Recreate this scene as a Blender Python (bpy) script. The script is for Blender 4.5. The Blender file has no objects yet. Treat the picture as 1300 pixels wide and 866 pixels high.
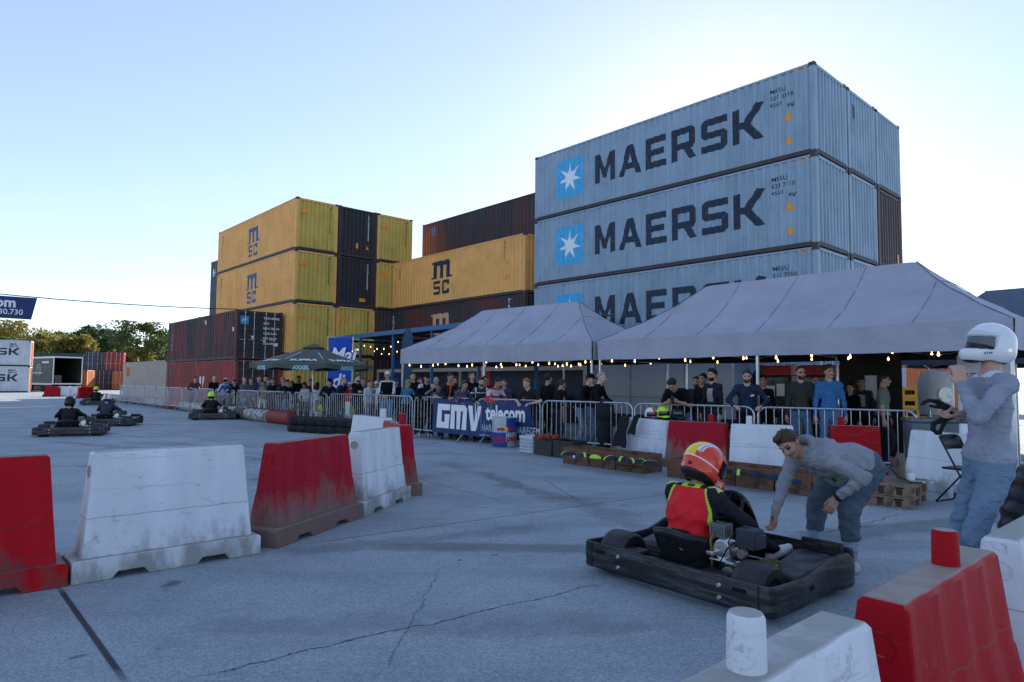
import bpy, bmesh, math, random
import numpy as np
from mathutils import Vector, Matrix, Euler
R = math.radians
scene = bpy.context.scene
COL = scene.collection
random.seed(7); rng = np.random.default_rng(7)

# ---------------------------------------------------------------- camera, world, sun, exposure
EYE = 1.52
FPX, PITCH, ROLL = 837.836, 0.0627, 0.0095
def cam_axes():
    f = np.array([0, math.cos(PITCH), math.sin(PITCH)]); r = np.array([1., 0, 0]); u = np.cross(r, f)
    c, s = math.cos(ROLL), math.sin(ROLL)
    return c*r+s*u, -s*r+c*u, f
CR, CU, CF = cam_axes()
cd = bpy.data.cameras.new('camera'); cam = bpy.data.objects.new('camera', cd); COL.objects.link(cam)
cd.sensor_width = 36; cd.lens = FPX/1300*36; cd.clip_start = .05; cd.clip_end = 3000
M = Matrix.Identity(4)
for i in range(3):
    M[i][0], M[i][1], M[i][2] = CR[i], CU[i], -CF[i]
M.translation = (0, 0, EYE); cam.matrix_world = M
scene.camera = cam

SKYG = .66                           # softens the contrast between the sky round the sun and the rest
SUN_AZ, SUN_EL = 18.0, 18.0          # degrees to the right of +Y, and above the horizon
world = bpy.data.worlds.new('World'); scene.world = world; world.use_nodes = True
wn = world.node_tree; wn.nodes.clear()
sky = wn.nodes.new('ShaderNodeTexSky'); sky.sky_type = 'NISHITA'; sky.sun_disc = False
sky.sun_elevation = R(SUN_EL); sky.sun_rotation = R(SUN_AZ); sky.air_density = .8; sky.dust_density = .12; sky.ozone_density = 3.4
bg = wn.nodes.new('ShaderNodeBackground'); bg.inputs['Strength'].default_value = .12
wo = wn.nodes.new('ShaderNodeOutputWorld')
gm = wn.nodes.new('ShaderNodeGamma'); gm.inputs['Gamma'].default_value = SKYG
wn.links.new(sky.outputs[0], gm.inputs[0]); tn = wn.nodes.new('ShaderNodeMix'); tn.data_type = 'RGBA'; tn.blend_type = 'MULTIPLY'; tn.inputs[0].default_value = 1; tn.inputs[7].default_value = (1.06, .965, 1.0, 1)
wn.links.new(gm.outputs[0], tn.inputs[6]); wn.links.new(tn.outputs[2], bg.inputs[0]); wn.links.new(bg.outputs[0], wo.inputs[0])
sl = bpy.data.lights.new('sun', 'SUN'); sl.energy = 3.0; sl.angle = R(.5); sl.color = (1, .9, .74)
so = bpy.data.objects.new('sun', sl); COL.objects.link(so)
sd = Vector((math.sin(R(SUN_AZ))*math.cos(R(SUN_EL)), math.cos(R(SUN_AZ))*math.cos(R(SUN_EL)), math.sin(R(SUN_EL))))
so.rotation_euler = sd.to_track_quat('Z', 'Y').to_euler(); so.location = (0, 0, 60)
vs = scene.view_settings; vs.view_transform = 'Standard'; vs.look = 'None'; vs.gamma = 1; vs.use_curve_mapping = False
vs.exposure = 1.97

# ---------------------------------------------------------------- small helpers
def ray(x, y):
    return CF+(x-650)/FPX*CR-(y-433)/FPX*CU
def at(x, y, z=0.0):
    d = ray(x, y); t = (z-EYE)/d[2]; return Vector((d[0]*t, d[1]*t, z))
def pix(P):
    v = np.array([P[0], P[1], P[2]-EYE]); d = v@CF; return 650+FPX*(v@CR)/d, 433-FPX*(v@CU)/d
def dep(x, y, Y):
    d = ray(x, y); t = Y/d[1]; return Vector((d[0]*t, Y, EYE+d[2]*t))

def tag(o, label=None, cat=None, group=None, kind=None):
    if label: o['label'] = label
    if cat: o['category'] = cat
    if group: o['group'] = group
    if kind: o['kind'] = kind
    return o
def thing(name, label, cat, loc=(0, 0, 0), rz=0.0, group=None):
    o = bpy.data.objects.new(name, None); COL.objects.link(o); o.empty_display_size = .1
    o.location = loc; o.rotation_euler = (0, 0, rz)
    return tag(o, label, cat, group)
KIDS = {}
def link(name, me, parent=None):
    o = bpy.data.objects.new(name, me); COL.objects.link(o)
    if parent is not None:
        o.parent = parent; KIDS.setdefault(parent, []).append(o)
    return o
def copy_tree(o, parent=None):
    c = o.copy(); COL.objects.link(c)
    if parent is not None:
        c.parent = parent; KIDS.setdefault(parent, []).append(c)
    for ch in list(KIDS.get(o, [])): copy_tree(ch, c)
    return c
def recolour(o, m, i=0):
    o.material_slots[i].link = 'OBJECT'; o.material_slots[i].material = m

class MB:
    """collects shapes, then links them as one mesh object"""
    def __init__(s): s.v, s.f, s.m = [], [], []
    def add(s, vs_, fs, mi=0):
        b = len(s.v); s.v += [tuple(p) for p in vs_]
        for f in fs: s.f.append(tuple(b+i for i in f)); s.m.append(mi)
        return s
    def box(s, c, d, rz=0.0, mi=0, M=None):
        x, y, z = d[0]/2, d[1]/2, d[2]/2
        p = [Vector((a*x, b*y, e*z)) for e in (-1, 1) for b in (-1, 1) for a in (-1, 1)]
        if rz: 
            q = Matrix.Rotation(rz, 3, 'Z'); p = [q @ w for w in p]
        if M is not None: p = [M @ w for w in p]
        p = [w+Vector(c) for w in p]
        return s.add(p, [(0, 2, 3, 1), (4, 5, 7, 6), (0, 1, 5, 4), (2, 6, 7, 3), (0, 4, 6, 2), (1, 3, 7, 5)], mi)
    def bx(s, x0, x1, y0, y1, z0, z1, mi=0):
        return s.box(((x0+x1)/2, (y0+y1)/2, (z0+z1)/2), (x1-x0, y1-y0, z1-z0), mi=mi)
    def cyl(s, a, b, r, r2=None, n=12, mi=0, caps=True):
        return s.tube([a, b], [r, r if r2 is None else r2], n, mi, caps)
    def tube(s, path, r, n=8, mi=0, caps=True, closed=False):
        P = [Vector(p) for p in path]; k = len(P)
        rr = r if isinstance(r, (list, tuple)) else [r]*k
        vs_, fs = [], []
        t0 = (P[1]-P[0]).normalized()
        up = Vector((0, 0, 1)) if abs(t0.z) < .9 else Vector((1, 0, 0))
        nrm = (up-t0*up.dot(t0)).normalized()
        for i, p in enumerate(P):
            if closed: t = (P[(i+1) % k]-P[i-1]).normalized()
            elif i == 0: t = t0
            elif i == k-1: t = (P[i]-P[i-1]).normalized()
            else: t = ((P[i+1]-P[i]).normalized()+(P[i]-P[i-1]).normalized()).normalized()
            nrm = (nrm-t*nrm.dot(t)).normalized(); bi = t.cross(nrm)
            for j in range(n):
                a = 2*math.pi*j/n; vs_.append(p+(nrm*math.cos(a)+bi*math.sin(a))*rr[i])
        for i in range(k if closed else k-1):
            for j in range(n):
                a, b = i*n+j, i*n+(j+1) % n; c = ((i+1) % k)*n
                fs.append((a, b, c+(j+1) % n, c+j))
        if caps and not closed:
            fs.append(tuple(range(n-1, -1, -1))); fs.append(tuple((k-1)*n+j for j in range(n)))
        return s.add(vs_, fs, mi)
    def lathe(s, prof, c=(0, 0, 0), n=24, mi=0, axis='Z', M=None):
        vs_, fs = [], []
        for (r, z) in prof:
            for j in range(n):
                a = 2*math.pi*j/n; p = Vector((r*math.cos(a), r*math.sin(a), z))
                if axis == 'Y': p = Vector((p.x, p.z, -p.y))
                if axis == 'X': p = Vector((p.z, p.x, p.y))
                if M is not None: p = M @ p
                vs_.append(p+Vector(c))
        for i in range(len(prof)-1):
            for j in range(n):
                fs.append((i*n+j, i*n+(j+1) % n, (i+1)*n+(j+1) % n, (i+1)*n+j))
        if prof[0][0] > 1e-5: fs.append(tuple(range(n-1, -1, -1)))
        if prof[-1][0] > 1e-5: fs.append(tuple((len(prof)-1)*n+j for j in range(n)))
        return s.add(vs_, fs, mi)
    def prism(s, poly, fn, t0, t1, mi=0):
        """poly: list of 2D points; fn(u, v, t) -> 3D"""
        k = len(poly)
        vs_ = [fn(u, v, t0) for u, v in poly]+[fn(u, v, t1) for u, v in poly]
        return s.add(vs_, [tuple(range(k-1, -1, -1)), tuple(range(k, 2*k))]+[(i, (i+1) % k, k+(i+1) % k, k+i) for i in range(k)], mi)
    def build(s, name, mats, parent=None, loc=None, smooth=35, bevel=0.0, seg=2, recalc=True):
        me = bpy.data.meshes.new(name); me.from_pydata(s.v, [], s.f)
        mats = mats if isinstance(mats, (list, tuple)) else [mats]
        for m in mats: me.materials.append(m)
        me.polygons.foreach_set('material_index', s.m)
        if recalc:
            bm = bmesh.new(); bm.from_mesh(me); bmesh.ops.recalc_face_normals(bm, faces=bm.faces); bm.to_mesh(me); bm.free()
        if smooth:
            me.shade_smooth(); me.set_sharp_from_angle(angle=R(smooth))
        me.update()
        o = link(name, me, parent)
        if loc is not None: o.location = loc
        if bevel:
            b = o.modifiers.new('bevel', 'BEVEL'); b.width = bevel; b.segments = seg; b.limit_method = 'ANGLE'; b.angle_limit = R(40); b.harden_normals = False
        return o

# ---------------------------------------------------------------- materials
def nd(t, typ, **kw):
    n = t.nodes.new(typ)
    for k, v in kw.items():
        if k in n.inputs: n.inputs[k].default_value = v
        else: setattr(n, k, v)
    return n
def noise(t, co, scale, detail=4, rough=.55, stretch=None):
    if stretch is not None:
        mp = nd(t, 'ShaderNodeMapping'); mp.inputs['Scale'].default_value = stretch; t.links.new(co, mp.inputs[0]); co = mp.outputs[0]
    n = nd(t, 'ShaderNodeTexNoise', Scale=scale, Detail=detail, Roughness=rough); t.links.new(co, n.inputs['Vector']); return n.outputs[0]
def ramp(t, fac, a, b, ca=0.0, cb=1.0):
    n = nd(t, 'ShaderNodeMapRange'); n.inputs[1].default_value = a; n.inputs[2].default_value = b; n.inputs[3].default_value = ca; n.inputs[4].default_value = cb
    t.links.new(fac, n.inputs[0]); return n.outputs[0]
def mixc(t, fac, a, b, mode='MIX'):
    n = t.nodes.new('ShaderNodeMix'); n.data_type = 'RGBA'; n.blend_type = mode
    for i, v in ((0, fac), (6, a), (7, b)):
        if isinstance(v, bpy.types.NodeSocket): t.links.new(v, n.inputs[i])
        elif i == 0: n.inputs[0].default_value = v
        else: n.inputs[i].default_value = (*v[:3], 1)
    return n.outputs[2]
def math_(t, op, a, b=None, c=None):
    n = t.nodes.new('ShaderNodeMath'); n.operation = op
    for i, v in enumerate((a, b, c)):
        if v is None: continue
        if isinstance(v, bpy.types.NodeSocket): t.links.new(v, n.inputs[i])
        else: n.inputs[i].default_value = v
    return n.outputs[0]
MATS = {}
def mat(name, col, rough=.6, metal=0.0, var=.12, scale=6.0, bump=0.0, bscale=60.0, dirt=None, dirt_amt=.5, dscale=3.0, stretch=None, spec=.3, emit=None, coat=0.0, wrinkle=None):
    if name in MATS: return MATS[name]
    m = bpy.data.materials.new(name); m.use_nodes = True; t = m.node_tree; b = t.nodes['Principled BSDF']
    tc = nd(t, 'ShaderNodeTexCoord'); co = tc.outputs['Object']
    c = tuple(col)
    f = noise(t, co, scale, 5, .6)
    lo = tuple(x*(1-var) for x in c); hi = tuple(min(1, x*(1+var)) for x in c)
    out = mixc(t, ramp(t, f, .3, .7), lo, hi)
    if dirt is not None:
        d = noise(t, co, dscale, 7, .68, stretch)
        out = mixc(t, ramp(t, d, .62-dirt_amt*.28, .66-dirt_amt*.08), out, dirt)
    t.links.new(out, b.inputs['Base Color'])
    b.inputs['Metallic'].default_value = metal; b.inputs['Specular IOR Level'].default_value = spec
    r = ramp(t, noise(t, co, scale*2.3, 4), .3, .7, max(.02, rough-.1), min(1, rough+.1)); t.links.new(r, b.inputs['Roughness'])
    if coat: b.inputs['Coat Weight'].default_value = coat; b.inputs['Coat Roughness'].default_value = .08
    if bump:
        bn = nd(t, 'ShaderNodeBump', Strength=bump, Distance=.02); t.links.new(noise(t, co, bscale, 5, .6), bn.inputs['Height']); t.links.new(bn.outputs[0], b.inputs['Normal'])
    if wrinkle:
        wst, wsc, wstr = wrinkle; bw = nd(t, 'ShaderNodeBump', Strength=wst, Distance=.05)
        wf = math_(t, 'ABSOLUTE', math_(t, 'SUBTRACT', noise(t, co, wsc, 3, .5, wstr), .5)); t.links.new(wf, bw.inputs['Height'])
        if bump: t.links.new(bn.outputs[0], bw.inputs['Normal'])
        t.links.new(bw.outputs[0], b.inputs['Normal'])
    if emit: b.inputs['Emission Color'].default_value = (*emit[:3], 1); b.inputs['Emission Strength'].default_value = emit[3]
    MATS[name] = m; return m

def container_paint(name, col, second=None, mix_amt=0.0, rust=.25, streak=.25, faded=0.0):
    """painted corrugated steel: vertical streaks, rust spots, optional worn patches of a second colour"""
    if name in MATS: return MATS[name]
    m = bpy.data.materials.new(name); m.use_nodes = True; t = m.node_tree; b = t.nodes['Principled BSDF']
    tc = nd(t, 'ShaderNodeTexCoord'); co = tc.outputs['Object']
    oi = nd(t, 'ShaderNodeObjectInfo')
    off = nd(t, 'ShaderNodeVectorMath', operation='ADD'); t.links.new(co, off.inputs[0])
    sc = nd(t, 'ShaderNodeVectorMath', operation='SCALE'); sc.inputs[0].default_value = (37, 19, 53); t.links.new(oi.outputs['Random'], sc.inputs['Scale']); t.links.new(sc.outputs[0], off.inputs[1])
    co = off.outputs[0]
    out = mixc(t, ramp(t, noise(t, co, 1.1, 4), .3, .7), tuple(x*.88 for x in col), tuple(min(1, x*1.1) for x in col))
    if second is not None:
        out = mixc(t, ramp(t, noise(t, co, .8, 6, .65, (1, 1, .35)), .56-.3*mix_amt, .64-.12*mix_amt), out, second)
    st = noise(t, co, 5.0, 5, .6, (1.6, 1.6, .12))
    out = mixc(t, ramp(t, st, .45, .8, 0, streak), out, tuple(x*.45+.02 for x in col))
    out = mixc(t, ramp(t, noise(t, co, 9, 6, .7, (1, 1, .5)), .5, .85, 0, .35), out, tuple(min(1, x*1.25+.03) for x in col))
    rm = ramp(t, noise(t, co, 3.2, 8, .75, (1, 1, .55)), .69-.06*rust, .74-.06*rust)
    out = mixc(t, math_(t, 'MULTIPLY', rm, min(1, rust*2.2)), out, (.10, .045, .025))
    t.links.new(out, b.inputs['Base Color'])
    t.links.new(ramp(t, st, .3, .7, .5, .72), b.inputs['Roughness'])
    b.inputs['Specular IOR Level'].default_value = .35
    bn = nd(t, 'ShaderNodeBump', Strength=.12, Distance=.02); t.links.new(noise(t, co, 2.4, 3), bn.inputs['Height']); t.links.new(bn.outputs[0], b.inputs['Normal'])
    MATS[name] = m; return m

DARK = mat('dark_steel', (.02, .022, .025), .6, .2)
GALV = mat('galvanised_steel', (.50, .53, .56), .38, .85, .15, 14, dirt=(.22, .21, .2), dirt_amt=.3, dscale=9)
CHROME = mat('bright_metal', (.7, .7, .7), .2, 1.0)
STEEL = mat('brushed_steel', (.30, .33, .36), .42, .75, .04, .8)
BLACKP = mat('black_plastic', (.011, .0115, .013), .38, 0, .35, 9, .15, 50, spec=.55, dirt=(.032, .032, .032), dirt_amt=.25, dscale=7)
RUBBER = mat('rubber', (.009, .009, .0095), .7, 0, .3, 12, .1, 70, dirt=(.03, .029, .027), dirt_amt=.35, dscale=6)
WHITEPAINT = mat('white_lettering', (.8, .8, .8), .5, var=.04)
# ---------------------------------------------------------------- ground
def ground_material():
    m = bpy.data.materials.new('worn_concrete'); m.use_nodes = True; t = m.node_tree; b = t.nodes['Principled BSDF']
    g = nd(t, 'ShaderNodeNewGeometry'); co = g.outputs['Position']
    big = noise(t, co, .16, 5, .6); mid = noise(t, co, 1.1, 6, .65); fine = noise(t, co, 34, 5, .75); grain = noise(t, co, 120, 3, .7)
    col = mixc(t, ramp(t, big, .3, .7), (.315, .385, .425), (.47, .545, .59))
    col = mixc(t, ramp(t, mid, .38, .66, 0, .6), col, (.20, .25, .28))
    fine2 = noise(t, co, 16, 6, .8); fleck = noise(t, co, 75, 2, .6)
    col = mixc(t, ramp(t, fine2, .47, .62, 0, .5), col, (.58, .58, .57))
    col = mixc(t, ramp(t, fine, .44, .60, 0, .42), col, (.14, .155, .165))
    col = mixc(t, ramp(t, fleck, .53, .63, 0, .6), col, (.07, .075, .08))
    col = mixc(t, ramp(t, grain, .56, .70, 0, .45), col, (.68, .68, .67))
    def slab(vec, off):
        q = nd(t, 'ShaderNodeVectorMath', operation='DOT_PRODUCT'); t.links.new(co, q.inputs[0]); q.inputs[1].default_value = vec
        return math_(t, 'FLOOR', math_(t, 'DIVIDE', math_(t, 'SUBTRACT', q.outputs['Value'], off), 5.0))
    cb = nd(t, 'ShaderNodeCombineXYZ'); t.links.new(slab((.8, .6, 0), .32), cb.inputs[0]); t.links.new(slab((-.6, .8, 0), 6.16), cb.inputs[1])
    wnz = nd(t, 'ShaderNodeTexWhiteNoise'); wnz.noise_dimensions = '2D'; t.links.new(cb.outputs[0], wnz.inputs['Vector'])
    col = mixc(t, ramp(t, wnz.outputs['Value'], 0, 1, 0, .30), col, (.20, .235, .255))
    # oil spots and tyre smears
    sp = noise(t, co, 1.7, 3, .4); col = mixc(t, ramp(t, sp, .70, .76, 0, .75), col, (.075, .078, .08))
    sp2 = noise(t, co, 5.3, 2, .4); col = mixc(t, ramp(t, sp2, .735, .77, 0, .7), col, (.07, .07, .07))
    sm = noise(t, co, .55, 5, .6, (.35, 1.6, 1)); col = mixc(t, ramp(t, sm, .52, .70, 0, .6), col, (.15, .165, .18))
    pt = noise(t, co, .33, 8, .75); col = mixc(t, ramp(t, pt, .55, .60, 0, .35), col, (.20, .22, .235))
    wob = noise(t, co, 1.6, 6, .7); wob2 = noise(t, co, 11, 3, .6)
    # joints, cracks and rubber marks: (a, b, half width, wobble, darkness, colour)
    def line(col, a, b_, w, wob_amt, soft, amt, c):
        a = Vector((a[0], a[1], 0)); b_ = Vector((b_[0], b_[1], 0)); d = b_-a; L = d.length; d /= L; n = Vector((-d.y, d.x, 0))
        sub = nd(t, 'ShaderNodeVectorMath', operation='SUBTRACT'); t.links.new(co, sub.inputs[0]); sub.inputs[1].default_value = a
        def dot(v):
            q = nd(t, 'ShaderNodeVectorMath', operation='DOT_PRODUCT'); t.links.new(sub.outputs[0], q.inputs[0]); q.inputs[1].default_value = v; return q.outputs['Value']
        across = dot(n)
        if wob_amt:
            across = math_(t, 'ADD', across, math_(t, 'MULTIPLY', math_(t, 'SUBTRACT', wob, .5), wob_amt))
            across = math_(t, 'ADD', across, math_(t, 'MULTIPLY', math_(t, 'SUBTRACT', wob2, .5), wob_amt*.12))
        m1 = ramp(t, math_(t, 'ABSOLUTE', across), w, w+soft, 1, 0)
        al = dot(d)
        m2 = math_(t, 'MULTIPLY', ramp(t, al, -.02, .3, 0, 1), ramp(t, al, L-.3, L+.02, 1, 0))
        return mixc(t, math_(t, 'MULTIPLY', math_(t, 'MULTIPLY', m1, m2), amt), col, c)
    K = (.018, .019, .021)
    def P(x, y): return at(x, y)
    col = line(col, P(470, 693), P(775, 697), .10, .25, .1, .6, (.10, .105, .11))
    col = line(col, P(1010, 684), P(1290, 655), .16, .3, .12, .55, (.10, .105, .11))
    col = line(col, P(300, 612), P(560, 605), .22, .5, .25, .4, (.12, .125, .13))
    for a, b_, w, amt in (((560, 585), (1010, 735), .10, .35), ((330, 705), (700, 668), .09, .4), ((60, 560), (520, 598), .12, .45), ((150, 600), (560, 562), .12, .4), ((600, 600), (820, 660), .08, .4), ((240, 790), (900, 800), .07, .28)):
        col = line(col, P(*a), P(*b_), w, .9, .10, amt, (.10, .11, .12))
    for a, b_, w, wb, amt in (((72, 742), (164, 872), .013, .0, .95), ((215, 867), (770, 739), .005, .26, .9), ((385, 691), (862, 625), .008, .05, .85),
                         ((0, 530), (420, 590), .012, .1, .7), ((0, 572), (300, 556), .012, .06, .6), ((560, 640), (1300, 700), .005, .3, .6), ((1010, 688), (1140, 652), .006, .35, .9),
                         ((690, 608), (740, 640), .006, .2, .7), ((420, 578), (650, 640), .008, .1, .6), ((100, 528), (330, 570), .012, .1, .6), ((560, 720), (480, 866), .0035, .22, .5)):
        col = line(col, P(*a), P(*b_), w, wb, .006 if w < .01 else .01, amt, K)
    t.links.new(col, b.inputs['Base Color'])
    t.links.new(ramp(t, mid, .3, .7, .62, .85), b.inputs['Roughness']); b.inputs['Specular IOR Level'].default_value = .4
    bn = nd(t, 'ShaderNodeBump', Strength=.35, Distance=.012); t.links.new(math_(t, 'ADD', fine, math_(t, 'MULTIPLY', grain, .6)), bn.inputs['Height']); t.links.new(bn.outputs[0], b.inputs['Normal'])
    return m
mb = MB(); mb.add([(-900, -300, 0), (900, -300, 0), (900, 1500, 0), (-900, 1500, 0)], [(0, 1, 2, 3)])
tag(mb.build('ground', ground_material(), smooth=0), kind='structure')

# ---------------------------------------------------------------- shipping containers
TH = .8313
E_ = Vector((-math.cos(TH), math.sin(TH), 0)); N_ = Vector((math.sin(TH), math.cos(TH), 0))
H40, H20, WID, L40, L20 = 2.8625, 2.591, 2.438, 12.192, 6.058
PIT, CD = .2785, .036
def corr_side(x):                    # depth of the side corrugation at x (0 = outermost)
    u = (x-.16) % PIT
    a = .104; s = .035
    if u < a: return 0.0
    if u < a+s: return CD*(u-a)/s
    if u < 2*a+s: return CD
    return CD*(1-(u-2*a-s)/s)
def corr_breaks(L):
    xs = []; x = .16
    while x < L-.16:
        for q in (0, .104, .139, .243):
            if x+q < L-.16: xs.append(x+q)
        x += PIT
    return xs
def side_mesh(L, H, depth0=.012):
    xs = [.14]+corr_breaks(L)+[L-.14]
    mb = MB(); z0, z1 = .15, H-.07
    vs_ = []
    for x in xs:
        y = depth0+(corr_side(x) if .16 <= x <= L-.16 else 0); vs_ += [(x, y, z0), (x, y, z1)]
    mb.add(vs_, [(2*i, 2*i+2, 2*i+3, 2*i+1) for i in range(len(xs)-1)])
    return mb
def end_mesh(H):
    mb = MB(); ys = [.13]; y = .19; 
    while y < WID-.2:
        for q, d in ((0, 0), (.085, 0), (.125, 1), (.21, 1)): ys.append((y+q, d))
        y += .25
    pts = [(.13, 0.)]+[p for p in ys[1:] if p[0] < WID-.13]+[(WID-.13, 0.)]
    vs_ = []
    for y, d in pts: vs_ += [(.014+.075*d, y, .17), (.014+.075*d, y, H-.11)]
    mb.add(vs_, [(2*i, 2*i+1, 2*i+3, 2*i+2) for i in range(len(pts)-1)])
    return mb
def frame_mesh(L, H):
    mb = MB(); W = WID
    for x in (0, L):
        sx = 1 if x == 0 else -1
        for y in (0, W):
            sy = 1 if y == 0 else -1
            a, b = sorted((x, x+sx*.15)); c, d = sorted((y, y+sy*.14))
            mb.bx(a, b, c, d, .119, H-.119)
            a, b = sorted((x-sx*.005, x+sx*.178)); c, d = sorted((y-sy*.005, y+sy*.162))
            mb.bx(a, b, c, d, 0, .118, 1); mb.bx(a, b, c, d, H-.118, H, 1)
        a, b = sorted((x+sx*.004, x+sx*.1)); mb.bx(a, b, .14, W-.14, H-.118, H-.03)
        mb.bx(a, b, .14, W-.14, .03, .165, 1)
    for y in (0, W):
        sy = 1 if y == 0 else -1
        a, b = sorted((y+sy*.004, y+sy*.07)); mb.bx(.17, L-.17, a, b, H-.085, H-.018)
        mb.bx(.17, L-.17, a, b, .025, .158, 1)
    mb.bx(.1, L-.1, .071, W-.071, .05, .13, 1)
    return mb
def roof_mesh(L, H):
    mb = MB(); mb.bx(.1, L-.1, .07, WID-.07, H-.05, H-.03); return mb
def door_mesh(H, y0, y1):
    """horizontally ribbed leaf in the end plane x = 0 (outside towards -x)"""
    mb = MB(); z = .17; top = H-.12; zs = [(z, 0)]
    n = 5; step = (top-z)/n
    for i in range(n):
        b = z+i*step
        zs += [(b+.06, 0), (b+.10, 1), (b+step-.10, 1), (b+step-.06, 0)]
    zs.append((top, 0)); vs_ = []
    for zz, d in zs: vs_ += [(.02+.035*d, y0, zz), (.02+.035*d, y1, zz)]
    mb.add(vs_, [(2*i, 2*i+1, 2*i+3, 2*i+2) for i in range(len(zs)-1)])
    return mb
def rods_mesh(H, y0, y1):
    mb = MB()
    for k in (.28, .72):
        y = y0+(y1-y0)*k
        mb.cyl((-.012, y, .06), (-.012, y, H-.04), .017, n=8)
        for z in (.12, H*.33, H*.62, H-.13): mb.box((-.004, y, z), (.03, .07, .05))
        mb.box((-.035, y+.12, H*.40), (.015, .3, .03)); mb.box((-.03, y, H*.40), (.02, .06, .06))
    return mb
_cm = {}
def cmesh(kind, L, H):
    k = (kind, L, H)
    if k not in _cm:
        o = {'side': lambda: side_mesh(L, H), 'end': lambda: end_mesh(H), 'frame': lambda: frame_mesh(L, H), 'roof': lambda: roof_mesh(L, H)}[kind]().build('tmp', [DARK]+([DARK] if kind == 'frame' else []), smooth=0, recalc=kind != 'side' and kind != 'end')
        _cm[k] = o.data; bpy.data.objects.remove(o)
    return _cm[k]
def part(name, me, parent, mats, loc=(0, 0, 0), rz=0.0):
    o = link(name, me, parent); o.location = loc; o.rotation_euler = (0, 0, rz)
    for i, m in enumerate(mats): recolour(o, m, i)
    return o
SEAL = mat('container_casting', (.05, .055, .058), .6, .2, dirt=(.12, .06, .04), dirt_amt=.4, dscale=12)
def container(label, corner, paint, L=L40, H=H40, e=E_, n=N_, tier=0, group=None, doors='', endpaint=None, z=None):
    """corner: plan position of the near right bottom corner; e runs along the length to the left, n into the depth"""
    c = Vector((corner[0], corner[1], 0))+e*L; rz = math.atan2(-e.y, -e.x)
    zz = tier*H if z is None else z
    o = thing('shipping_container', label, 'container', (c.x, c.y, zz), rz, group)
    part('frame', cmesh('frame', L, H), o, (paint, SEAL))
    part('side_panel', cmesh('side', L, H), o, (paint,))
    part('side_panel', cmesh('side', L, H), o, (paint,), (L, WID, 0), math.pi)
    part('roof', cmesh('roof', L, H), o, (paint,))
    part('end_panel', cmesh('end', L, H), o, (endpaint or paint,))
    if 'R' in doors:
        for y0, y1 in ((.13, 1.214), (1.224, WID-.13)):
            d = door_mesh(H, y0, y1).build('door', paint, o, smooth=0, recalc=False); d.location = (L, WID, 0); d.rotation_euler = (0, 0, math.pi)
            r = rods_mesh(H, y0, y1).build('lock_rod', GALV, d)
    else:
        part('end_panel', cmesh('end', L, H), o, (endpaint or paint,), (L, WID, 0), math.pi)
    o['L'] = L; o['H'] = H
    return o

# lettering: simple polygons in a (u, v) unit box, pressed onto the corrugation
GLY = {
 'M': ([[(0, 0), (0, 1), (.25, 1), (.5, .47), (.75, 1), (1, 1), (1, 0), (.76, 0), (.76, .56), (.57, .15), (.43, .15), (.24, .56), (.24, 0)]], 1.0),
 'A': ([[(0, 0), (.24, 0), (.5, .72), (.5, 1), (.37, 1)], [(1, 0), (.63, 1), (.5, 1), (.5, .72), (.76, 0)], [(.312, .2), (.688, .2), (.616, .4), (.384, .4)]], 1.0),
 'E': ([[(0, 0), (0, 1), (.86, 1), (.86, .79), (.24, .79), (.24, .6), (.78, .6), (.78, .4), (.24, .4), (.24, .21), (.88, .21), (.88, 0)]], .9),
 'R': ([[(0, 0), (0, 1), (.24, 1), (.24, 0)], [(.24, .79), (.24, 1), (.82, 1), (.96, .88), (.96, .79)], [(.72, .53), (.72, .79), (.96, .79), (.96, .53)], [(.24, .33), (.24, .53), (.96, .53), (.96, .45), (.86, .33)], [(.48, .33), (.76, .33), (1, 0), (.72, 0)]], 1.0),
 'S': ([[(0, 0), (0, .21), (.7, .21), (.7, .4), (.12, .4), (0, .5), (0, .88), (.12, 1), (.94, 1), (.94, .79), (.24, .79), (.24, .6), (.82, .6), (.94, .5), (.94, .12), (.82, 0)]], .95),
 'K': ([[(0, 0), (0, 1), (.24, 1), (.24, .6), (.36, .6), (.80, 1.06), (1.08, 1.0), (.6, .5), (1.06, 0), (.74, 0), (.36, .4), (.24, .4), (.24, 0)]], 1.05),
}
def word(text, x, z, h, wscale, gap):
    out = []
    for ch in text:
        polys, w = GLY[ch]
        for p in polys: out.append([(x+u*h*wscale, z+v*h) for u, v in p])
        x += (w*wscale+gap)*h
    return out
def font_mesh(text, size, bold=0.0, sx=1.0, shear=0.0, spacing=1.0, align='LEFT'):
    cu = bpy.data.curves.new('t', 'FONT'); cu.body = text; cu.size = size; cu.offset = bold; cu.shear = shear; cu.space_character = spacing; cu.align_x = align; cu.resolution_u = 3
    ob = bpy.data.objects.new('t', cu); COL.objects.link(ob)
    me = bpy.data.meshes.new_from_object(ob.evaluated_get(bpy.context.evaluated_depsgraph_get()))
    V = [(v.co.x*sx, v.co.y) for v in me.vertices]; Fc = [tuple(p.vertices) for p in me.polygons]
    bpy.data.objects.remove(ob); bpy.data.curves.remove(cu); bpy.data.meshes.remove(me)
    return V, Fc
def polys_to_vf(polys):
    V, Fc = [], []
    for p in polys:
        b = len(V); V += list(p); Fc.append(tuple(range(b, b+len(p))))
    return V, Fc
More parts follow.
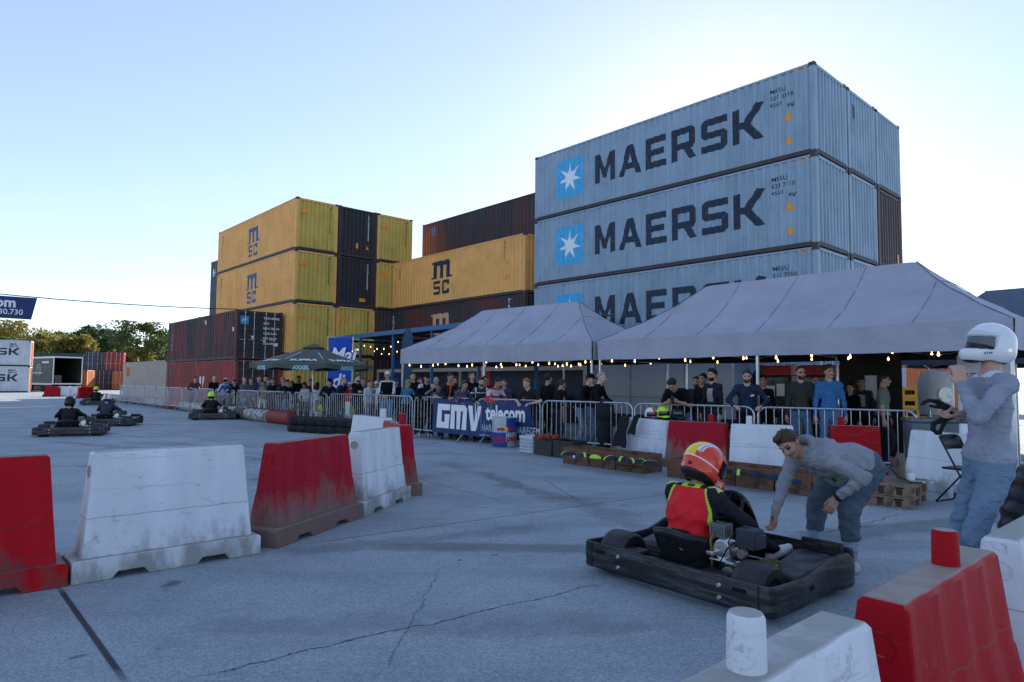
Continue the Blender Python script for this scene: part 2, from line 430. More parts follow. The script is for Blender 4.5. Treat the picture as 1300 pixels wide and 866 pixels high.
def press(name, VF, L, m, parent, lift=.004, depth0=.012, flat=False):
    V, Fc = VF
    bm = bmesh.new(); bv = [bm.verts.new((x, 0, z)) for x, z in V]
    for f in Fc:
        try: bm.faces.new([bv[i] for i in f])
        except ValueError: pass
    bm.normal_update(); bmesh.ops.triangulate(bm, faces=bm.faces[:])
    if not flat:
        x0 = min(v[0] for v in V); x1 = max(v[0] for v in V)
        for x in corr_breaks(L):
            if x0 < x < x1:
                bmesh.ops.bisect_plane(bm, geom=bm.verts[:]+bm.edges[:]+bm.faces[:], dist=1e-5, plane_co=(x, 0, 0), plane_no=(1, 0, 0))
        for v in bm.verts: v.co.y = depth0+corr_side(v.co.x)-lift
    else:
        for v in bm.verts: v.co.y = -lift
    bmesh.ops.recalc_face_normals(bm, faces=bm.faces[:])
    for f in bm.faces:
        if f.normal.y > 0: f.normal_flip()
    me = bpy.data.meshes.new(name); bm.to_mesh(me); bm.free(); me.materials.append(m)
    return link(name, me, parent)
def text_at(text, x, z, size, **kw):
    V, Fc = font_mesh(text, size, **kw); return [(a+x, b+z) for a, b in V], Fc
def merge_vf(*L):
    V, Fc = [], []
    for v, f in L:
        b = len(V); V += v; Fc += [tuple(i+b for i in q) for q in f]
    return V, Fc
def circle_poly(cx, cz, r, n=28): return [(cx+r*math.cos(2*math.pi*i/n), cz+r*math.sin(2*math.pi*i/n)) for i in range(n)]

NAVY = mat('navy_lettering', (.012, .025, .05), .5, var=.2, dirt=(.06, .08, .1), dirt_amt=.2, dscale=8)
SKYBLUE = mat('sky_blue_paint', (.06, .40, .68), .5, dirt=(.12, .45, .7), dirt_amt=.3)
STARWHITE = mat('star_white', (.78, .82, .84), .5, var=.05)
ORANGE = mat('hazard_orange', (.85, .33, .03), .5)
BLUEL = mat('blue_lettering', (.015, .10, .24), .5, dirt=(.3, .25, .15), dirt_amt=.25, dscale=8)
def end_decal(o, name, VF, m, lift=.002):
    """flat lettering on the right end (x = L), u along the depth"""
    p = press(name, VF, 0, m, o, lift=lift, flat=True); p.location = (o['L']-.012, 0, 0); p.rotation_euler = (0, 0, R(90)); return p
def star_logo(o, L, cx, cz, w, h, starmat=STARWHITE):
    r = .14; pts = []
    for sx, sz, a0 in ((1, 1, 0), (-1, 1, 90), (-1, -1, 180), (1, -1, 270)):
        for k in range(5):
            a = R(a0+k*22.5); pts.append((cx+sx*(w/2-r)+r*math.cos(a), cz+sz*(h/2-r)+r*math.sin(a)))
    press('logo_square', polys_to_vf([pts]), L, SKYBLUE, o, .004)
    st = []
    for i in range(7):
        a = R(90+i*360/7); b = R(90+(i+.5)*360/7)
        st += [(cx+w*.43*math.cos(a), cz+w*.43*math.sin(a)), (cx+w*.15*math.cos(b), cz+w*.15*math.sin(b))]
    press('star', polys_to_vf([st]), L, starmat, o, .007)
def maersk_marks(o, L, H, code):
    press('lettering', polys_to_vf(word('MAERSK', L-8.78, H*.34-.05, 1.17, .89, .17)), L, NAVY, o)
    star_logo(o, L, L-10.14, H*.53, 1.52, 1.62)
    small = merge_vf(text_at('MRSU', L-1.42, H-.62, .20, bold=.002), text_at(code, L-1.42, H-.84, .20, bold=.002), text_at('45G1', L-1.42, H-1.06, .18, bold=.002))
    press('height_lettering', text_at('9\'6"', L-.86, H-1.2, .16, bold=.006), L, NAVY, o)
    press('code_lettering', small, L, NAVY, o)
    tri = [(L-1.0, H-1.62), (L-.68, H-1.62), (L-.84, H-1.34)]
    press('warning_triangle', polys_to_vf([tri]), L, ORANGE, o)
    press('height_plate', polys_to_vf([[(L-.92, H-2.38), (L-.76, H-2.38), (L-.76, H-2.18), (L-.92, H-2.18)]]), L, ORANGE, o)
    haz = [[(L-.62+i*.1, H-.155), (L-.57+i*.1, H-.155), (L-.51+i*.1, H-.09), (L-.56+i*.1, H-.09)] for i in range(5)]
    press('hazard_stripe', polys_to_vf(haz), L, ORANGE, o, .004, depth0=.012)
GREYBLUE = container_paint('pale_blue_grey_container_paint', (.27, .37, .455), rust=.18, streak=.45)
YELLOW = container_paint('warm_lit_yellow_container_paint', (.86, .43, .12), rust=.2, streak=.32)  # yellow paint with warm bounced light tinted into its colour
YELLOW_END_LIT = container_paint('end_lit_yellow_container_paint', (.62, .45, .10), rust=.22, streak=.4)  # same yellow paint on the ends, their less warm light put into the colour
BLACKC = container_paint('black_container_paint', (.028, .033, .036), (.05, .035, .035), .4, rust=.12, streak=.2)
BROWNC = container_paint('brown_container_paint', (.075, .055, .05), rust=.2)
DARKRED = container_paint('oxide_red_container_paint', (.12, .028, .026), (.035, .033, .035), .5, rust=.2)
OXB = container_paint('black_oxide_container_paint', (.03, .032, .034), (.08, .028, .026), .35, rust=.15)
REDC = container_paint('red_container_paint', (.34, .045, .035), (.22, .04, .035), .4, rust=.2)
WORN = container_paint('worn_black_red_container_paint', (.032, .032, .031), (.17, .03, .028), .38, rust=.3)
BEIGE = container_paint('beige_container_paint', (.42, .36, .28), rust=.1)
WHITEC = container_paint('pale_grey_container_paint', (.52, .55, .58), rust=.3)
GREENC = container_paint('dark_green_container_paint', (.03, .085, .07), rust=.12)
DGREY = container_paint('slate_grey_container_paint', (.07, .085, .10), rust=.1)
ORNGC = container_paint('orange_container_paint', (.45, .13, .04), rust=.3)
NAVYC = container_paint('navy_blue_container_paint', (.012, .05, .16), rust=.04)

A0 = Vector((9.1696, 19.6323, 0)); GAP = .13
G = 'containers stacked along the yard'
TIERN = ['bottom', 'second', 'third', 'top']
codes = ['541 2291', '511 7550', '624 7110', '557 3518']
for k in range(4):
    lab = {3: 'pale blue grey container with MAERSK lettering on top of the right-hand stack', 2: 'pale blue grey container with MAERSK lettering second from the top of the right-hand stack',
           1: 'pale blue grey container with MAERSK lettering half hidden behind the tent roofs', 0: 'pale blue grey container at the base of the right-hand stack behind the tents'}[k]
    o = container(lab, A0, GREYBLUE, tier=k, group='blue grey containers with large lettering')
    maersk_marks(o, L40, H40, codes[k])
for c in (1, 2):
    for k in range(4):
        p = BROWNC if (c == 2 and k == 2) else GREYBLUE
        lab = f"{'brown' if p is BROWNC else 'pale blue grey'} container end, {TIERN[k]} tier of the {'middle' if c == 1 else 'rear'} column behind the lettered stack"
        o = container(lab, A0+N_*(WID+GAP)*c, p, tier=k, group=G)
        if c == 1 and k == 3: end_decal(o, 'worn_mark', polys_to_vf([[(.42, 1.9), (.62, 1.95), (.62, 2.35), (.42, 2.4)]]), NAVY)
        if p is BROWNC: end_decal(o, 'warning_plate', polys_to_vf([[(1.9, .25), (2.05, .25), (2.05, .7), (1.9, .7)]]), ORANGE)

B0 = Vector((-11.6844, 35.1004, 0))
def msc_marks(o, L, H, x, m, z0=.42, s=1.0):
    mm = [(0, .08), (0, .80), (-.1, .80), (-.1, .91), (.3, .95), (.3, .86), (.48, .95), (.78, .95), (.9, .86), (1.08, .95), (1.38, .95), (1.5, .80), (1.5, .1), (1.66, .1), (1.66, 0), (1.2, 0), (1.2, .68), (.9, .68), (.9, 0), (.6, 0), (.6, .68), (.3, .68), (.3, 0), (-.14, 0), (-.14, .08)]
    cc = [(0, .12), (0, .88), (.12, 1), (.82, 1), (.94, .88), (.94, .66), (.66, .66), (.66, .78), (.28, .78), (.28, .22), (.66, .22), (.66, .34), (.94, .34), (.94, .12), (.82, 0), (.12, 0)]
    ss = GLY['S'][0][0]; h = .74*s
    press('lettering', polys_to_vf([[(x+u*s, z0+.86*s+v*s) for u, v in mm]]), L, m, o)
    press('lettering', polys_to_vf([[(x+.02+u*h*.92, z0+v*h) for u, v in ss]]), L, m, o)
    press('lettering', polys_to_vf([[(x+.80*s+u*h*.92, z0+v*h) for u, v in cc]]), L, m, o)
def vertical_code(text, x, ztop, size):
    out = []
    for i, ch in enumerate(text): out.append(text_at(ch, x, ztop-i*size*.86, size, bold=.004))
    return merge_vf(*out)
def yellow_end(o, tri=True, plate=True, code=True, m=None):
    H = o['H']
    if plate: end_decal(o, 'number_plate', polys_to_vf([[(.28, H-.82), (.72, H-.82), (.72, H-.58), (.28, H-.58)]]), ORANGE)
    if tri: end_decal(o, 'warning_triangle', polys_to_vf([[(1.12, H-.95), (1.38, H-.95), (1.25, H-.70)]]), ORANGE)
    if code: end_decal(o, 'code_lettering', vertical_code('MSCU7318248', 1.92, H-.35, .16), m or DARK)
spec = {(0, 3): YELLOW, (0, 2): YELLOW, (0, 1): YELLOW, (0, 0): YELLOW, (1, 3): BLACKC, (1, 2): BLACKC, (1, 1): YELLOW, (1, 0): YELLOW, (2, 3): YELLOW, (2, 2): YELLOW, (2, 1): BROWNC, (2, 0): BROWNC}
nm = {YELLOW: 'ochre yellow', BLACKC: 'black', BROWNC: 'brown'}
for (c, k), p in spec.items():
    colw = ['front', 'middle', 'rear'][c]
    extra = ' with blue lettering' if c == 0 and k >= 2 else ''
    o = container(f'{nm[p]} container{extra}, {TIERN[k]} tier, {colw} column of the left yellow stack', B0+N_*(WID+.06)*c, p, tier=k, group='yellow and black container stack', endpaint=YELLOW_END_LIT if p is YELLOW else None)
    if c == 0 and k >= 2:
        msc_marks(o, L40, H40, L40-6.8, BLUEL, .42, .98)
        for vf_ in (vertical_code('MSDU817420', .75, H40-.5, .17), vertical_code('MSDU4', L40-.95, H40-.4, .15)): press('code_lettering', vf_, L40, DARK, o)
        press('height_plate', polys_to_vf([[(L40-.75, H40-1.95), (L40-.5, H40-1.95), (L40-.5, H40-1.65), (L40-.75, H40-1.65)]]), L40, ORANGE, o)
    if p is YELLOW: yellow_end(o, tri=(c == 0))
    if p is BLACKC:
        end_decal(o, 'code_lettering', vertical_code('TCLU5390482', 1.85, H40-.4, .16), WHITEPAINT)
        end_decal(o, 'warning_plate', polys_to_vf([[(1.1, .55), (1.25, .55), (1.25, .85), (1.1, .85)], [(1.75, .55), (1.95, .55), (1.8, .8)]] if k == 3 else [[(1.4, .35), (1.8, .35), (1.8, .55), (1.4, .55)]]), ORANGE)
C0 = Vector((.58, 30.7, 0))
for k, (p, lab) in enumerate([(NAVYC, 'navy blue container at ground level behind the long canopy'), (DARKRED, 'oxide red container with pale m lettering above the long canopy'), (YELLOW, 'ochre yellow container with black MSC lettering lying above the oxide red one')]):
    o = container(lab, C0, p, tier=k, group=G)
    if k == 2:
        msc_marks(o, L40, H40, L40-7.4, NAVY, .55, 1.02)
        for vf_ in (vertical_code('MSCU839620', .95, H40-.5, .2), vertical_code('22G1', 1.35, H40-.55, .2), vertical_code('MEDU703', L40-1.55, H40-.3, .17)): press('code_lettering', vf_, L40, DARK, o)
        press('warning_plate', polys_to_vf([[(L40-1.45, .75), (L40-1.05, .75), (L40-1.05, 1.0), (L40-1.45, 1.0)], [(L40-1.4, H40-1.35), (L40-1.1, H40-1.35), (L40-1.25, H40-1.05)]]), L40, ORANGE, o)
    if k == 1:
        msc_marks(o, L40, H40, L40-7.4, mat('peach_lettering', (.62, .36, .2), .5), .55, 1.0)
        for vf_ in (vertical_code('TGHU5', .75, H40-.5, .2), vertical_code('T4', L40-1.2, H40-.4, .3)): press('code_lettering', vf_, L40, WHITEPAINT, o)
for k in range(4):
    p = [BROWNC, BROWNC, BROWNC, OXB][k]
    lab = 'dark oxide and black container alone on the highest tier behind the yellow one' if k == 3 else f'brown container hidden in the {TIERN[k]} tier behind the yellow and red row'
    o = container(lab, C0+N_*2.55, p, tier=k, group=G)
    if k == 3:
        press('blue_sticker', polys_to_vf([[(.95, 2.0), (1.4, 2.0), (1.4, 2.55), (.95, 2.55)]]), L40, BLUEL, o)
for k in range(4):
    o = container(f'slate grey container in the {TIERN[k]} tier, peeping out left of the yellow stack', B0+E_*18.3+N_*3.45, DGREY, L=L20, tier=k, group=G)
    if k == 3: press('lettering', text_at('H', .5, 1.6, .8, bold=.04), L20, WHITEPAINT, o)
for k in range(2):
    o = container(f'slate grey container in the {TIERN[k]} tier behind the worn black and beige ones', B0+E_*20.2+N_*.95, DGREY, L=L20, tier=k, group=G)
    if k == 1: press('lettering', text_at('L', .5, 1.6, .8, bold=.04), L20, WHITEPAINT, o)
Ec = Vector((-14.0, 34.35, 0))
E0 = Ec-N_*.38
for i in range(2):
    for k in range(2):
        p = WORN if k else REDC
        lab = {(0, 1): 'worn black container with white marked lock-rod doors on top of the red pair', (1, 1): 'worn black and red container on top, further from the doors end',
               (0, 0): 'red container with a white U mark beneath the black doors container', (1, 0): 'red container with a small blue sticker, left of the U marked one'}[(i, k)]
        o = container(lab, E0+E_*(L20+.06)*i, p, L=L20, H=H20, tier=k, group=G, doors='R' if i == 0 else '', endpaint=BLACKC)
        if i == 0:
            for d in [x for x in KIDS[o] if x.name.startswith('door')]: recolour(d, BLACKC if k else DARKRED)
        if (i, k) == (0, 1):
            o2 = o
            rows = []
            for r_, (tx) in enumerate(('TEXU 608322 6', '22G1', 'MAX. GR. 30.480', 'TARE 2.230', 'NET 28.250', 'CU.CAP 33.2')):
                rows.append(text_at(tx, 1.4, H20-.42-r_*.27, .15, bold=.004))
            for vf_ in rows: end_decal(o, 'door_lettering', vf_, WHITEPAINT, lift=.004)
            for po_ in (circle_poly(.52+.95, 1.0, .06), [(.75, 1.25), (.95, 1.25), (.85, 1.05)], [(1.95, .75), (2.2, .75), (2.2, .9), (1.95, .9)]): end_decal(o, 'white_sticker', polys_to_vf([po_]), WHITEPAINT, lift=.006)
            end_decal(o, 'blue_square_logo', polys_to_vf([[(.2, H20-.75), (.62, H20-.75), (.62, H20-.32), (.2, H20-.32)]]), mat('logo_blue', (.05, .25, .6), .5), lift=.006)
            end_decal(o, 'green_wave', polys_to_vf([[(.26, H20-.62), (.5, H20-.56), (.56, H20-.42), (.32, H20-.48)]]), mat('logo_lime', (.5, .65, .1), .5), lift=.010)
            for vf_ in (text_at('7B', L20-.75, H20-1.1, .28, bold=.01), text_at('TE', .9, H20-.5, .3, bold=.01)): press('code_lettering', vf_, L20, WHITEPAINT, o)
        if (i, k) == (1, 1): press('code_lettering', vertical_code('TEXCO', .6, H20-.4, .4), L20, mat('pink_lettering', (.6, .35, .33), .6), o)
        if (i, k) == (0, 0): press('lettering', text_at('U', .35, .95, 1.0, bold=.06, shear=.15), L20, WHITEPAINT, o)
        if (i, k) == (1, 0): press('blue_sticker', polys_to_vf([[(.5, 1.7), (.85, 1.7), (.85, 2.2), (.5, 2.2)]]), L20, BLUEL, o)
o = container('single beige container with an orange square, left of the red ones', Vector((-24.1, 46.0, 0)), BEIGE, tier=0, group=G)
press('orange_square', polys_to_vf([[(.9, 1.75), (2.0, 1.75), (2.0, 2.45), (.9, 2.45)]]), L40, ORNGC, o)

# far left pair, and the block of containers at the end of the yard
eW = Vector((-.86, -.51, 0)).normalized(); nW = Vector((-eW.y, eW.x, 0)); nW = -nW if nW.y < 0 else nW
for k in range(2):
    o = container(f"pale grey container with MAERSK lettering, {'upper' if k else 'lower'} of the rusty pair at the far left", Vector((-50.1, 68.7, 0)), WHITEC, H=2.70, e=eW, n=nW, tier=k, group='far left pair of pale containers', endpaint=ORNGC)
    press('lettering', polys_to_vf(word('MAERSK', L40-6.65, 1.15, .72, 1.17, .2)), L40, NAVY, o)
    press('code_lettering', merge_vf(text_at('MRKU', L40-1.8, 2.2, .22, bold=.01), text_at('823 117', L40-1.8, 1.98, .22, bold=.01)), L40, NAVY, o)
eF = Vector((-1, -.05, 0)).normalized(); nF = Vector((.05, -1, 0)).normalized()
# far row: (px left, px right, depth, base z, paint, kind)
def far_end(label, x0, Y, paint, tier, doors=True, deco=None):
    """container seen on its door end; x0 = left edge in the view"""
    p = dep(x0, 470, Y); e = Vector((-.42, .91, 0)).normalized(); n = Vector((.91, .42, 0)).normalized()
    c = Vector((p.x, p.y, 0))
    o = container(label, c, paint, L=L20, H=H20, e=e, n=n, tier=tier, group='containers closing the far end', doors='R')
    return o
def far_side(label, xr, Y, paint, tier, L=L40):
    p = dep(xr, 470, Y); e = Vector((-.97, -.24, 0)).normalized(); n = Vector((-.24, .97, 0)).normalized()
    return container(label, (p.x, p.y), paint, L=L, H=H20, e=e, n=n, tier=tier, group='containers closing the far end')
far_side('brown container under the dark green one behind the truck', 105, 97, BROWNC, 0)
o = far_side('dark green container with white lettering above the truck at the far end', 105, 97, GREENC, 1)
press('lettering', text_at('eltiX', L40-8.2, .9, 1.5, bold=.05), L40, WHITEPAINT, o)
far_side('orange container side at the foot of the grey doors', 111, 84, ORNGC, 0, L20)
for lab, x0, p, t_ in (('grey container doors on the upper tier at the far end', 107, DGREY, 1), ('red container doors on the upper tier beside the far trees', 130.5, REDC, 1), ('beige container doors on the lower tier at the far end', 98, BEIGE, 0), ('brown container doors on the lower tier at the far end', 122, BROWNC, 0), ('orange container end right of the brown doors', 143, ORNGC, 0)):
    far_end(lab, x0, 91-2.0*(1-t_), p, t_)
# ---------------------------------------------------------------- trees beyond the yard
def leaf_mat(name, a, b_):
    m = bpy.data.materials.new(name); m.use_nodes = True; t = m.node_tree; b = t.nodes['Principled BSDF']
    tc = nd(t, 'ShaderNodeTexCoord'); co = tc.outputs['Object']
    c = mixc(t, ramp(t, noise(t, co, .55, 3), .38, .62), a, b_)
    c = mixc(t, ramp(t, noise(t, co, 6, 2), .3, .7, 0, .6), c, tuple(x*.55 for x in a))
    t.links.new(c, b.inputs['Base Color']); b.inputs['Roughness'].default_value = .65; b.inputs['Subsurface Weight'].default_value = 0
    b.inputs['Transmission Weight'].default_value = 0
    tr = t.nodes.new('ShaderNodeBsdfTranslucent'); t.links.new(c, tr.inputs[0]); mx = t.nodes.new('ShaderNodeMixShader'); mx.inputs[0].default_value = .35
    out = t.nodes['Material Output']; t.links.new(b.outputs[0], mx.inputs[1]); t.links.new(tr.outputs[0], mx.inputs[2]); t.links.new(mx.outputs[0], out.inputs[0])
    return m
LEAFS = [leaf_mat('dark_foliage', (.035, .075, .025), (.06, .11, .03)), leaf_mat('olive_foliage', (.17, .17, .03), (.27, .22, .04)), leaf_mat('mid_foliage', (.065, .11, .028), (.13, .15, .035))]
BARK = mat('bark', (.09, .07, .05), .9, var=.3)
def tree(label, x, ytop, Y, w, kind, seed):
    p = dep(x, ytop, Y); Ht = p.z; rg = np.random.default_rng(seed)
    o = thing('tree', label, 'tree', (p.x, p.y, 0), 0, 'trees beyond the far containers')
    mb = MB(); mb.tube([(0, 0, 0), (.15, 0, Ht*.3), (-.1, .1, Ht*.6), (0, 0, Ht*.85)], [.28, .22, .14, .04], 8)
    for k in range(6):
        a = rg.uniform(0, 6.3); z = Ht*rg.uniform(.3, .6); r = w*.4
        mb.tube([(0, 0, z), (r*.5*math.cos(a), r*.5*math.sin(a), z+Ht*.12), (r*math.cos(a), r*math.sin(a), z+Ht*.25)], [.1, .07, .03], 6)
    mb.build('trunk', BARK, o)
    lobes = []
    for k in range(26):
        a = rg.uniform(0, 6.3); h = rg.uniform(.22, .93); rad = w*.5*math.sqrt(max(.06, 1-((h-.5)/.52)**2))*rg.uniform(.35, .95)
        lobes.append((rad*math.cos(a), rad*math.sin(a), h*Ht, w*rg.uniform(.10, .2)))
    lobes.append((0, 0, Ht*.93, w*.1))
    V, Fc = [], []
    n = 5200; li = rg.integers(0, len(lobes), n); d = rg.normal(size=(n, 3)); d /= np.linalg.norm(d, axis=1)[:, None]; rr = rg.uniform(.45, 1.08, n)
    L = np.array(lobes)[li]; c = L[:, :3]+d*(L[:, 3]*rr)[:, None]*np.array([1, 1, .8])
    c[:, 2] = np.clip(c[:, 2], Ht*.08, Ht*1.02)
    s = rg.uniform(.16, .36, n); a1 = rg.normal(size=(n, 3)); a1 /= np.linalg.norm(a1, axis=1)[:, None]; a2 = np.cross(a1, rg.normal(size=(n, 3))); a2 /= np.linalg.norm(a2, axis=1)[:, None]
    P = np.stack([c+a1*s[:, None], c+a2*(s*.6)[:, None], c-a1*s[:, None], c-a2*(s*.6)[:, None]], 1).reshape(-1, 3)
    me = bpy.data.meshes.new('crown'); me.from_pydata(P.tolist(), [], [(4*i, 4*i+1, 4*i+2, 4*i+3) for i in range(n)]); me.materials.append(LEAFS[kind])
    link('crown', me, o)
for i, (x, yt, Y, w, k, lab) in enumerate([
    (-18, 408, 118, 17, 1, 'broad yellow-green tree at the left edge behind the pale containers'), (22, 410, 116, 15, 1, 'yellow-green tree sloping down behind the pale containers'),
    (52, 424, 108, 9, 1, 'low yellowish bush-like tree right of the pale containers'), (74, 421, 130, 10, 2, 'mid green tree with a flat top above the truck'),
    (92, 425, 106, 8, 1, 'short bright green tree above the dark green container'), (112, 413, 135, 11, 0, 'dark tall tree above the grey doors'),
    (134, 417, 132, 9, 0, 'dark tree with a narrow top above the red doors'), (152, 420, 126, 9, 0, 'dark green tree left of the tallest one'),
    (186, 411, 104, 12, 2, 'tallest dense tree behind the beige container'), (168, 443, 98, 6.5, 1, 'small yellow-green tree low behind the orange container'), (208, 428, 110, 8, 0, 'dark tree half hidden by the slate grey containers'), (2, 428, 100, 9, 2, 'mid green tree directly above the pale pair')]):
    tree(lab, x, yt, Y, w, k, 40+i)

# ---------------------------------------------------------------- box truck at the far end
tp = at(66, 497.5); t = thing('box_truck', 'dark green box truck, cargo box open at the rear, beside the pale containers', 'truck', (tp.x, tp.y, 0), R(55))
TG = mat('truck_green', (.03, .05, .04), .5, dirt=(.06, .08, .07), dirt_amt=.3); TW = mat('truck_white', (.6, .62, .62), .5)
mb = MB(); mb.bx(-.02, .04, 0, 8, .9, 3.9); mb.bx(2.86, 2.92, 0, 8, .9, 3.9); mb.bx(.04, 2.86, 0, 8, .9, .98); mb.bx(.04, 2.86, 0, 8, 3.82, 3.9); mb.bx(.04, 2.86, 7.9, 8, .98, 3.82); mb.build('cargo_box', TG, t)
mb = MB(); mb.bx(-.04, .06, -.05, .0, .85, 3.95); mb.bx(2.84, 2.94, -.05, 0, .85, 3.95); mb.bx(.06, 2.84, -.05, 0, 3.8, 3.95); mb.bx(.06, 2.84, -.05, 0, .82, .95); mb.build('rear_frame', TW, t)
mb = MB(); mb.bx(-.05, -.02, .0, 8, 3.75, 3.95); mb.bx(-.05, -.02, .0, 8, .75, .95); mb.build('side_rail', TW, t)
mb = MB()
for (r0, r1, ang) in ((.62, .68, 300), (.3, .36, 300)):
    for k in range(24):
        a, b = R(k*ang/24-60), R((k+1)*ang/24-60)
        mb.add([(-.028, 4+r*math.cos(q), 2.4+r*math.sin(q)) for r, q in ((r0, a), (r1, a), (r1, b), (r0, b))], [(0, 1, 2, 3)])
mb.bx(-.03, -.025, 2.9, 5.6, 2.05, 2.15); mb.bx(-.03, -.025, 1.2, 3.0, 3.2, 3.4); mb.build('logo', TW, t)
for y in (1.2, 2.3, 3.4, 6.8):
    for x in (.3, 2.55):
        mb = MB(); mb.lathe([(.0, -.14), (.5, -.14), (.5, .14), (0, .14)], (x, y, .5), 18, axis='X'); mb.build('wheel', RUBBER, t)
mb = MB(); mb.bx(.9, 1.1, .1, 9, .6, .9); mb.bx(1.8, 2.0, .1, 9, .6, .9); mb.build('chassis', DARK, t)
mb = MB(); mb.bx(.2, 2.7, 8.4, 10.2, .6, 3.0); mb.build('cab', TG, t, bevel=.15)
for x, z, c in ((.9, 1.15, (.03, .12, .4)), (1.5, 1.4, (.3, .3, .3))):
    mb = MB(); mb.box((x, 3, z), (.8, .6, .7 if z < 1.3 else .9)); cr = mb.build('cargo_crate', mat('cargo_%d' % int(x*10), c, .6), None, bevel=.03)
    cr.matrix_world = t.matrix_basis @ Matrix.Translation((0, 0, .0)); tag(cr, f"{'blue' if x < 1 else 'grey'} crate standing inside the open truck box", 'crate')

# ---------------------------------------------------------------- crowd barriers
PLINE = [(6.9, 11.2), (5.05, 12.14), (2.02, 14.52), (-.18, 16.18), (-1.75, 17.37), (-4.04, 19.94), (-8.82, 24.35), (-24.35, 41.08)]
PLINE = [Vector((a, b, 0)) for a, b in PLINE]
def onfence(x):
    r = ray(x, 500)
    for a, b in zip(PLINE[:-1], PLINE[1:]):
        d = b-a; det = -r[0]*d.y+r[1]*d.x
        u = (a.x*r[1]-a.y*r[0])/det*-1
        if -.002 <= u <= 1.002: return a+d*u
    return PLINE[0] if x > 900 else PLINE[-1]
def barrier_proto():
    o = thing('crowd_barrier', 'proto', 'barrier')
    L, H = 2.3, 1.10; mb = MB(); z0 = .2
    path = []
    for cx, cz, a0 in ((L-.16, H-.16, 0), (.16, H-.16, 90)):
        for k in range(7): a = R(a0+k*15); path.append((cx+.16*math.cos(a), 0, cz+.16*math.sin(a)))
    path = [(L, 0, z0)]+path+[(0, 0, z0)]
    mb.tube(path, .02, 8, closed=True); mb.build('frame', GALV, o)
    mb = MB()
    for i in range(1, 18): mb.cyl((L*i/18, 0, z0), (L*i/18, 0, H-.0), .0075, n=6)
    mb.build('bars', GALV, o)
    for x in (.35, L-.35):
        mb = MB(); mb.tube([(x, -.32, .012), (x, -.05, z0-.0), (x, .05, z0), (x, .32, .012)], .017, 6); mb.build('foot', GALV, o)
    return o
FP = barrier_proto()
cuts = [(1163, 962), (957, 806), (803, 689), (686, 607), (604, 527), (524, 468), (465, 419), (416, 373), (370, 331), (328, 301), (298, 273), (271, 251), (249.5, 232), (231, 214), (213, 198), (197, 183), (182.3, 171), (170.5, 161), (160.5, 152.5)]
FL = ['crowd barrier in front of the men in dark green and bright blue jumpers', 'crowd barrier the man in the navy hoodie rests his hand on', 'crowd barrier two men in black lean on beside the blue banner', 'crowd barrier behind the telecom part of the blue banner', 'crowd barrier behind the white initials of the blue banner',
      'crowd barrier in front of the person in the teal jumper', 'crowd barrier in front of the man in the white cap', 'crowd barrier right of the parasol pole, behind the tyre row', 'crowd barrier left of the parasol pole, behind the tyre row', 'crowd barrier in front of the person in white trousers',
      'crowd barrier behind the right half of the roll barrier line', 'crowd barrier behind the kart with the neon helmet driver']
for i, (a, b) in enumerate(cuts):
    pa, pb = onfence(a), onfence(b); o = FP if i == 0 else copy_tree(FP)
    d = pa-pb; o.location = pb; o.rotation_euler = (0, 0, math.atan2(d.y, d.x)); o.scale = (d.length/2.3, 1, 1)
    o['group'] = 'crowd barriers along the track'
    o['label'] = FL[i] if i < len(FL) else 'crowd barrier in the far run leading away to the far end of the yard'
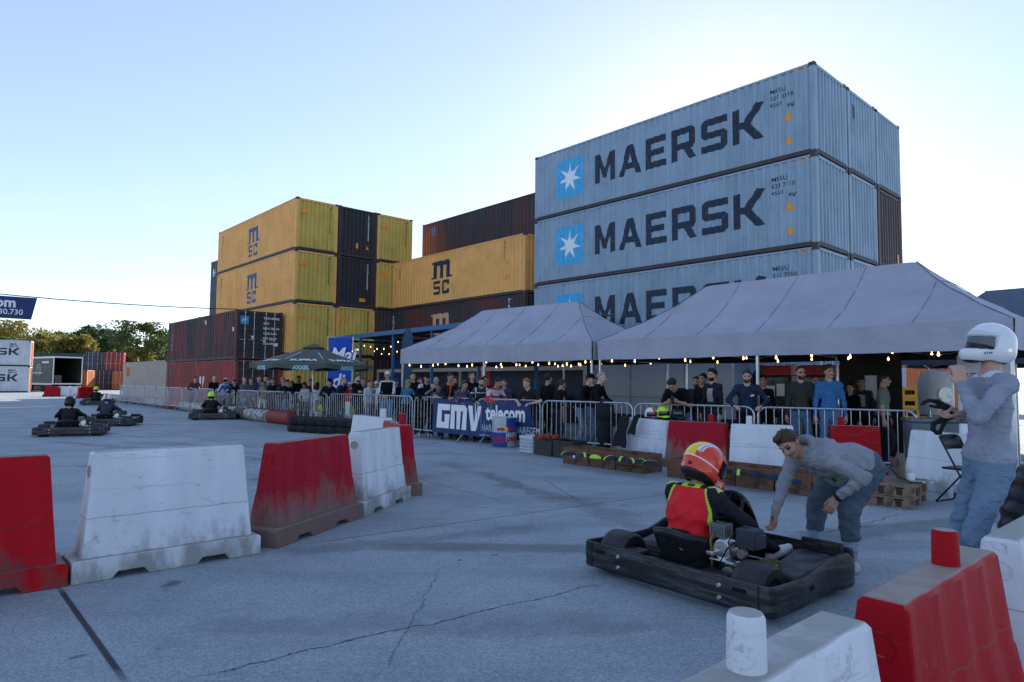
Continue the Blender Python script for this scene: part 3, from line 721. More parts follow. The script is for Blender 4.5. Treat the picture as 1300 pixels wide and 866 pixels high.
# ---------------------------------------------------------------- plastic water barriers
def barrier_plastic(name, col, mud, mudh, amt):
    if name in MATS: return MATS[name]
    m = bpy.data.materials.new(name); m.use_nodes = True; t = m.node_tree; b = t.nodes['Principled BSDF']
    tc = nd(t, 'ShaderNodeTexCoord'); co0 = tc.outputs['Object']; oi = nd(t, 'ShaderNodeObjectInfo')
    off = nd(t, 'ShaderNodeVectorMath', operation='MULTIPLY_ADD'); t.links.new(oi.outputs['Location'], off.inputs[0]); off.inputs[1].default_value = (3.1, 2.3, 0); t.links.new(co0, off.inputs[2]); co = off.outputs[0]
    sx = nd(t, 'ShaderNodeSeparateXYZ'); t.links.new(co0, sx.inputs[0])
    out = mixc(t, ramp(t, noise(t, co, 2.5, 5, .6, (1, 1, .3)), .3, .7), tuple(x*.82 for x in col), col)
    n1 = noise(t, co, 3.5, 8, .7, (1, 1, .4)); n2 = noise(t, co, 14, 6, .7, (.6, .6, 1.5))
    hz = math_(t, 'ADD', math_(t, 'MULTIPLY', math_(t, 'SUBTRACT', mudh, sx.outputs[2]), 1.1), math_(t, 'MULTIPLY', math_(t, 'SUBTRACT', n1, .5), 1.5))
    out = mixc(t, math_(t, 'MULTIPLY', ramp(t, hz, -.08, .22), amt), out, mud)
    out = mixc(t, ramp(t, n2, .6, .74, 0, .55), out, tuple(x*.35+.03 for x in mud))
    n3 = noise(t, co, 2.2, 10, .8); out = mixc(t, ramp(t, n3, .60, .66, 0, .5), out, tuple(x*.5 for x in mud))
    ln = math_(t, 'ABSOLUTE', math_(t, 'SUBTRACT', sx.outputs[2], .455)); out = mixc(t, ramp(t, ln, .002, .006, .45, 0), out, tuple(x*.45 for x in mud))  # groove's shade drawn into the colour as a dark seam line
    scf = noise(t, co, 4, 6, .7, (.25, .25, 3.2)); out = mixc(t, ramp(t, scf, .60, .72, 0, .5), out, tuple(x*.5 for x in mud))
    up = nd(t, 'ShaderNodeNewGeometry'); un = nd(t, 'ShaderNodeSeparateXYZ'); t.links.new(up.outputs['Normal'], un.inputs[0])
    out = mixc(t, math_(t, 'MULTIPLY', ramp(t, un.outputs[2], .7, .95), ramp(t, n1, .28, .5, .3, .92)), out, tuple(min(1, x*1.35) for x in mud))
    t.links.new(out, b.inputs['Base Color']); b.inputs['Roughness'].default_value = .5; b.inputs['Specular IOR Level'].default_value = .12
    bn = nd(t, 'ShaderNodeBump', Strength=.25, Distance=.02); t.links.new(noise(t, co, 6, 6, .65), bn.inputs['Height']); t.links.new(bn.outputs[0], b.inputs['Normal'])
    MATS[name] = m; return m
WPL = barrier_plastic('white_barrier_plastic', (.72, .74, .76), (.25, .245, .22), .05, .65)
WPL2 = barrier_plastic('scuffed_white_barrier_plastic', (.70, .73, .76), (.22, .21, .185), .22, .75)
RPL = barrier_plastic('red_barrier_plastic', (.52, .003, .012), (.09, .08, .07), .22, .8)
RPLM = barrier_plastic('muddy_red_barrier_plastic', (.40, .008, .025), (.17, .165, .135), .40, .82)
RPLF = barrier_plastic('clean_red_barrier_plastic', (.40, .003, .010), (.24, .23, .19), -.3, .7)
def wb_body(Lb=1.42, Lt=1.16, H=.78, zb=.17):
    mb = MB(); N = 29; lev = [(zb, Lb-.14, .34), (zb+.36*(H-zb), None, None), (zb+.385*(H-zb), None, None), (H-.02, Lt, .165), (H, Lt-.03, .135)]
    rows = []
    for li, (z, l, w) in enumerate(lev):
        f = (z-zb)/(H-.02-zb)
        if l is None: 
            l = (Lb-.14)*(1-f)+Lt*f; w = .34*(1-f)**1.25+.165*(1-(1-f)**1.25)
            if li == 2: w -= .012; 
        ring = []
        for side in (-1, 1):
            for i in range(N):
                x = -l/2+l*i/(N-1); k = i % 7
                fl = .017 if (k in (2, 3, 4) and 0 < i < N-1 and li < 3) else (.007 if k in (2, 3, 4) and li == 3 else 0)
                ring.append((x*(1 if side < 0 else -1), side*(w/2-fl), z))
        rows.append(ring)
    n = len(rows[0]); V = [p for r in rows for p in r]; Fc = []
    for a in range(len(rows)-1):
        for i in range(n): Fc.append((a*n+i, a*n+(i+1) % n, (a+1)*n+(i+1) % n, (a+1)*n+i))
    top = (len(rows)-1)*n
    for i in range(N-1): Fc.append((top+i, top+i+1, top+n-2-i, top+n-1-i))
    mb.add(V, Fc); return mb
def wb_base(Lb=1.42, zb=.17):
    """plinth with two forklift notches"""
    mb = MB(); pts = [(-Lb/2, 0)]
    for c in (-Lb*.22, Lb*.22): pts += [(c-.13, 0), (c-.09, .05), (c+.09, .05), (c+.13, 0)]
    pts += [(Lb/2, 0), (Lb/2, zb-.02), (Lb/2-.02, zb), (-Lb/2+.02, zb), (-Lb/2, zb-.02)]
    mb.prism(pts, lambda u, v, t: (u, t, v), -.21, .21); return mb
WBM = {}
def water_barrier(label, c, rz, m, H=.93, L=1.42, stub=None, hole=True, group='red and white plastic track barriers', dots=None):
    o = thing('water_barrier', label, 'barrier', (c[0], c[1], 0), rz, group)
    k = L/1.42; zb = .17*min(1, H/.93)+.0
    wb_body(L, 1.16*k, H, zb).build('body', m, o, smooth=30, bevel=.007)
    wb_base(L, zb-.001).build('base', m, o, smooth=30, bevel=.007)
    if stub is not None:
        mb = MB(); mb.lathe([(.052, H-.01), (.049, H+.13), (.043, H+.142), (0, H+.145)], (stub, 0, 0), 24); mb.build('connector_stub', m, o, smooth=40)
    if hole:
        for s in (-1, 1):
            mb = MB(); mb.lathe([(.045, 0), (.047, .006), (.038, .006), (.034, .002), (0, .002)], (0, 0, 0), 20, axis='X')
            zl = H-.15; f = (zl-zb)/(H-.02-zb); xl = ((L-.14)*(1-f)+1.16*k*f)/2
            h = mb.build('lug', RPLF if m is RPLM else m, o); h.scale = (s, 1, 1); h.location = (s*(xl-.001), 0, zl); h.rotation_euler = (0, -s*math.atan((L-.14-1.16*k)/2/(H-zb)), 0)
    return o
def between(label, a, b, m, **kw):
    a, b = Vector(a[:2]), Vector(b[:2]); d = b-a; c = (a+b)/2; nrm = Vector((-d.y, d.x)).normalized()*.21
    if nrm.y < 0: nrm = -nrm
    c = c+nrm
    return water_barrier(label, c, math.atan2(d.y, d.x), m, L=d.length, **kw)
a1, b1 = at(90, 744), at(331, 703)
between('white scuffed plastic barrier standing between the two red ones at the left', a1, b1, WPL2, H=.95)
d = (b1-a1).normalized()
c0 = a1-d*.02; between('red plastic barrier cut off by the left edge', c0-d*1.42+Vector((-.02, .02, 0)), c0, RPL, H=.95)
between('mud stained red plastic barrier with a bright red end and a round lug', at(352, 697), at(461, 657), RPLM, H=.93)
between('white plastic barrier joined to the mud stained red one', at(463, 656), at(522, 633), WPL2, H=.93)
q = at(519, 631); water_barrier('red plastic barrier seen edge-on behind the white one, with a red stub on top', q+Vector((-.30, .72, 0)), R(112), RPLM, H=.93, stub=-.34)
q = at(498, 605); water_barrier('small white plastic barrier end with a stub, peeking over the joined pair', q+Vector((-.45, .5, 0)), R(128), WPL, H=.93, stub=-.4)
# near right run
dr = Vector((.86, .76)).normalized(); wa = math.atan2(dr.y, dr.x)
pw = Vector((1.11, 2.21)); pr = Vector((1.285, 2.335))
water_barrier('white plastic barrier in the near right corner with a thick white stub', pw-dr*.61, wa, WPL, H=.78, stub=-.04)
water_barrier('clean red plastic barrier in the near right corner with a red stub', pr+dr*.585, wa, RPLF, H=.78, stub=.13)
water_barrier('white plastic barrier cut off by the right edge beyond the clean red one', pr+dr*(.585+1.43+.02)+Vector((.03, -.01)), wa, WPL, H=.78)
# run behind the crates
GB = 'plastic barriers behind the wooden crates'
between('white plastic barrier with a black jacket hung over it', at(778, 579), at(846, 591), WPL2, H=.82, group=GB)
between('grey and red faded plastic barrier with a small red stub behind the orange helmet', at(838, 592), at(926, 600), RPLM, H=.84, group=GB, stub=.25)
between('white plastic barrier with a white stub behind the bending person', at(920, 601), at(1018, 606), WPL, H=.84, group=GB, stub=-.2)
between('clean red plastic barrier right behind the grey hoodie', at(1050, 607), at(1128, 611), RPLF, H=.86, group=GB, stub=-.2)
between('long white plastic barrier with a white stub behind the stacked pallets', at(1140, 616), at(1250, 638), WPL2, H=.86, group=GB, stub=.25)
# far chicane
GC = 'small far chicane barriers'
for x, m, lab, rzz in ((66, RPLF, 'far red chicane barrier beside the truck', .1), (79.5, WPL, 'far white chicane barrier beside the truck', .1), (92, WPL2, 'far white chicane barrier, third beside the truck', .5), (108.5, RPLF, 'far red chicane barrier in front of the orange container', 1.1)):
    p = at(x, 503.5 if x < 100 else 505.5); water_barrier(lab, p, rzz, m, H=.85, group=GC, hole=False, L=1.3)

# ---------------------------------------------------------------- roll barriers and tyres
def roll(label, a, b, m, m2):
    a, b = Vector(a), Vector(b); d = b-a; L = d.length
    o = thing('roll_barrier', label, 'track barrier', (a.x, a.y, 0), math.atan2(d.y, d.x), 'roll barriers along the track edge')
    mb = MB(); r = .23; prof = [(0, 0), (r*.8, 0), (r*.96, .03)]
    n = 9
    for i in range(n): prof += [(r, .06+(L-.12)*i/n), (r, .06+(L-.12)*(i+.7)/n), (r*.93, .06+(L-.12)*(i+.78)/n), (r*.93, .06+(L-.12)*(i+.95)/n)]
    prof += [(r*.96, L-.03), (r*.8, L), (0, L)]
    mb.lathe(prof, (0, 0, r), 16, axis='X'); mb.build('tube', m, o)
    mb = MB()
    for i in range(6): mb.bx(L*(i+.6)/7-.05, L*(i+.6)/7+.05, -.09, .09, 2*r-.012, 2*r+.02)
    mb.build('strap', m2, o)
CREAMP = mat('dirty_white_tube', (.5, .5, .47), .6, dirt=(.13, .12, .1), dirt_amt=.75, dscale=5); BROWNP = mat('brown_tube', (.17, .11, .08), .7, dirt=(.06, .05, .045), dirt_amt=.6, dscale=5); REDP = mat('red_tube', (.32, .035, .022), .55, dirt=(.12, .07, .06), dirt_amt=.5, dscale=5)
rx = [(130, 508), (158, 511.5), (186, 514.5), (213, 518.5), (232, 521), (262, 525), (279, 527.5), (302, 531), (315, 533), (343, 536.5), (371, 540)]
rlab = ['cream roll barrier farthest along the kerb', 'brown roll barrier near the far kart', 'cream roll barrier near the far kart', 'red roll barrier at the end of the far group', 'cream roll barrier behind the neon helmet driver', 'brown roll barrier right beside the neon helmet driver', 'white roll barrier, third from the tyres', 'brown roll barrier, narrow one between two white ones', 'white roll barrier next to the red end roll', 'red roll barrier end, next to the tyres']
for i, (lab, m) in enumerate(zip(rlab, (CREAMP, BROWNP, CREAMP, REDP, CREAMP, BROWNP, CREAMP, BROWNP, CREAMP, REDP))):
    roll(lab, at(*rx[i]), at(*rx[i+1]), m, BROWNP if m is not BROWNP else CREAMP)
def tyre_mesh(r=.30, w=.24, name='tyre', hub=.5):
    mb = MB(); h = w/2; mb.lathe([(r*hub, -h*.8), (r*hub*1.1, -h), (r*.86, -h), (r*.97, -h*.8), (r, -h*.45), (r, h*.45), (r*.97, h*.8), (r*.86, h), (r*hub*1.1, h), (r*hub, h*.8), (r*hub, -h*.8)], (0, 0, 0), 24); return mb
tyo = None
ta, tb = at(372, 548), at(447, 553)
for i in range(7):
    f = i/6.; p = ta.lerp(tb, f)+Vector((.12, .18, 0))
    for lv in range(2):
        if tyo is None:
            tyo = tyre_mesh(.34, .22, hub=.45).build('tyre', RUBBER); o = tyo
        else: o = tyo.copy(); COL.objects.link(o)
        o.location = (p.x+.02*lv, p.y, .11+.22*lv); o.rotation_euler = (0, 0, i)
        tag(o, 'black tyre in the double-stacked row along the foot of the barriers', 'tyre', 'tyres stacked along the barriers')
tl = at(-16, 512)
for i in range(4):
    for lv in range(2):
        o = tyo.copy(); COL.objects.link(o); o.location = (tl.x+.72*i*.9-.6, tl.y-.68*i-.4, .11+.22*lv); tag(o, 'black tyre in the low stack cut off by the left edge', 'tyre', 'tyres at the left edge')

# ---------------------------------------------------------------- tents
TENTF = mat('grey_tent_fabric', (.355, .36, .415), .75, 0, .10, 1.2, .05, 30, wrinkle=(1.0, 2.6, (.5, 1.8, 1.0)))
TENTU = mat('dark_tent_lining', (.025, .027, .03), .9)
TENTN = mat('slate_tent_fabric', (.10, .13, .17), .75)
ALU = mat('tent_aluminium', (.6, .62, .64), .35, .8)
def tent(label, FLp, FRp, D, eave, peak, val, nleg, seed, fab=TENTF, group='pop-up tents over the spectators'):
    a, b = Vector((FLp[0], FLp[1], 0)), Vector((FRp[0], FRp[1], 0)); d = b-a; L = d.length
    o = thing('pop_up_tent', label, 'tent', (a.x, a.y, 0), math.atan2(d.y, d.x), group)
    n = 12; st = D/2/n; nu = max(2*n, round(L/st)); su = L/nu; nv = 2*n
    rg = np.random.default_rng(seed)
    ph = rg.uniform(0, 6, 6)
    def z(u, v):
        du, dv = min(u, L-u)/(D/2), min(v, D-v)/(D/2); t = max(0, min(1, du, dv))
        zz = eave+(peak-eave)*(t*.80+.20*t*t)
        zz -= .075*math.sin(math.pi*t)*abs(math.sin(math.pi*u/L*(nleg-1)))
        zz += .016*math.sin(9*u+ph[0]+3*v)*math.sin(math.pi*t)+.010*math.sin(23*v+ph[1]+2*u)*math.sin(math.pi*t)
        return zz
    mb = MB()
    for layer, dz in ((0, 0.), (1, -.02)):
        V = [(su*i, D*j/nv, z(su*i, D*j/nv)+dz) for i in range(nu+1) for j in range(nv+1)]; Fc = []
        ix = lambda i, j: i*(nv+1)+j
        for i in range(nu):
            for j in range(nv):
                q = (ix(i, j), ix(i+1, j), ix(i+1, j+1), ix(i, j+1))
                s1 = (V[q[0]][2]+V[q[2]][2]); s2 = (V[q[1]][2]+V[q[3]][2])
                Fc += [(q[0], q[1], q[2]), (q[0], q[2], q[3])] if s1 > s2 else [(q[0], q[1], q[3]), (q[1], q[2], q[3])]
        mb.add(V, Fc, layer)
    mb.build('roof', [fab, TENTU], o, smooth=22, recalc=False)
    mb = MB()
    def vstrip(p0, p1, out):
        k = 64; V = []
        for i in range(k+1):
            f = i/k; x = p0[0]+(p1[0]-p0[0])*f; y = p0[1]+(p1[1]-p0[1])*f
            s = math.hypot(p1[0]-p0[0], p1[1]-p0[1])*f
            w = .018*math.sin(5.1*s+ph[2])+.012*math.sin(13*s+ph[3])
            sag = .03*abs(math.sin(math.pi*f*(nleg-1)))
            for q, (zz, amp) in enumerate(((eave+.004, 0), (eave-val*.35-sag*.6, .6), (eave-val*.7-sag*.8, 1), (eave-val-sag*.5, 1.2))):
                V.append((x+out[0]*(.02+w*amp), y+out[1]*(.02+w*amp), zz))
        Fc = [(i*4+j, (i+1)*4+j, (i+1)*4+j+1, i*4+j+1) for i in range(k) for j in range(3)]
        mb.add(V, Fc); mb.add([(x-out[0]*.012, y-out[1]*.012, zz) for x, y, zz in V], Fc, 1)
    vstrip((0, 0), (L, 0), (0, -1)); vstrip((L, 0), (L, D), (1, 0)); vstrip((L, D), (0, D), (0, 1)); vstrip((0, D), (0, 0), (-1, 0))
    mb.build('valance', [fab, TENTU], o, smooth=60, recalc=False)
    mb = MB()
    seams = [L*k/6 for k in range(1, 6)]
    for u in seams:
        for (v0, v1) in ((0, D/2), (D, D/2)):
            mb.tube([(u, v0+(v1-v0)*q/10, z(u, v0+(v1-v0)*q/10)+.004) for q in range(11)], .005, 4)
    for cu, cv in ((0, 0), (L, 0), (L, D), (0, D)):
        mb.tube([(cu+(1 if cu == 0 else -1)*D/2*q/10, cv+(1 if cv == 0 else -1)*D/2*q/10, z(cu+(1 if cu == 0 else -1)*D/2*q/10, cv+(1 if cv == 0 else -1)*D/2*q/10)+.004) for q in range(11)], .008, 4)
    mb.build('seam', TENTN if fab is TENTF else DARK, o)
    legs = [(L*k/(nleg-1), v) for k in range(nleg) for v in (.04, D-.04)]
    for u, v in legs:
        u = min(max(u, .04), L-.04)
        mb = MB(); mb.bx(u-.022, u+.022, v-.022, v+.022, .01, eave-.05); mb.bx(u-.06, u+.06, v-.06, v+.06, 0, .012); mb.build('leg', ALU, o)
    mb = MB(); zt, zb = eave-.07, eave-.38
    def scissor(p, q, k):
        for i in range(k):
            a_ = Vector(p).lerp(Vector(q), i/k); b_ = Vector(p).lerp(Vector(q), (i+1)/k)
            mb.cyl((a_.x, a_.y, zt), (b_.x, b_.y, zb), .013, n=5); mb.cyl((a_.x, a_.y, zb), (b_.x, b_.y, zt), .013, n=5)
    for k in range(nleg-1):
        for v in (.05, D-.05): scissor((L*k/(nleg-1), v, 0), (L*(k+1)/(nleg-1), v, 0), 2)
    for u in [L*k/(nleg-1) for k in range(nleg)]:
        uu = min(max(u, .05), L-.05); scissor((uu, .05, 0), (uu, D-.05, 0), 2)
    mb.cyl((D/2, D/2, peak-.08), (D/2, D/2, eave-.2), .02, n=6); mb.cyl((L-D/2, D/2, peak-.08), (L-D/2, D/2, eave-.2), .02, n=6); mb.cyl((D/2, D/2, peak-.1), (L-D/2, D/2, peak-.1), .015, n=6)
    mb.build('truss', ALU, o)
    return o, a, d.normalized(), L
T1 = tent('smaller grey pop-up tent over the banner crowd, left of the long one', (-3.60, 21.45), (1.97, 16.19), 3.7, 2.555, 3.86, .46, 3, 1)
T2 = tent('long grey pop-up tent over the men leaning on the barriers, right of the smaller one', (2.10, 16.10), (7.53, 9.87), 3.7, 2.555, 3.90, .46, 3, 2)
tb_ = Vector((T2[1].x, T2[1].y))+Vector((T2[2].x, T2[2].y))*4.7+Vector((.75, .66))*4.3
T3 = tent('slate blue pop-up tent whose tip shows behind the long grey one', tb_, tb_+Vector((T2[2].x, T2[2].y))*5.4, 3.7, 2.4, 3.75, .4, 3, 3, TENTN)

# ---------------------------------------------------------------- string lights
BULB = mat('warm_bulb', (1, .8, .5), .3, emit=(1, .60, .22, 1.6)); 
bulb_me = None
def string_light(label, pts, nb, sag, group='string lights', sink=.0):
    global bulb_me
    o = thing('string_light', label, 'string lights', pts[0], 0, group)
    mb = MB(); path = []; base = Vector(pts[0])
    for a, b in zip(pts[:-1], pts[1:]):
        for k in range(12):
            f = k/12; p = Vector(a).lerp(Vector(b), f); p.z -= sag*4*f*(1-f); path.append(p-base)
    path.append(Vector(pts[-1])-base)
    mb.tube(path, .006, 5); mb.build('cable', DARK, o)
    if bulb_me is None:
        q = MB(); q.lathe([(.008, .02), (.011, .0), (.019, -.02), (.021, -.035), (.014, -.05), (0, -.056)], n=10); t_ = q.build('tmp', BULB); bulb_me = t_.data; bpy.data.objects.remove(t_)
    for i in range(nb):
        f = (i+.5)/nb*(len(path)-1); k = int(f); p = path[k].lerp(path[min(k+1, len(path)-1)], f-k)
        w = link('bulb', bulb_me, o); w.location = p
def along(T, f, v, z): 
    _, a, d, L = T; nn = Vector((-d.y, d.x, 0)); p = a+d*(L*f)+nn*v; return (p.x, p.y, z)
string_light('warm string light under the front edge of the smaller grey tent', [along(T1, f, .12, 2.12) for f in (0, .25, .5, .75, 1)], 13, .1)
string_light('warm string light under the back edge of the smaller grey tent', [along(T1, f, 3.4, 2.2) for f in (0, .33, .66, 1)], 9, .12)
string_light('warm string light crossing the smaller grey tent', [along(T1, .1, .3, 2.15), along(T1, .5, 3.2, 2.15), along(T1, .98, .4, 2.15)], 9, .12)
string_light('warm string light under the front edge of the long grey tent', [along(T2, f, .12, 2.14) for f in (0, .2, .4, .6, .8, 1)], 12, .08)
string_light('warm string light under the back edge of the long grey tent', [along(T2, f, 3.3, 2.22) for f in (0, .25, .5, .75, 1)], 10, .1)

# ---------------------------------------------------------------- long canopy in front of the containers
ca, cb = Vector((-9.75, 35.1, 0)), Vector((.95, 21.9, 0)); cd_ = (cb-ca).normalized(); cn = Vector((-cd_.y, cd_.x, 0))
Lc = (cb-ca).length
t = thing('long_canopy', 'long blue edged canopy on posts in front of the lower containers', 'canopy', (ca.x, ca.y, 0), math.atan2(cd_.y, cd_.x))
CANB = mat('canopy_blue', (.03, .13, .27), .5, dirt=(.08, .1, .12), dirt_amt=.3); CANU = mat('canopy_sheet', (.05, .08, .11), .5)
mb = MB(); mb.bx(0, Lc, -.06, .02, 3.62, 3.82); mb.build('fascia', CANB, t)
mb = MB(); V = []; K = 90
for i in range(K+1):
    x = Lc*i/K; zz = 3.78+(.05 if i % 2 else 0); V += [(x, .02, zz), (x, 3.9, zz+.25)]
mb.add(V, [(2*i, 2*i+2, 2*i+3, 2*i+1) for i in range(K)]); mb.build('roof_sheet', CANU, t, smooth=0)
for k in range(6):
    x = .3+(Lc-.6)*k/5; mb = MB(); mb.bx(x-.05, x+.05, .03, .13, 0, 3.66); mb.build('post', CANB, t)
    mb = MB(); mb.bx(x-.05, x+.05, .14, 3.9, 3.60, 3.72); mb.build('rafter', CANU, t)
mb = MB(); mb.bx(.5, Lc-.5, 2.6, 2.7, 2.0, 2.16); mb.bx(.5, .6, 2.6, 2.7, 0, 2.0); mb.bx(Lc*.5-.05, Lc*.5+.05, 2.6, 2.7, 0, 2.0); mb.bx(Lc-.6, Lc-.5, 2.6, 2.7, 0, 2.0); mb.build('counter_beam', mat('pale_timber', (.42, .36, .28), .6), t)
def can(f, v, z): p = ca+cd_*(Lc*f)+cn*v; return (p.x, p.y, z)
string_light('pale string light hung in loops under the long canopy front', [can(f, .3, 3.35) for f in (.03, .22, .41, .6, .8, .98)], 24, .3)
string_light('pale string light hung deeper under the long canopy', [can(f, 2.2, 3.3) for f in (.03, .25, .5, .75, .98)], 18, .35)
# navy bar wall below the canopy with menu boards
o = thing('bar_wall', 'dark navy bar wall with red menu board under the canopy', 'bar wall', can(.16, 3.3, 0), math.atan2(cd_.y, cd_.x))
BW = mat('bar_navy', (.012, .02, .04), .5); mb = MB(); Lw = Lc*.80
mb.bx(0, Lw, 0, .08, 0, 3.3); mb.build('panel', BW, o)
mb = MB(); mb.bx(Lw*.45, Lw*.53, -.03, -.002, 1.2, 2.4); mb.build('menu_board', mat('menu_red', (.5, .04, .03), .5), o)
mb = MB()
for k in range(6): mb.bx(Lw*(.2+.13*k), Lw*(.2+.13*k)+.7, -.5, -.01, .0, 1.05)
mb.build('counter', mat('counter_wood', (.12, .08, .05), .6), o)
# blue beach-flag style cloth banner and feather flag
BLUEF = mat('royal_blue_cloth', (.015, .07, .42), .7, var=.15)
p = dep(430, 500, 27.5); o = thing('cloth_banner', 'tall royal blue cloth banner with white script on a stand, behind the parasol', 'banner', (p.x, p.y, 0), R(-18))
mb = MB(); V = []
for i in range(13):
    for j in range(13):
        u, v = i/12, j/12; V.append((-.55+1.1*u, .05*math.sin(7*u+2*v)+.04*math.sin(11*v), .35+2.95*v))
mb.add(V, [(i*13+j, (i+1)*13+j, (i+1)*13+j+1, i*13+j+1) for i in range(12) for j in range(12)]); mb.add([(x, y+.006, z_) for x, y, z_ in V], [(i*13+j, (i+1)*13+j, (i+1)*13+j+1, i*13+j+1) for i in range(12) for j in range(12)]); mb.build('cloth', BLUEF, o, smooth=60)
mb = MB(); mb.tube([(-.6, .03, 0), (-.6, .03, 3.35), (.6, .03, 3.35), (.6, .03, 0)], .02, 6); mb.bx(-.7, -.5, -.3, .35, 0, .02); mb.bx(.5, .7, -.3, .35, 0, .02); mb.build('stand', ALU, o)
V, Fc = text_at('Mai', -.42, 2.3, .85, bold=.02, shear=.25); mb = MB(); mb.add([(x, -.10, z_) for x, z_ in V], Fc); V, Fc = text_at('di', -.3, 1.25, .8, bold=.02, shear=.2); mb.add([(x, -.10, z_) for x, z_ in V], Fc); mb.build('lettering', WHITEPAINT, o, smooth=0)
p = dep(509, 500, 22.9); o = thing('feather_flag', 'narrow dark blue feather flag on a pole at the left end of the smaller tent', 'flag', (p.x, p.y, 0), R(-20))
mb = MB(); mb.tube([(0, 0, .02), (0, 0, 2.9), (.1, 0, 3.25), (.3, 0, 3.42)], .016, 6); mb.lathe([(.0, 0), (.22, 0), (.2, .06), (.03, .08)], n=14); mb.build('pole', DARK, o)
mb = MB(); pts = [(.02, 1.2), (.02, 2.95), (.12, 3.22), (.3, 3.38), (.42, 3.1), (.45, 2.4), (.4, 1.3)]; mb.prism(pts, lambda u, v, t_: (u, t_+.03*math.sin(4*v), v), -.004, .004); mb.build('cloth', mat('dark_flag', (.03, .07, .12), .7), o)

# ---------------------------------------------------------------- parasol
p = at(398, 529); p = Vector((-7.0, 23.3, 0)); o = thing('parasol', 'large dark olive square parasol with white print over the left crowd', 'parasol', p, R(8))
OLIVE = mat('olive_parasol_fabric', (.085, .10, .075), .8, 0, .15, 3)
mb = MB(); rim, ap, rr_ = 2.10, 2.78, 2.12
ring = [(rr_*math.cos(R(45*k+20))*(1), rr_*math.sin(R(45*k+20)), rim) for k in range(8)]
def pz(f): return rim+(ap-rim)*(1-f)-.05*math.sin(math.pi*f)
for k in range(8):
    a, b = Vector(ring[k]), Vector(ring[(k+1) % 8]); V = []; n = 8
    for i in range(n+1):
        f = .12+.88*i/n
        for j in range(n+1):
            q = a.lerp(b, j/n)*f; V.append((q.x, q.y, pz(f)-.06*f*math.sin(math.pi*j/n)))
    mb.add(V, [(i*(n+1)+j, (i+1)*(n+1)+j, (i+1)*(n+1)+j+1, i*(n+1)+j+1) for i in range(n) for j in range(n)])
    mb.add([V[-n-1+j] for j in range(n+1)]+[(V[-n-1+j][0], V[-n-1+j][1], V[-n-1+j][2]-.16) for j in range(n+1)], [(j, j+1, n+2+j, n+1+j) for j in range(n)])
    mb.add([(0, 0, ap+.06), (a.x*.2, a.y*.2, pz(.2)+.05), (b.x*.2, b.y*.2, pz(.2)+.05)], [(0, 1, 2)])
mb.build('canopy', OLIVE, o, smooth=25)
mb = MB()
for k in range(8): mb.tube([(0, 0, ap-.06), tuple(x*.98 for x in ring[k][:2])+(rim-.03,)], .014, 5); mb.tube([(0, 0, 1.9), (ring[k][0]*.5, ring[k][1]*.5, pz(.5)-.06)], .012, 5)
mb.build('ribs', ALU, o)
mb = MB(); mb.cyl((0, 0, .05), (0, 0, ap), .032, n=10); mb.build('pole', ALU, o)
mb = MB(); mb.bx(-.45, .45, -.45, .45, 0, .06); mb.build('base', DARK, o, bevel=.01)
def on_par(text, k, f0, size, m, valance=False, off=0):
    a, b = Vector(ring[k]), Vector(ring[(k+1) % 8]); mid = (a+b)/2; tdir = (b-a).normalized(); V, Fc = font_mesh(text, size, bold=.012, align='CENTER')
    out = []
    for x, y in V:
        x += off
        if valance:
            q = mid+tdir*x; outv = Vector((mid.x, mid.y, 0)).normalized()*.012; out.append((q.x+outv.x, q.y+outv.y, rim-.06-.14+y-.02))
        else:
            f = f0-y/2.2; q = mid*f+tdir*x; out.append((q.x, q.y, pz(f)-.06*f+.05))
    mb = MB(); mb.add(out, Fc); mb.build('lettering', m, o, smooth=0)
PALEB = mat('pale_blue_print', (.25, .5, .6), .6)
for k in range(8):
    on_par('SUPRA', k, .86, .30, WHITEPAINT); on_par('AXXEL', k, 0, .17, PALEB, True)

# ---------------------------------------------------------------- printed banner on the barriers
ba, bb = onfence(552), onfence(676); d = bb-ba; Lb = d.length
nn = Vector((d.y, -d.x, 0)).normalized(); nn = nn if nn.y < 0 else -nn
o = thing('printed_banner', 'navy blue printed banner with white GMV telecom lettering tied to the barriers', 'banner', ba+nn*.05, math.atan2(d.y, d.x))
BAN = mat('banner_navy', (.012, .035, .12), .45, var=.2, scale=2)
def bwave(u, v): return -.012*math.sin(5*u+1)*(1-v*.6)-.010*math.sin(13*u+4*v)-.03*max(0, .35-v)
mb = MB(); NX, NZ = 60, 10
def bz(u, v): return .19+.89*v-.03*math.sin(math.pi*u/Lb)*(v)-.06*(1-v)*(u/Lb)
for dy in (0, .004):
    V = [(Lb*i/NX, bwave(Lb*i/NX, j/NZ)+dy, bz(Lb*i/NX, j/NZ)) for i in range(NX+1) for j in range(NZ+1)]
    mb.add(V, [(i*(NZ+1)+j, (i+1)*(NZ+1)+j, (i+1)*(NZ+1)+j+1, i*(NZ+1)+j+1) for i in range(NX) for j in range(NZ)])
mb.build('sheet', BAN, o, smooth=60)
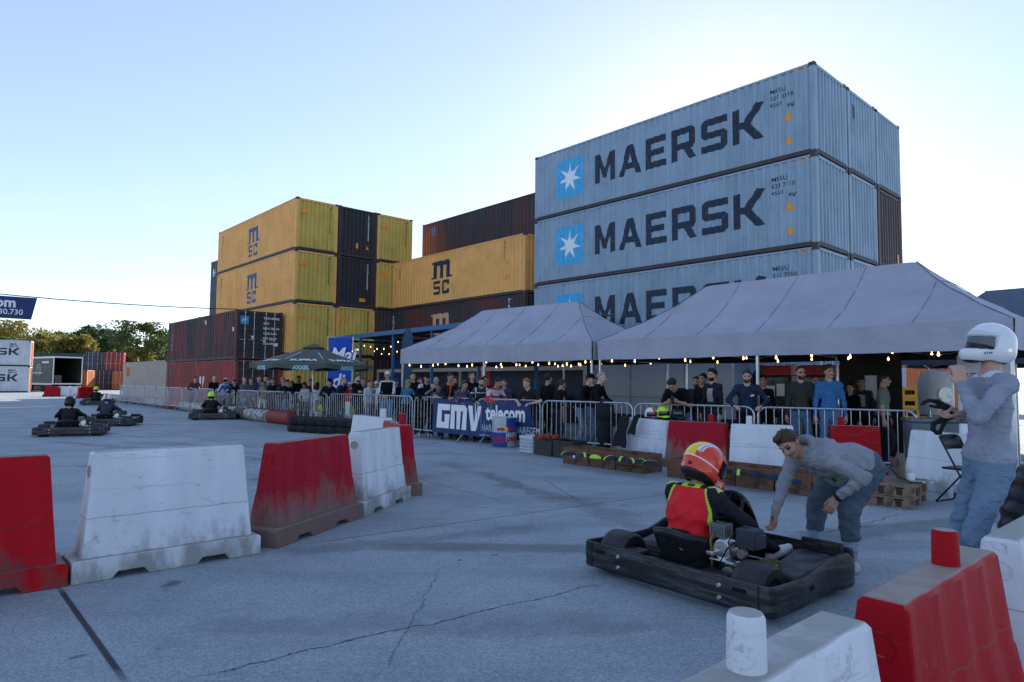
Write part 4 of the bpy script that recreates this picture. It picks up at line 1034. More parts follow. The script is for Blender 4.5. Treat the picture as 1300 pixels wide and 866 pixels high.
def on_banner(VF, m, name='lettering', lift=.006):
    V, Fc = VF; bm = bmesh.new(); bv = [bm.verts.new((x, 0, z)) for x, z in V]
    for f in Fc:
        try: bm.faces.new([bv[i] for i in f])
        except ValueError: pass
    bm.normal_update(); bmesh.ops.triangulate(bm, faces=bm.faces[:])
    xs = [v[0] for v in V]
    x = min(xs)
    while x < max(xs):
        bmesh.ops.bisect_plane(bm, geom=bm.verts[:]+bm.edges[:]+bm.faces[:], dist=1e-5, plane_co=(x, 0, 0), plane_no=(1, 0, 0)); x += .06
    for v in bm.verts:
        u, w = v.co.x, (v.co.z)/.89; v.co = (u, bwave(u, w)-lift, bz(u, w))
    me = bpy.data.meshes.new(name); bm.to_mesh(me); bm.free(); me.materials.append(m); return link(name, me, o)
def sh(x, z): return (x+.05*z*4*.25, z)
def ital(pl): return [[sh(x, z) for x, z in q] for q in pl]
gl = [[(.15, .13), (.15, .76), (.58, .76), (.58, .60), (.31, .60), (.31, .29), (.42, .29), (.42, .50), (.58, .50), (.58, .13)],
      [(.62, .13), (.62, .76), (1.10, .76), (1.20, .68), (1.20, .13), (1.05, .13), (1.05, .60), (.98, .60), (.98, .13), (.84, .13), (.84, .60), (.77, .60), (.77, .13)],
      [(1.24, .76), (1.38, .76), (1.46, .32), (1.54, .76), (1.68, .76), (1.54, .13), (1.38, .13)]]
on_banner(polys_to_vf(ital(gl)), WHITEPAINT)
on_banner(text_at('telecom', 1.86, .44, .50, bold=.016, sx=.93*Lb/4.05), WHITEPAINT)
on_banner(text_at('HARELBEKE - WAREGEM', 1.72, .15, .24, bold=.0, sx=.86*Lb/4.05), mat('banner_grey_text', (.55, .62, .7), .5))
# overhead rope and hanging banner at the left
rp0, rp1 = Vector((-27.0, 27.0, 4.62)), E0+Vector((0, 0, 2*H20))+N_*.05
pp = at(-70, 540); 
rp0 = dep(-70, 366, 28)
o = thing('steel_mast', 'steel mast holding the far end of the overhead rope', 'mast', (rp0.x, rp0.y, 0)); mb = MB(); mb.cyl((0, 0, 0), (0, 0, rp0.z+.3), .06, n=10); mb.bx(-.3, .3, -.3, .3, 0, .04); mb.build('pole', GALV, o); 
mb = MB(); K = 40; path = []
for i in range(K+1):
    q = rp0.lerp(rp1, i/K); q.z -= .25*4*(i/K)*(1-i/K)*.6; path.append(q)
mb.tube(path, .022, 6); tag(mb.build('overhead_rope', mat('dark_rope', (.06, .045, .04), .8)), 'thin dark rope strung overhead from the left edge to the black container', 'rope')
f0 = min(range(K+1), key=lambda i: abs(pix(path[i])[0]-46))
rd = (rp1-rp0).normalized(); end = path[f0]
o = thing('hanging_banner', 'navy banner with white telecom lettering and phone number hanging from the rope', 'banner', end, math.atan2(rd.y, rd.x))
mb = MB(); mb.prism([(-4.2, -.03), (0, -.03), (-.18, -1.02), (-4.2, -1.0)], lambda u, v, t_: (u, t_, v+u*rd.z), 0, .006); mb.build('sheet', BAN, o, smooth=0)
V1 = text_at('telecom', -2.62, -.50, .60, bold=.02, sx=.95); V2 = text_at('056-730.730', -2.12, -.83, .34, bold=.004, sx=.95)
V, Fc = merge_vf(V1, V2); mb = MB(); mb.add([(x, -.006, z_+x*rd.z) for x, z_ in V], Fc); mb.build('lettering', WHITEPAINT, o, smooth=0)

# ---------------------------------------------------------------- catering trailer, fridges, tarp wall, goods under the long tent
lA = Vector((4.2, 22.7, 0)); u_ = Vector((.674, -.739, 0))
pa = lA-u_*1.9; rz_ = math.atan2(u_.y, u_.x)
o = thing('catering_trailer', 'brushed steel catering trailer with plain panels behind the tents', 'trailer', pa, rz_)
mb = MB(); mb.bx(0, 5.6, 0, 1.0, .45, 2.75); mb.build('body', STEEL, o, bevel=.04)
mb = MB(); mb.bx(.02, 5.58, -.012, -.002, 1.05, 1.09)
for x in (1.75, 3.9, 5.0): mb.bx(x-.02, x+.02, -.014, -.002, .5, 2.7)
mb.build('panel_trim', mat('trim_grey', (.2, .22, .24), .4, .6), o)
for x in (1.2, 4.2):
    mb = MB(); mb.lathe([(0, -.1), (.3, -.1), (.3, .1), (0, .1)], (x, .12, .3), 18, axis='Y'); mb.build('wheel', RUBBER, o)
mb = MB(); mb.bx(.1, 5.5, .2, .9, .28, .449); mb.build('chassis', DARK, o)
bl = Vector((4.85, 18.3, 0)); bd = (T2[2]).copy()
REDB = mat('fridge_red', (.4, .02, .02), .4); FRB = mat('fridge_black', (.02, .02, .02), .4); GLS = mat('fridge_glass', (.03, .05, .05), .1)
for k, (lab, s) in enumerate((('red topped drinks fridge with white notices on its door', 2.2), ('second red topped drinks fridge, half behind the man with glasses', 3.2))):
    q = bl+bd*s; o = thing('drinks_fridge', lab, 'fridge', q, math.atan2(bd.y, bd.x), 'drinks fridges')
    mb = MB(); mb.bx(0, .75, .02, .6, 0, 1.75); mb.build('cabinet', FRB, o, bevel=.02)
    mb = MB(); mb.bx(.0, .75, -.01, .6, 1.752, 2.0); mb.build('header', REDB, o, bevel=.015)
    mb = MB(); mb.bx(.06, .69, -.015, .018, .25, 1.7); mb.build('door', GLS, o)
    mb = MB(); mb.bx(.12, .35, -.022, -.016, 1.1, 1.5); mb.bx(.40, .6, -.022, -.016, 1.25, 1.55); mb.build('notice', WHITEPAINT, o)
q = bl+bd*4.1; o = thing('tarp_wall', 'black tarp side wall with a small bright window under the long tent', 'tent wall', q, math.atan2(bd.y, bd.x))
TARP = mat('black_tarp', (.012, .013, .015), .6); mb = MB()
def wav(x): return .03*math.sin(9*x)
V = []
for x0, x1, z0, z1 in ((0, .55, 0, 2.3), (.55, .80, 0, 1.2), (.55, .80, 1.75, 2.3), (.80, 1.3, 0, 2.3)):
    mb.bx(x0, x1, 0, .02, z0, z1)
mb.build('sheet', TARP, o); mb = MB(); mb.bx(.55, .80, .005, .015, 1.2, 1.75); mb.build('window', mat('clear_film', (.6, .65, .68), .3), o)
# table with cups in front of the fridges
q = bl+bd*2.2+Vector((-.6, -.7, 0)); o = thing('folding_table', 'dark folding table with red cups behind the navy hoodie', 'table', q, math.atan2(bd.y, bd.x))
mb = MB(); mb.bx(0, 1.7, 0, .6, .88, .92); mb.build('table_top', DARK, o)
for x in (.1, 1.6):
    for y in (.05, .55): mb = MB(); mb.cyl((x, y, 0), (x, y, .879), .018, n=6); mb.build('leg', GALV, o)
nrm = Vector((-bd.y, bd.x, 0))
for k in range(5):
    mb = MB(); mb.lathe([(.0, 0), (.032, 0), (.045, .12), (.04, .12), (.028, .01), (0, .01)], n=12); c = mb.build('cup', REDB if k != 2 else WHITEPAINT); c.location = q+bd*(.25+.16*k)+nrm*.2+Vector((0, 0, .922))
    tag(c, 'red cup standing in the row on the dark table' if k != 2 else 'white cup in the middle of the red ones on the dark table', 'cup', 'red cups on the table' if k != 2 else None)
# yellow crate tower
YC = mat('crate_yellow', (.85, .42, .03), .45); 
q = dep(1146, 500, 18.5); 
def crate_goods(label, loc, s, m, rz, dark=DARK, group=None):
    o = thing('goods_crate', label, 'crate', loc, rz, group); w, d_, h = s
    mb = MB(); mb.bx(0, w, 0, .02, 0, h*.3); mb.bx(0, w, 0, .02, h*.72, h); mb.bx(0, .05, 0, .02, h*.3, h*.72); mb.bx(w-.05, w, 0, .02, h*.3, h*.72); mb.bx(0, .02, .021, d_, 0, h); mb.bx(w-.02, w, .021, d_, 0, h); mb.bx(.021, w-.021, d_-.02, d_, 0, h); mb.bx(.021, w-.021, .021, d_-.021, 0, .02); mb.build('box', m, o)
    mb = MB()
    for i in range(4): mb.lathe([(0, .021), (w*.09, .021), (w*.09, h*.8), (w*.04, h*.92), (0, h*.92)], (w*(.17+.22*i), d_*.35, 0), 8)
    mb.build('bottles', dark, o); return o
for cx in range(2):
    for k in range(5):
        crate_goods('yellow plastic drinks crate in the tower of crates beyond the tent opening', (q.x+.37*cx, q.y-.05*cx, .0+.30*k+.0), (.36, .28, .29), YC, R(-12), group='yellow drinks crates')
o = thing('steel_keg_cooler', 'white rounded machine on a frame beyond the tent opening', 'machine', dep(1188, 500, 14.5)*1.0, 0); o.location.z = 0
mb = MB(); mb.lathe([(0, .0), (.3, 0), (.34, .1), (.34, .75), (.26, .95), (.0, 1.02)], (0, 0, .9), 20); mb.build('body', mat('machine_white', (.65, .66, .68), .35), o)
mb = MB(); 
for x in (-.3, .3):
    for y in (-.25, .25): mb.cyl((x, y, 0), (x, y, 1.0), .025, n=6)
mb.build('frame', GALV, o); mb = MB(); mb.lathe([(0, 0), (.16, 0), (.16, .03), (0, .03)], (0, -.345, 1.35), 18, axis='Y'); mb.build('dial', GALV, o)
for k, (x, Y, p_, lab) in enumerate(((1215, 34, ORNGC, 'orange container glimpsed through the opening under the long tent'), (1275, 39, DARKRED, 'oxide red container glimpsed beyond the orange one under the long tent'))):
    qq = dep(x, 470, Y); container(lab, (qq.x, qq.y), p_, L=L20, H=H20, e=Vector((-.99, -.12, 0)).normalized(), n=Vector((-.12, .99, 0)), tier=0)
q = dep(1216, 500, 12.2); o = thing('menu_panel', 'white panel with a column of round red symbols behind the helmeted man', 'sign', (q.x, q.y, 0), R(-20))
mb = MB(); mb.bx(0, .9, 0, .03, .5, 2.1); mb.build('panel', mat('panel_white', (.6, .63, .68), .5), o, bevel=.008)
mb = MB()
for k in range(5): mb.lathe([(0, -.004), (.045, -.004), (.045, .0), (0, 0)], (.12, -.004, 1.75-.17*k), 14, axis='Y')
mb.build('symbols', REDB, o); mb = MB()
for k in range(5): mb.bx(.2, .45, -.005, -.001, 1.73-.17*k, 1.77-.17*k)
mb.build('text_bar', DARK, o)
mb = MB(); mb.bx(.02, .06, .04, .08, 0, 2.1); mb.bx(.84, .88, .04, .08, 0, 2.1); mb.build('post', GALV, o)
# grey bins behind the right white barrier
GRB = mat('bin_grey', (.12, .15, .17), .5)
for k, x in enumerate((1172, 1210)):
    q = dep(x, 545, 11.2); o = thing('storage_bin', ('left' if k == 0 else 'right')+' grey plastic storage bin behind the long white barrier', 'bin', (q.x, q.y, 0), R(-14))
    mb = MB(); w = .5; h = .92
    mb.add([(-w*.42, -.2, 0), (w*.42, -.2, 0), (w*.42, .2, 0), (-w*.42, .2, 0), (-w*.5, -.26, h), (w*.5, -.26, h), (w*.5, .26, h), (-w*.5, .26, h)], [(0, 1, 5, 4), (1, 2, 6, 5), (2, 3, 7, 6), (3, 0, 4, 7), (0, 3, 2, 1), (4, 5, 6, 7)]); mb.build('bin_body', GRB, o, bevel=.03)
    mb = MB(); mb.bx(-w*.54, w*.54, -.29, .29, h+.001, h+.07); mb.build('lid', GRB, o, bevel=.03)

# ---------------------------------------------------------------- crates, tubs, barrel, pallets, chair
WOODC = mat('brown_crate_wood', (.17, .085, .045), .6, 0, .3, 4, .1, 40, dirt=(.06, .04, .03), dirt_amt=.4, dscale=5)
NAVYT = mat('navy_pad', (.015, .022, .05), .7); NEON = mat('neon_yellow', (.50, .68, .05), .6); REDT = mat('red_pad', (.45, .015, .03), .7)
def wooden_crate(label, a, b, depth, h, slat=False):
    a, b = Vector((a[0], a[1], 0)), Vector((b[0], b[1], 0)); d = b-a; w = d.length
    o = thing('wooden_crate', label, 'crate', a, math.atan2(d.y, d.x), 'brown wooden crates in front of the barriers')
    mb = MB(); T = .018
    if slat:
        for k in range(3): mb.bx(0, w, 0, T, h*(k/3)+.008, h*((k+1)/3)-.012)
        mb.bx(0, .04, T+.001, .05, 0, h); mb.bx(w-.04, w, T+.001, .05, 0, h)
    else: mb.bx(0, w, 0, T, 0, h)
    mb.bx(0, T, T+.052, depth-T-.001, 0, h); mb.bx(w-T, w, T+.052, depth-T-.001, 0, h); mb.bx(0, w, depth-T, depth, 0, h); mb.bx(T+.001, w-T-.001, T+.052, depth-T-.002, .002, h*.69)
    mb.build('box', WOODC, o, bevel=.004); return o
crow = [at(714, 588), at(748, 592.5), at(781.5, 597), at(818, 602)]
GCR = 0
clab = ['brown wooden crate with a round white sticker at the left end of the crate row', 'plain brown wooden crate, second in the left crate group', 'slatted brown wooden crate at the right end of the left crate group']
for i in range(3):
    o = wooden_crate(clab[i], crow[i]+(crow[i+1]-crow[i])*.02, crow[i+1]-(crow[i+1]-crow[i])*.02, .52, .31, i == 2)
    if i == 0: mb = MB(); mb.lathe([(0, -.003), (.03, -.003), (.03, -.001), (0, -.001)], (.28, 0, .15), 14, axis='Y'); mb.build('sticker', WHITEPAINT, o)
crow2 = [at(846, 605), at(872, 609), at(904, 613.5), at(933, 617.5), at(983, 624), at(1030, 631)]
clab2 = ['plain brown crate just left of the orange helmet', 'plain brown crate hidden behind the orange helmet', 'slatted brown crate right of the orange helmet', 'wide plain brown crate in the right crate group', 'brown crate behind the arm of the bending person']
for i in range(5): wooden_crate(clab2[i], crow2[i]+(crow2[i+1]-crow2[i])*.02, crow2[i+1]-(crow2[i+1]-crow2[i])*.02, .55, .30, i == 2)
def pad(label, p, m, m2, rz, s=.80, z=.212):
    o = thing('padded_vest', label, 'vest', (p.x, p.y, z), rz, 'folded vests lying in the crates')
    prof = [(.0, .135), (.06, .13), (.12, .105), (.16, .06), (.175, .01), (.165, 0), (0, 0)]
    mb = MB(); mb.lathe([(r*s, z_*s) for r, z_ in reversed(prof)], n=16); ob = mb.build('shell', m, o); ob.scale = (1, .72, .62)
    mb = MB()
    for i in range(9):
        a0, a1_ = R(-90+20*i), R(-70+20*i)
        mb.add([((.183*math.sin(a)*s), y*.13*s, (.14*math.cos(a)*s+.006)*.63) for a, y in ((a0, -.2), (a1_, -.2), (a1_, .2), (a0, .2))], [(0, 1, 2, 3)])
    mb.build('neon_strip', m2, o, smooth=60)
for i, (x, y, m, m2) in enumerate([(722, 577, NAVYT, NEON), (733, 573, REDT, NAVYT), (741, 579, NAVYT, NEON), (757, 581, NEON, NAVYT), (766, 576, REDT, REDT), (776, 583, NAVYT, NEON), (790, 584, NAVYT, NEON), (801, 586, NAVYT, NEON), (812, 587, NAVYT, NEON), (826, 589, NAVYT, NEON), (918, 598, NAVYT, NEON), (938, 601, NAVYT, NEON), (960, 603, NAVYT, NAVYT), (985, 607, NAVYT, NAVYT), (1005, 612, NAVYT, NEON)]):
    col = {NAVYT: 'navy', NEON: 'neon yellow', REDT: 'red'}
    pad(f"folded {col[m]} vest{' with a neon strip' if m2 is NEON and m is NAVYT else ''} lying in the {'left' if x < 860 else 'right'} crate group", at(x, y-2, .25), m, m2, R(20+37*i))
# tubs
BLK = BLACKP
def tub(label, a, b, depth, h, m, grid=False):
    a, b = Vector((a[0], a[1], 0)), Vector((b[0], b[1], 0)); d = b-a; w = d.length
    o = thing('plastic_tub', label, 'tub', a, math.atan2(d.y, d.x), 'plastic tubs at the foot of the banner')
    mb = MB()
    if grid:
        for k in range(5): mb.bx(0, w, 0, .015, h*k/5+.01, h*k/5+.028 if k else .04)
        for k in range(7): x = w*k/6; mb.bx(max(0, x-.012), min(w, x+.012), .016, .026, .01, h)
        mb.bx(0, w, 0, .03, h-.04, h)
    else: mb.bx(0, w, 0, .02, 0, h-.04); mb.bx(-.012, w+.012, -.015, .02, h-.039, h)
    mb.bx(0, .02, .031, depth, 0, h); mb.bx(w-.02, w, .031, depth, 0, h); mb.bx(.021, w-.021, depth-.02, depth, 0, h); mb.bx(.021, w-.021, .031, depth-.021, 0, .03)
    mb.build('tub_body', m, o, bevel=.004); return o
tub('white slotted plastic tub beside the printed barrel', at(659, 573.5), at(676, 576), .4, .36, mat('tub_white', (.6, .62, .64), .5), True)
tub('black plastic tub next to the white slotted one', at(677.5, 576.5), at(700, 580), .45, .36, BLK)
tub('black plastic tub nearest the wooden crates', at(701.5, 580), at(727, 583), .45, .34, BLK)
mb = MB()
for k in range(16): 
    a = rng.uniform(0, 6.3); r = rng.uniform(.02, .18); mb.lathe([(0, -.05), (.05, -.03), (.06, .0), (.045, .04), (0, .055)], (r*math.cos(a)*1.3, r*math.sin(a), .30+rng.uniform(0, .07)), 7)
o = mb.build('glove_heap', mat('orange_black_gloves', (.3, .05, .02), .8, 0, .8, 14)); q = at(694, 580); o.location = (q.x+.02, q.y+.25, .04); tag(o, 'heap of orange and black gloves in the black tub next to the white one', 'gloves')
# barrel with the energy drink print
q = at(640, 568.5); o = thing('printed_barrel', 'blue and silver quartered metal barrel with upside-down red lettering in front of the banner', 'barrel', (q.x, q.y+.29, 0), R(8))
BB = mat('barrel_blue', (.02, .06, .28), .35, .3); BS = mat('barrel_silver', (.42, .44, .46), .35, .5)
mb = MB(); n = 48; r = .29; Hb = .70; prof = [(0, 0), (.275, 0), (.29, .012), (.29, Hb-.012), (.283, Hb), (.25, Hb), (.245, Hb-.02), (0, Hb-.02)]
V, Fc, mi = [], [], []
for j in range(n):
    for rr2, z_ in prof: a = 2*math.pi*j/n; V.append((rr2*math.cos(a), rr2*math.sin(a), z_))
k = len(prof); rowz = np.linspace(.012, Hb-.012, 25)
mb.lathe([(0, 0), (.275, 0), (.289, .012)], n=n, mi=1); mb.lathe([(.289, Hb-.012), (.283, Hb), (.25, Hb), (.245, Hb-.02), (0, Hb-.02)], n=n, mi=1)
for i in range(24):
    for j in range(n):
        a, b = 2*math.pi*j/n, 2*math.pi*(j+1)/n; zc = (rowz[i]+rowz[i+1])/2; ang = ((a+b)/2-R(270)+math.pi) % (2*math.pi)-math.pi
        upper = zc > Hb*.52; left = (ang+(.2*(zc-Hb*.5))) < 0.02
        mi_ = 1 if (upper == left and abs(ang) < 1.7) or (upper and abs(ang) > 1.7) else 0
        mb.add([(r*math.cos(q_), r*math.sin(q_), z_) for q_, z_ in ((a, rowz[i]), (b, rowz[i]), (b, rowz[i+1]), (a, rowz[i+1]))], [(0, 1, 2, 3)], mi_)
mb.build('drum', [BB, BS], o, smooth=40)
def on_drum(VF, m, name, zc, lift=.004, flip=True, wrap=1.0):
    V, Fc = VF; bm = bmesh.new(); bv = [bm.verts.new((x, 0, z)) for x, z in V]
    for f in Fc:
        try: bm.faces.new([bv[i] for i in f])
        except ValueError: pass
    bm.normal_update(); bmesh.ops.triangulate(bm, faces=bm.faces[:]); x = -.5
    while x < .5:
        bmesh.ops.bisect_plane(bm, geom=bm.verts[:]+bm.edges[:]+bm.faces[:], dist=1e-5, plane_co=(x, 0, 0), plane_no=(1, 0, 0)); x += .03
    for v in bm.verts:
        x, z = v.co.x, v.co.z
        if flip: x, z = -x, -z
        a = R(270)+x/r; v.co = ((r+lift)*math.cos(a), (r+lift)*math.sin(a), zc+z)
    me = bpy.data.meshes.new(name); bm.to_mesh(me); bm.free(); me.materials.append(m); link(name, me, o)
DR = mat('drum_red', (.42, .02, .03), .5); DY = mat('drum_yellow', (.8, .5, .03), .5)
V, Fc = font_mesh('Red Bull', .19, bold=.008, align='CENTER'); on_drum((V, Fc), DR, 'lettering', .24)
on_drum(polys_to_vf([circle_poly(0, 0, .055)]), DY, 'emblem_disc', .42)
bull = [(.02, -.02), (.05, .03), (.09, .045), (.15, .03), (.2, .035), (.24, .0), (.2, -.01), (.19, -.05), (.17, -.05), (.165, -.015), (.11, -.015), (.09, -.05), (.07, -.05), (.075, -.015)]
on_drum(polys_to_vf([bull, [(-x, z) for x, z in bull][::-1]]), DR, 'emblem', .42, .006, False)
# pallets
PW = mat('pallet_wood', (.24, .17, .115), .8, 0, .3, 5, .15, 40, dirt=(.10, .07, .05), dirt_amt=.4, dscale=6)
pA, pB = at(1099, 641), at(1160, 648); d = (pB-pA); PL_, PWd = 1.0, .82
def pallet(label, loc, rz):
    o = thing('wooden_pallet', label, 'pallet', loc, rz, 'stacked wooden pallets'); Lp, D, s = d.length, .95, .135/.144
    for k in range(5): y = D*k/4.0; mb = MB(); mb.bx(0, Lp, min(max(y-.06, 0), D-.12), min(max(y-.06, 0), D-.12)+.12, .118, .138); mb.build('deck_board', PW, o, bevel=.003)
    for k in range(3):
        y0 = (D-.10)*k/2
        mb = MB(); mb.bx(0, Lp, y0, y0+.10, 0, .018); mb.build('bottom_board', PW, o, bevel=.003)
        for q_ in range(3): x0 = (Lp-.13)*q_/2; mb = MB(); mb.bx(x0, x0+.13, y0, y0+.10, .0185, .1); mb.build('block', PW, o, bevel=.003)
    for q_ in range(3): x0 = (Lp-.11)*q_/2; mb = MB(); mb.bx(x0, x0+.11, 0, D, .1005, .1175); mb.build('stringer_board', PW, o, bevel=.003)
    return o
rzp = math.atan2(d.y, d.x)
pallet('lower wooden pallet of the stacked pair beside the folding chair', pA, rzp)
pallet('upper wooden pallet of the stacked pair carrying the olive cylinder', pA+Vector((.02, .01, .141)), rzp)
# olive cylinder, strap, cable, charger on the pallet
pm = pA+d*.62+Vector((-d.y, d.x, 0)).normalized()*.40; top = .141+.1385
o = thing('transponder_post', 'olive metal cylinder with a black cable standing on the upper pallet', 'post', (pm.x, pm.y, top))
OLV = mat('olive_metal', (.10, .095, .07), .5, .2); mb = MB(); mb.lathe([(0, 0), (.10, 0), (.055, .05), (.055, .33), (.045, .345), (.045, .37), (0, .372)], n=20); mb.build('body', OLV, o)
mb = MB(); mb.tube([(-.05, -.02, .3), (-.12, -.03, .26), (-.15, -.04, .18), (-.08, -.09, .08), (.05, -.14, .02), (.2, -.12, .008)], .008, 6); mb.build('cable', RUBBER, o)
mb = MB(); mb.box((-.1, -.03, .25), (.06, .05, .1)); mb.build('handle', mat('handle_red', (.12, .04, .03), .5), o, bevel=.01)
mb = MB(); mb.tube([(0, 0, .012), (.15, .05, .012), (.3, .0, .012), (.2, -.06, .014), (.05, -.05, .012), (-.05, .03, .014), (.1, .09, .012)], .012, 6); o = mb.build('yellow_strap', mat('strap_yellow', (.7, .45, .03), .6)); o.location = (pA.x+d.x*.12, pA.y+d.y*.12+.35, top); tag(o, 'yellow strap coiled on the upper pallet beside the cylinder', 'strap')
mb = MB(); mb.box((0, 0, .045), (.08, .06, .09)); o = mb.build('white_charger', WHITEPAINT, bevel=.01); q = pA+d*.75+Vector((-d.y, d.x, 0)).normalized()*.7; o.location = (q.x, q.y, top); tag(o, 'small white box on the back of the upper pallet', 'box')
mb = MB(); mb.box((0, 0, .01), (.42, .12, .02)); o = mb.build('metal_bar', GALV, bevel=.005); q = pA+d*.86+Vector((-d.y, d.x, 0)).normalized()*.5; o.location = (q.x, q.y, top); o.rotation_euler = (0, 0, rzp+.4); tag(o, 'flat grey metal bar lying on the upper pallet', 'metal bar')
# folding chair
q = at(1224, 640); o = thing('folding_chair', 'black metal folding chair standing empty beside the pallets', 'chair', (q.x, q.y, 0), R(-62))
CB = mat('black_chair_metal', (.015, .016, .018), .4, .2)
mb = MB()
for y in (-.22, .22): mb.tube([(.26, y, .015), (-.16, y, .86)], .0125, 8)
mb.tube([(-.16, -.22, .86), (-.17, -.16, .88), (-.17, .16, .88), (-.16, .22, .86)], .0125, 8); mb.tube([(.26, -.22, .015), (.26, .22, .015)], .011, 8); mb.build('front_frame', CB, o)
mb = MB()
for y in (-.195, .195): mb.tube([(-.24, y, .015), (.14, y, .46)], .0115, 8)
mb.tube([(-.24, -.195, .015), (-.24, .195, .015)], .0115, 8); mb.build('rear_frame', CB, o)
mb = MB(); mb.box((0.03, 0, .46), (.38, .40, .03)); mb.build('seat', CB, o, bevel=.012)
mb = MB(); V = []
for i in range(9):
    y = -.2+.05*i; b_ = .05*(1-(y/.2)**2); V += [(-.085-b_-.005, y, .70), (-.155-b_, y, .87)]
mb.add(V, [(2*i, 2*i+2, 2*i+3, 2*i+1) for i in range(8)]); ob = mb.build('backrest', CB, o); s_ = ob.modifiers.new('solid', 'SOLIDIFY'); s_.thickness = .015
mb = MB(); mb.lathe([(0, 0), (.032, 0), (.033, .15), (.014, .19), (.014, .215), (0, .215)], n=14); o = mb.build('water_bottle', mat('bottle_clear', (.5, .55, .6), .2)); q = at(1207, 632); o.location = q; tag(o, 'small clear water bottle on the ground beside the folding chair', 'bottle')
# black jackets over the white barrier, dark sack at right
q = at(795, 584); 
mb = MB(); V = []
for i in range(11):
    for j in range(13):
        u, v = i/10-.5, j/12; w = .30+.10*v+.03*math.sin(9*v); V.append((u*w*2*.5, -.09-.02*math.sin(14*u+3*v)-.16*v, .84-.62*v+.03*math.cos(3*u)))
V += [(x, y+.022, z_) for x, y, z_ in V]
F1 = [(i*13+j, (i+1)*13+j, (i+1)*13+j+1, i*13+j+1) for i in range(10) for j in range(12)]
mb.add(V, F1+[tuple(143+x for x in f) for f in F1]); CLO = mat('black_cloth', (.012, .013, .016), .85, 0, .3, 8, .2, 30)
o = mb.build('hanging_jacket', CLO, smooth=60); w_ = at(800, 583); d_ = at(846, 591)-at(778, 579); o.location = (w_.x, w_.y+.22, 0); o.rotation_euler = (0, 0, math.atan2(d_.y, d_.x)); tag(o, 'long black jacket hanging over the front of the white barrier', 'jacket')
o2 = o.copy(); o2.data = o.data.copy(); COL.objects.link(o2); w_ = at(815, 586); o2.location = (w_.x, w_.y+.22, .38); o2.scale = (.5, .9, .58); o2.name = 'hanging_glove'; tag(o2, 'short black garment hung beside the long jacket on the white barrier', 'garment')
# ---------------------------------------------------------------- smooth bodies: signed distances meshed with surface nets
def unit(v): return v/np.linalg.norm(v)
class Field:
    def __init__(s): s.p = []
    def cone(s, a, b, r1, r2, lab, k=.03, bias=0.): s.p.append(('c', np.array(a, float), np.array(b, float), r1, r2, lab, k, bias))
    def ell(s, c, rad, lab, Rm=None, k=.03, bias=0.): s.p.append(('e', np.array(c, float), np.array(rad, float), None if Rm is None else np.array(Rm, float), 0, lab, k, bias))
    def bounds(s):
        lo, hi = [], []
        for q in s.p:
            if q[0] == 'c': m = max(q[3], q[4]); lo.append(np.minimum(q[1], q[2])-m); hi.append(np.maximum(q[1], q[2])+m)
            else: m = q[2].max(); lo.append(q[1]-m); hi.append(q[1]+m)
        return lo, hi
    @staticmethod
    def dist(q, P):
        if q[0] == 'c':
            a, b = q[1], q[2]; ab = b-a; t = np.clip(((P-a)@ab)/max(1e-9, ab@ab), 0, 1)
            return np.linalg.norm(P-a-t[..., None]*ab, axis=-1)-(q[3]+t*(q[4]-q[3]))
        d = P-q[1]
        if q[3] is not None: d = d@q[3]
        k0 = np.linalg.norm(d/q[2], axis=-1); k1 = np.linalg.norm(d/q[2]**2, axis=-1)
        return k0*(k0-1)/np.maximum(k1, 1e-6)
    def mesh(s, h, post=None):
        lo, hi = s.bounds(); L = np.min(lo, 0)-.03; U = np.max(hi, 0)+.03
        n = np.ceil((U-L)/h).astype(int)+2
        ax = [L[i]+h*np.arange(n[i]) for i in range(3)]
        V = np.full(n, 1.0)
        for q, l, u in zip(s.p, lo, hi):
            i0 = np.maximum(0, ((l-.10-L)/h).astype(int)); i1 = np.minimum(n, ((u+.10-L)/h).astype(int)+2)
            g = np.stack(np.meshgrid(ax[0][i0[0]:i1[0]], ax[1][i0[1]:i1[1]], ax[2][i0[2]:i1[2]], indexing='ij'), -1)
            d = Field.dist(q, g); sl = tuple(slice(a, b) for a, b in zip(i0, i1)); o = V[sl]; k = q[6]
            hh = np.clip(.5+.5*(o-d)/k, 0, 1); V[sl] = o*(1-hh)+d*hh-k*hh*(1-hh)
        if post is not None:
            g = np.stack(np.meshgrid(*ax, indexing='ij'), -1); V = post(g, V)
        return nets(V, L, h)
    def labels(s, P):
        best = np.full(len(P), 9.); lab = np.zeros(len(P), int)
        for q in s.p:
            d = Field.dist(q, P)-q[7]; m = d < best; best[m] = d[m]; lab[m] = q[5]
        return lab
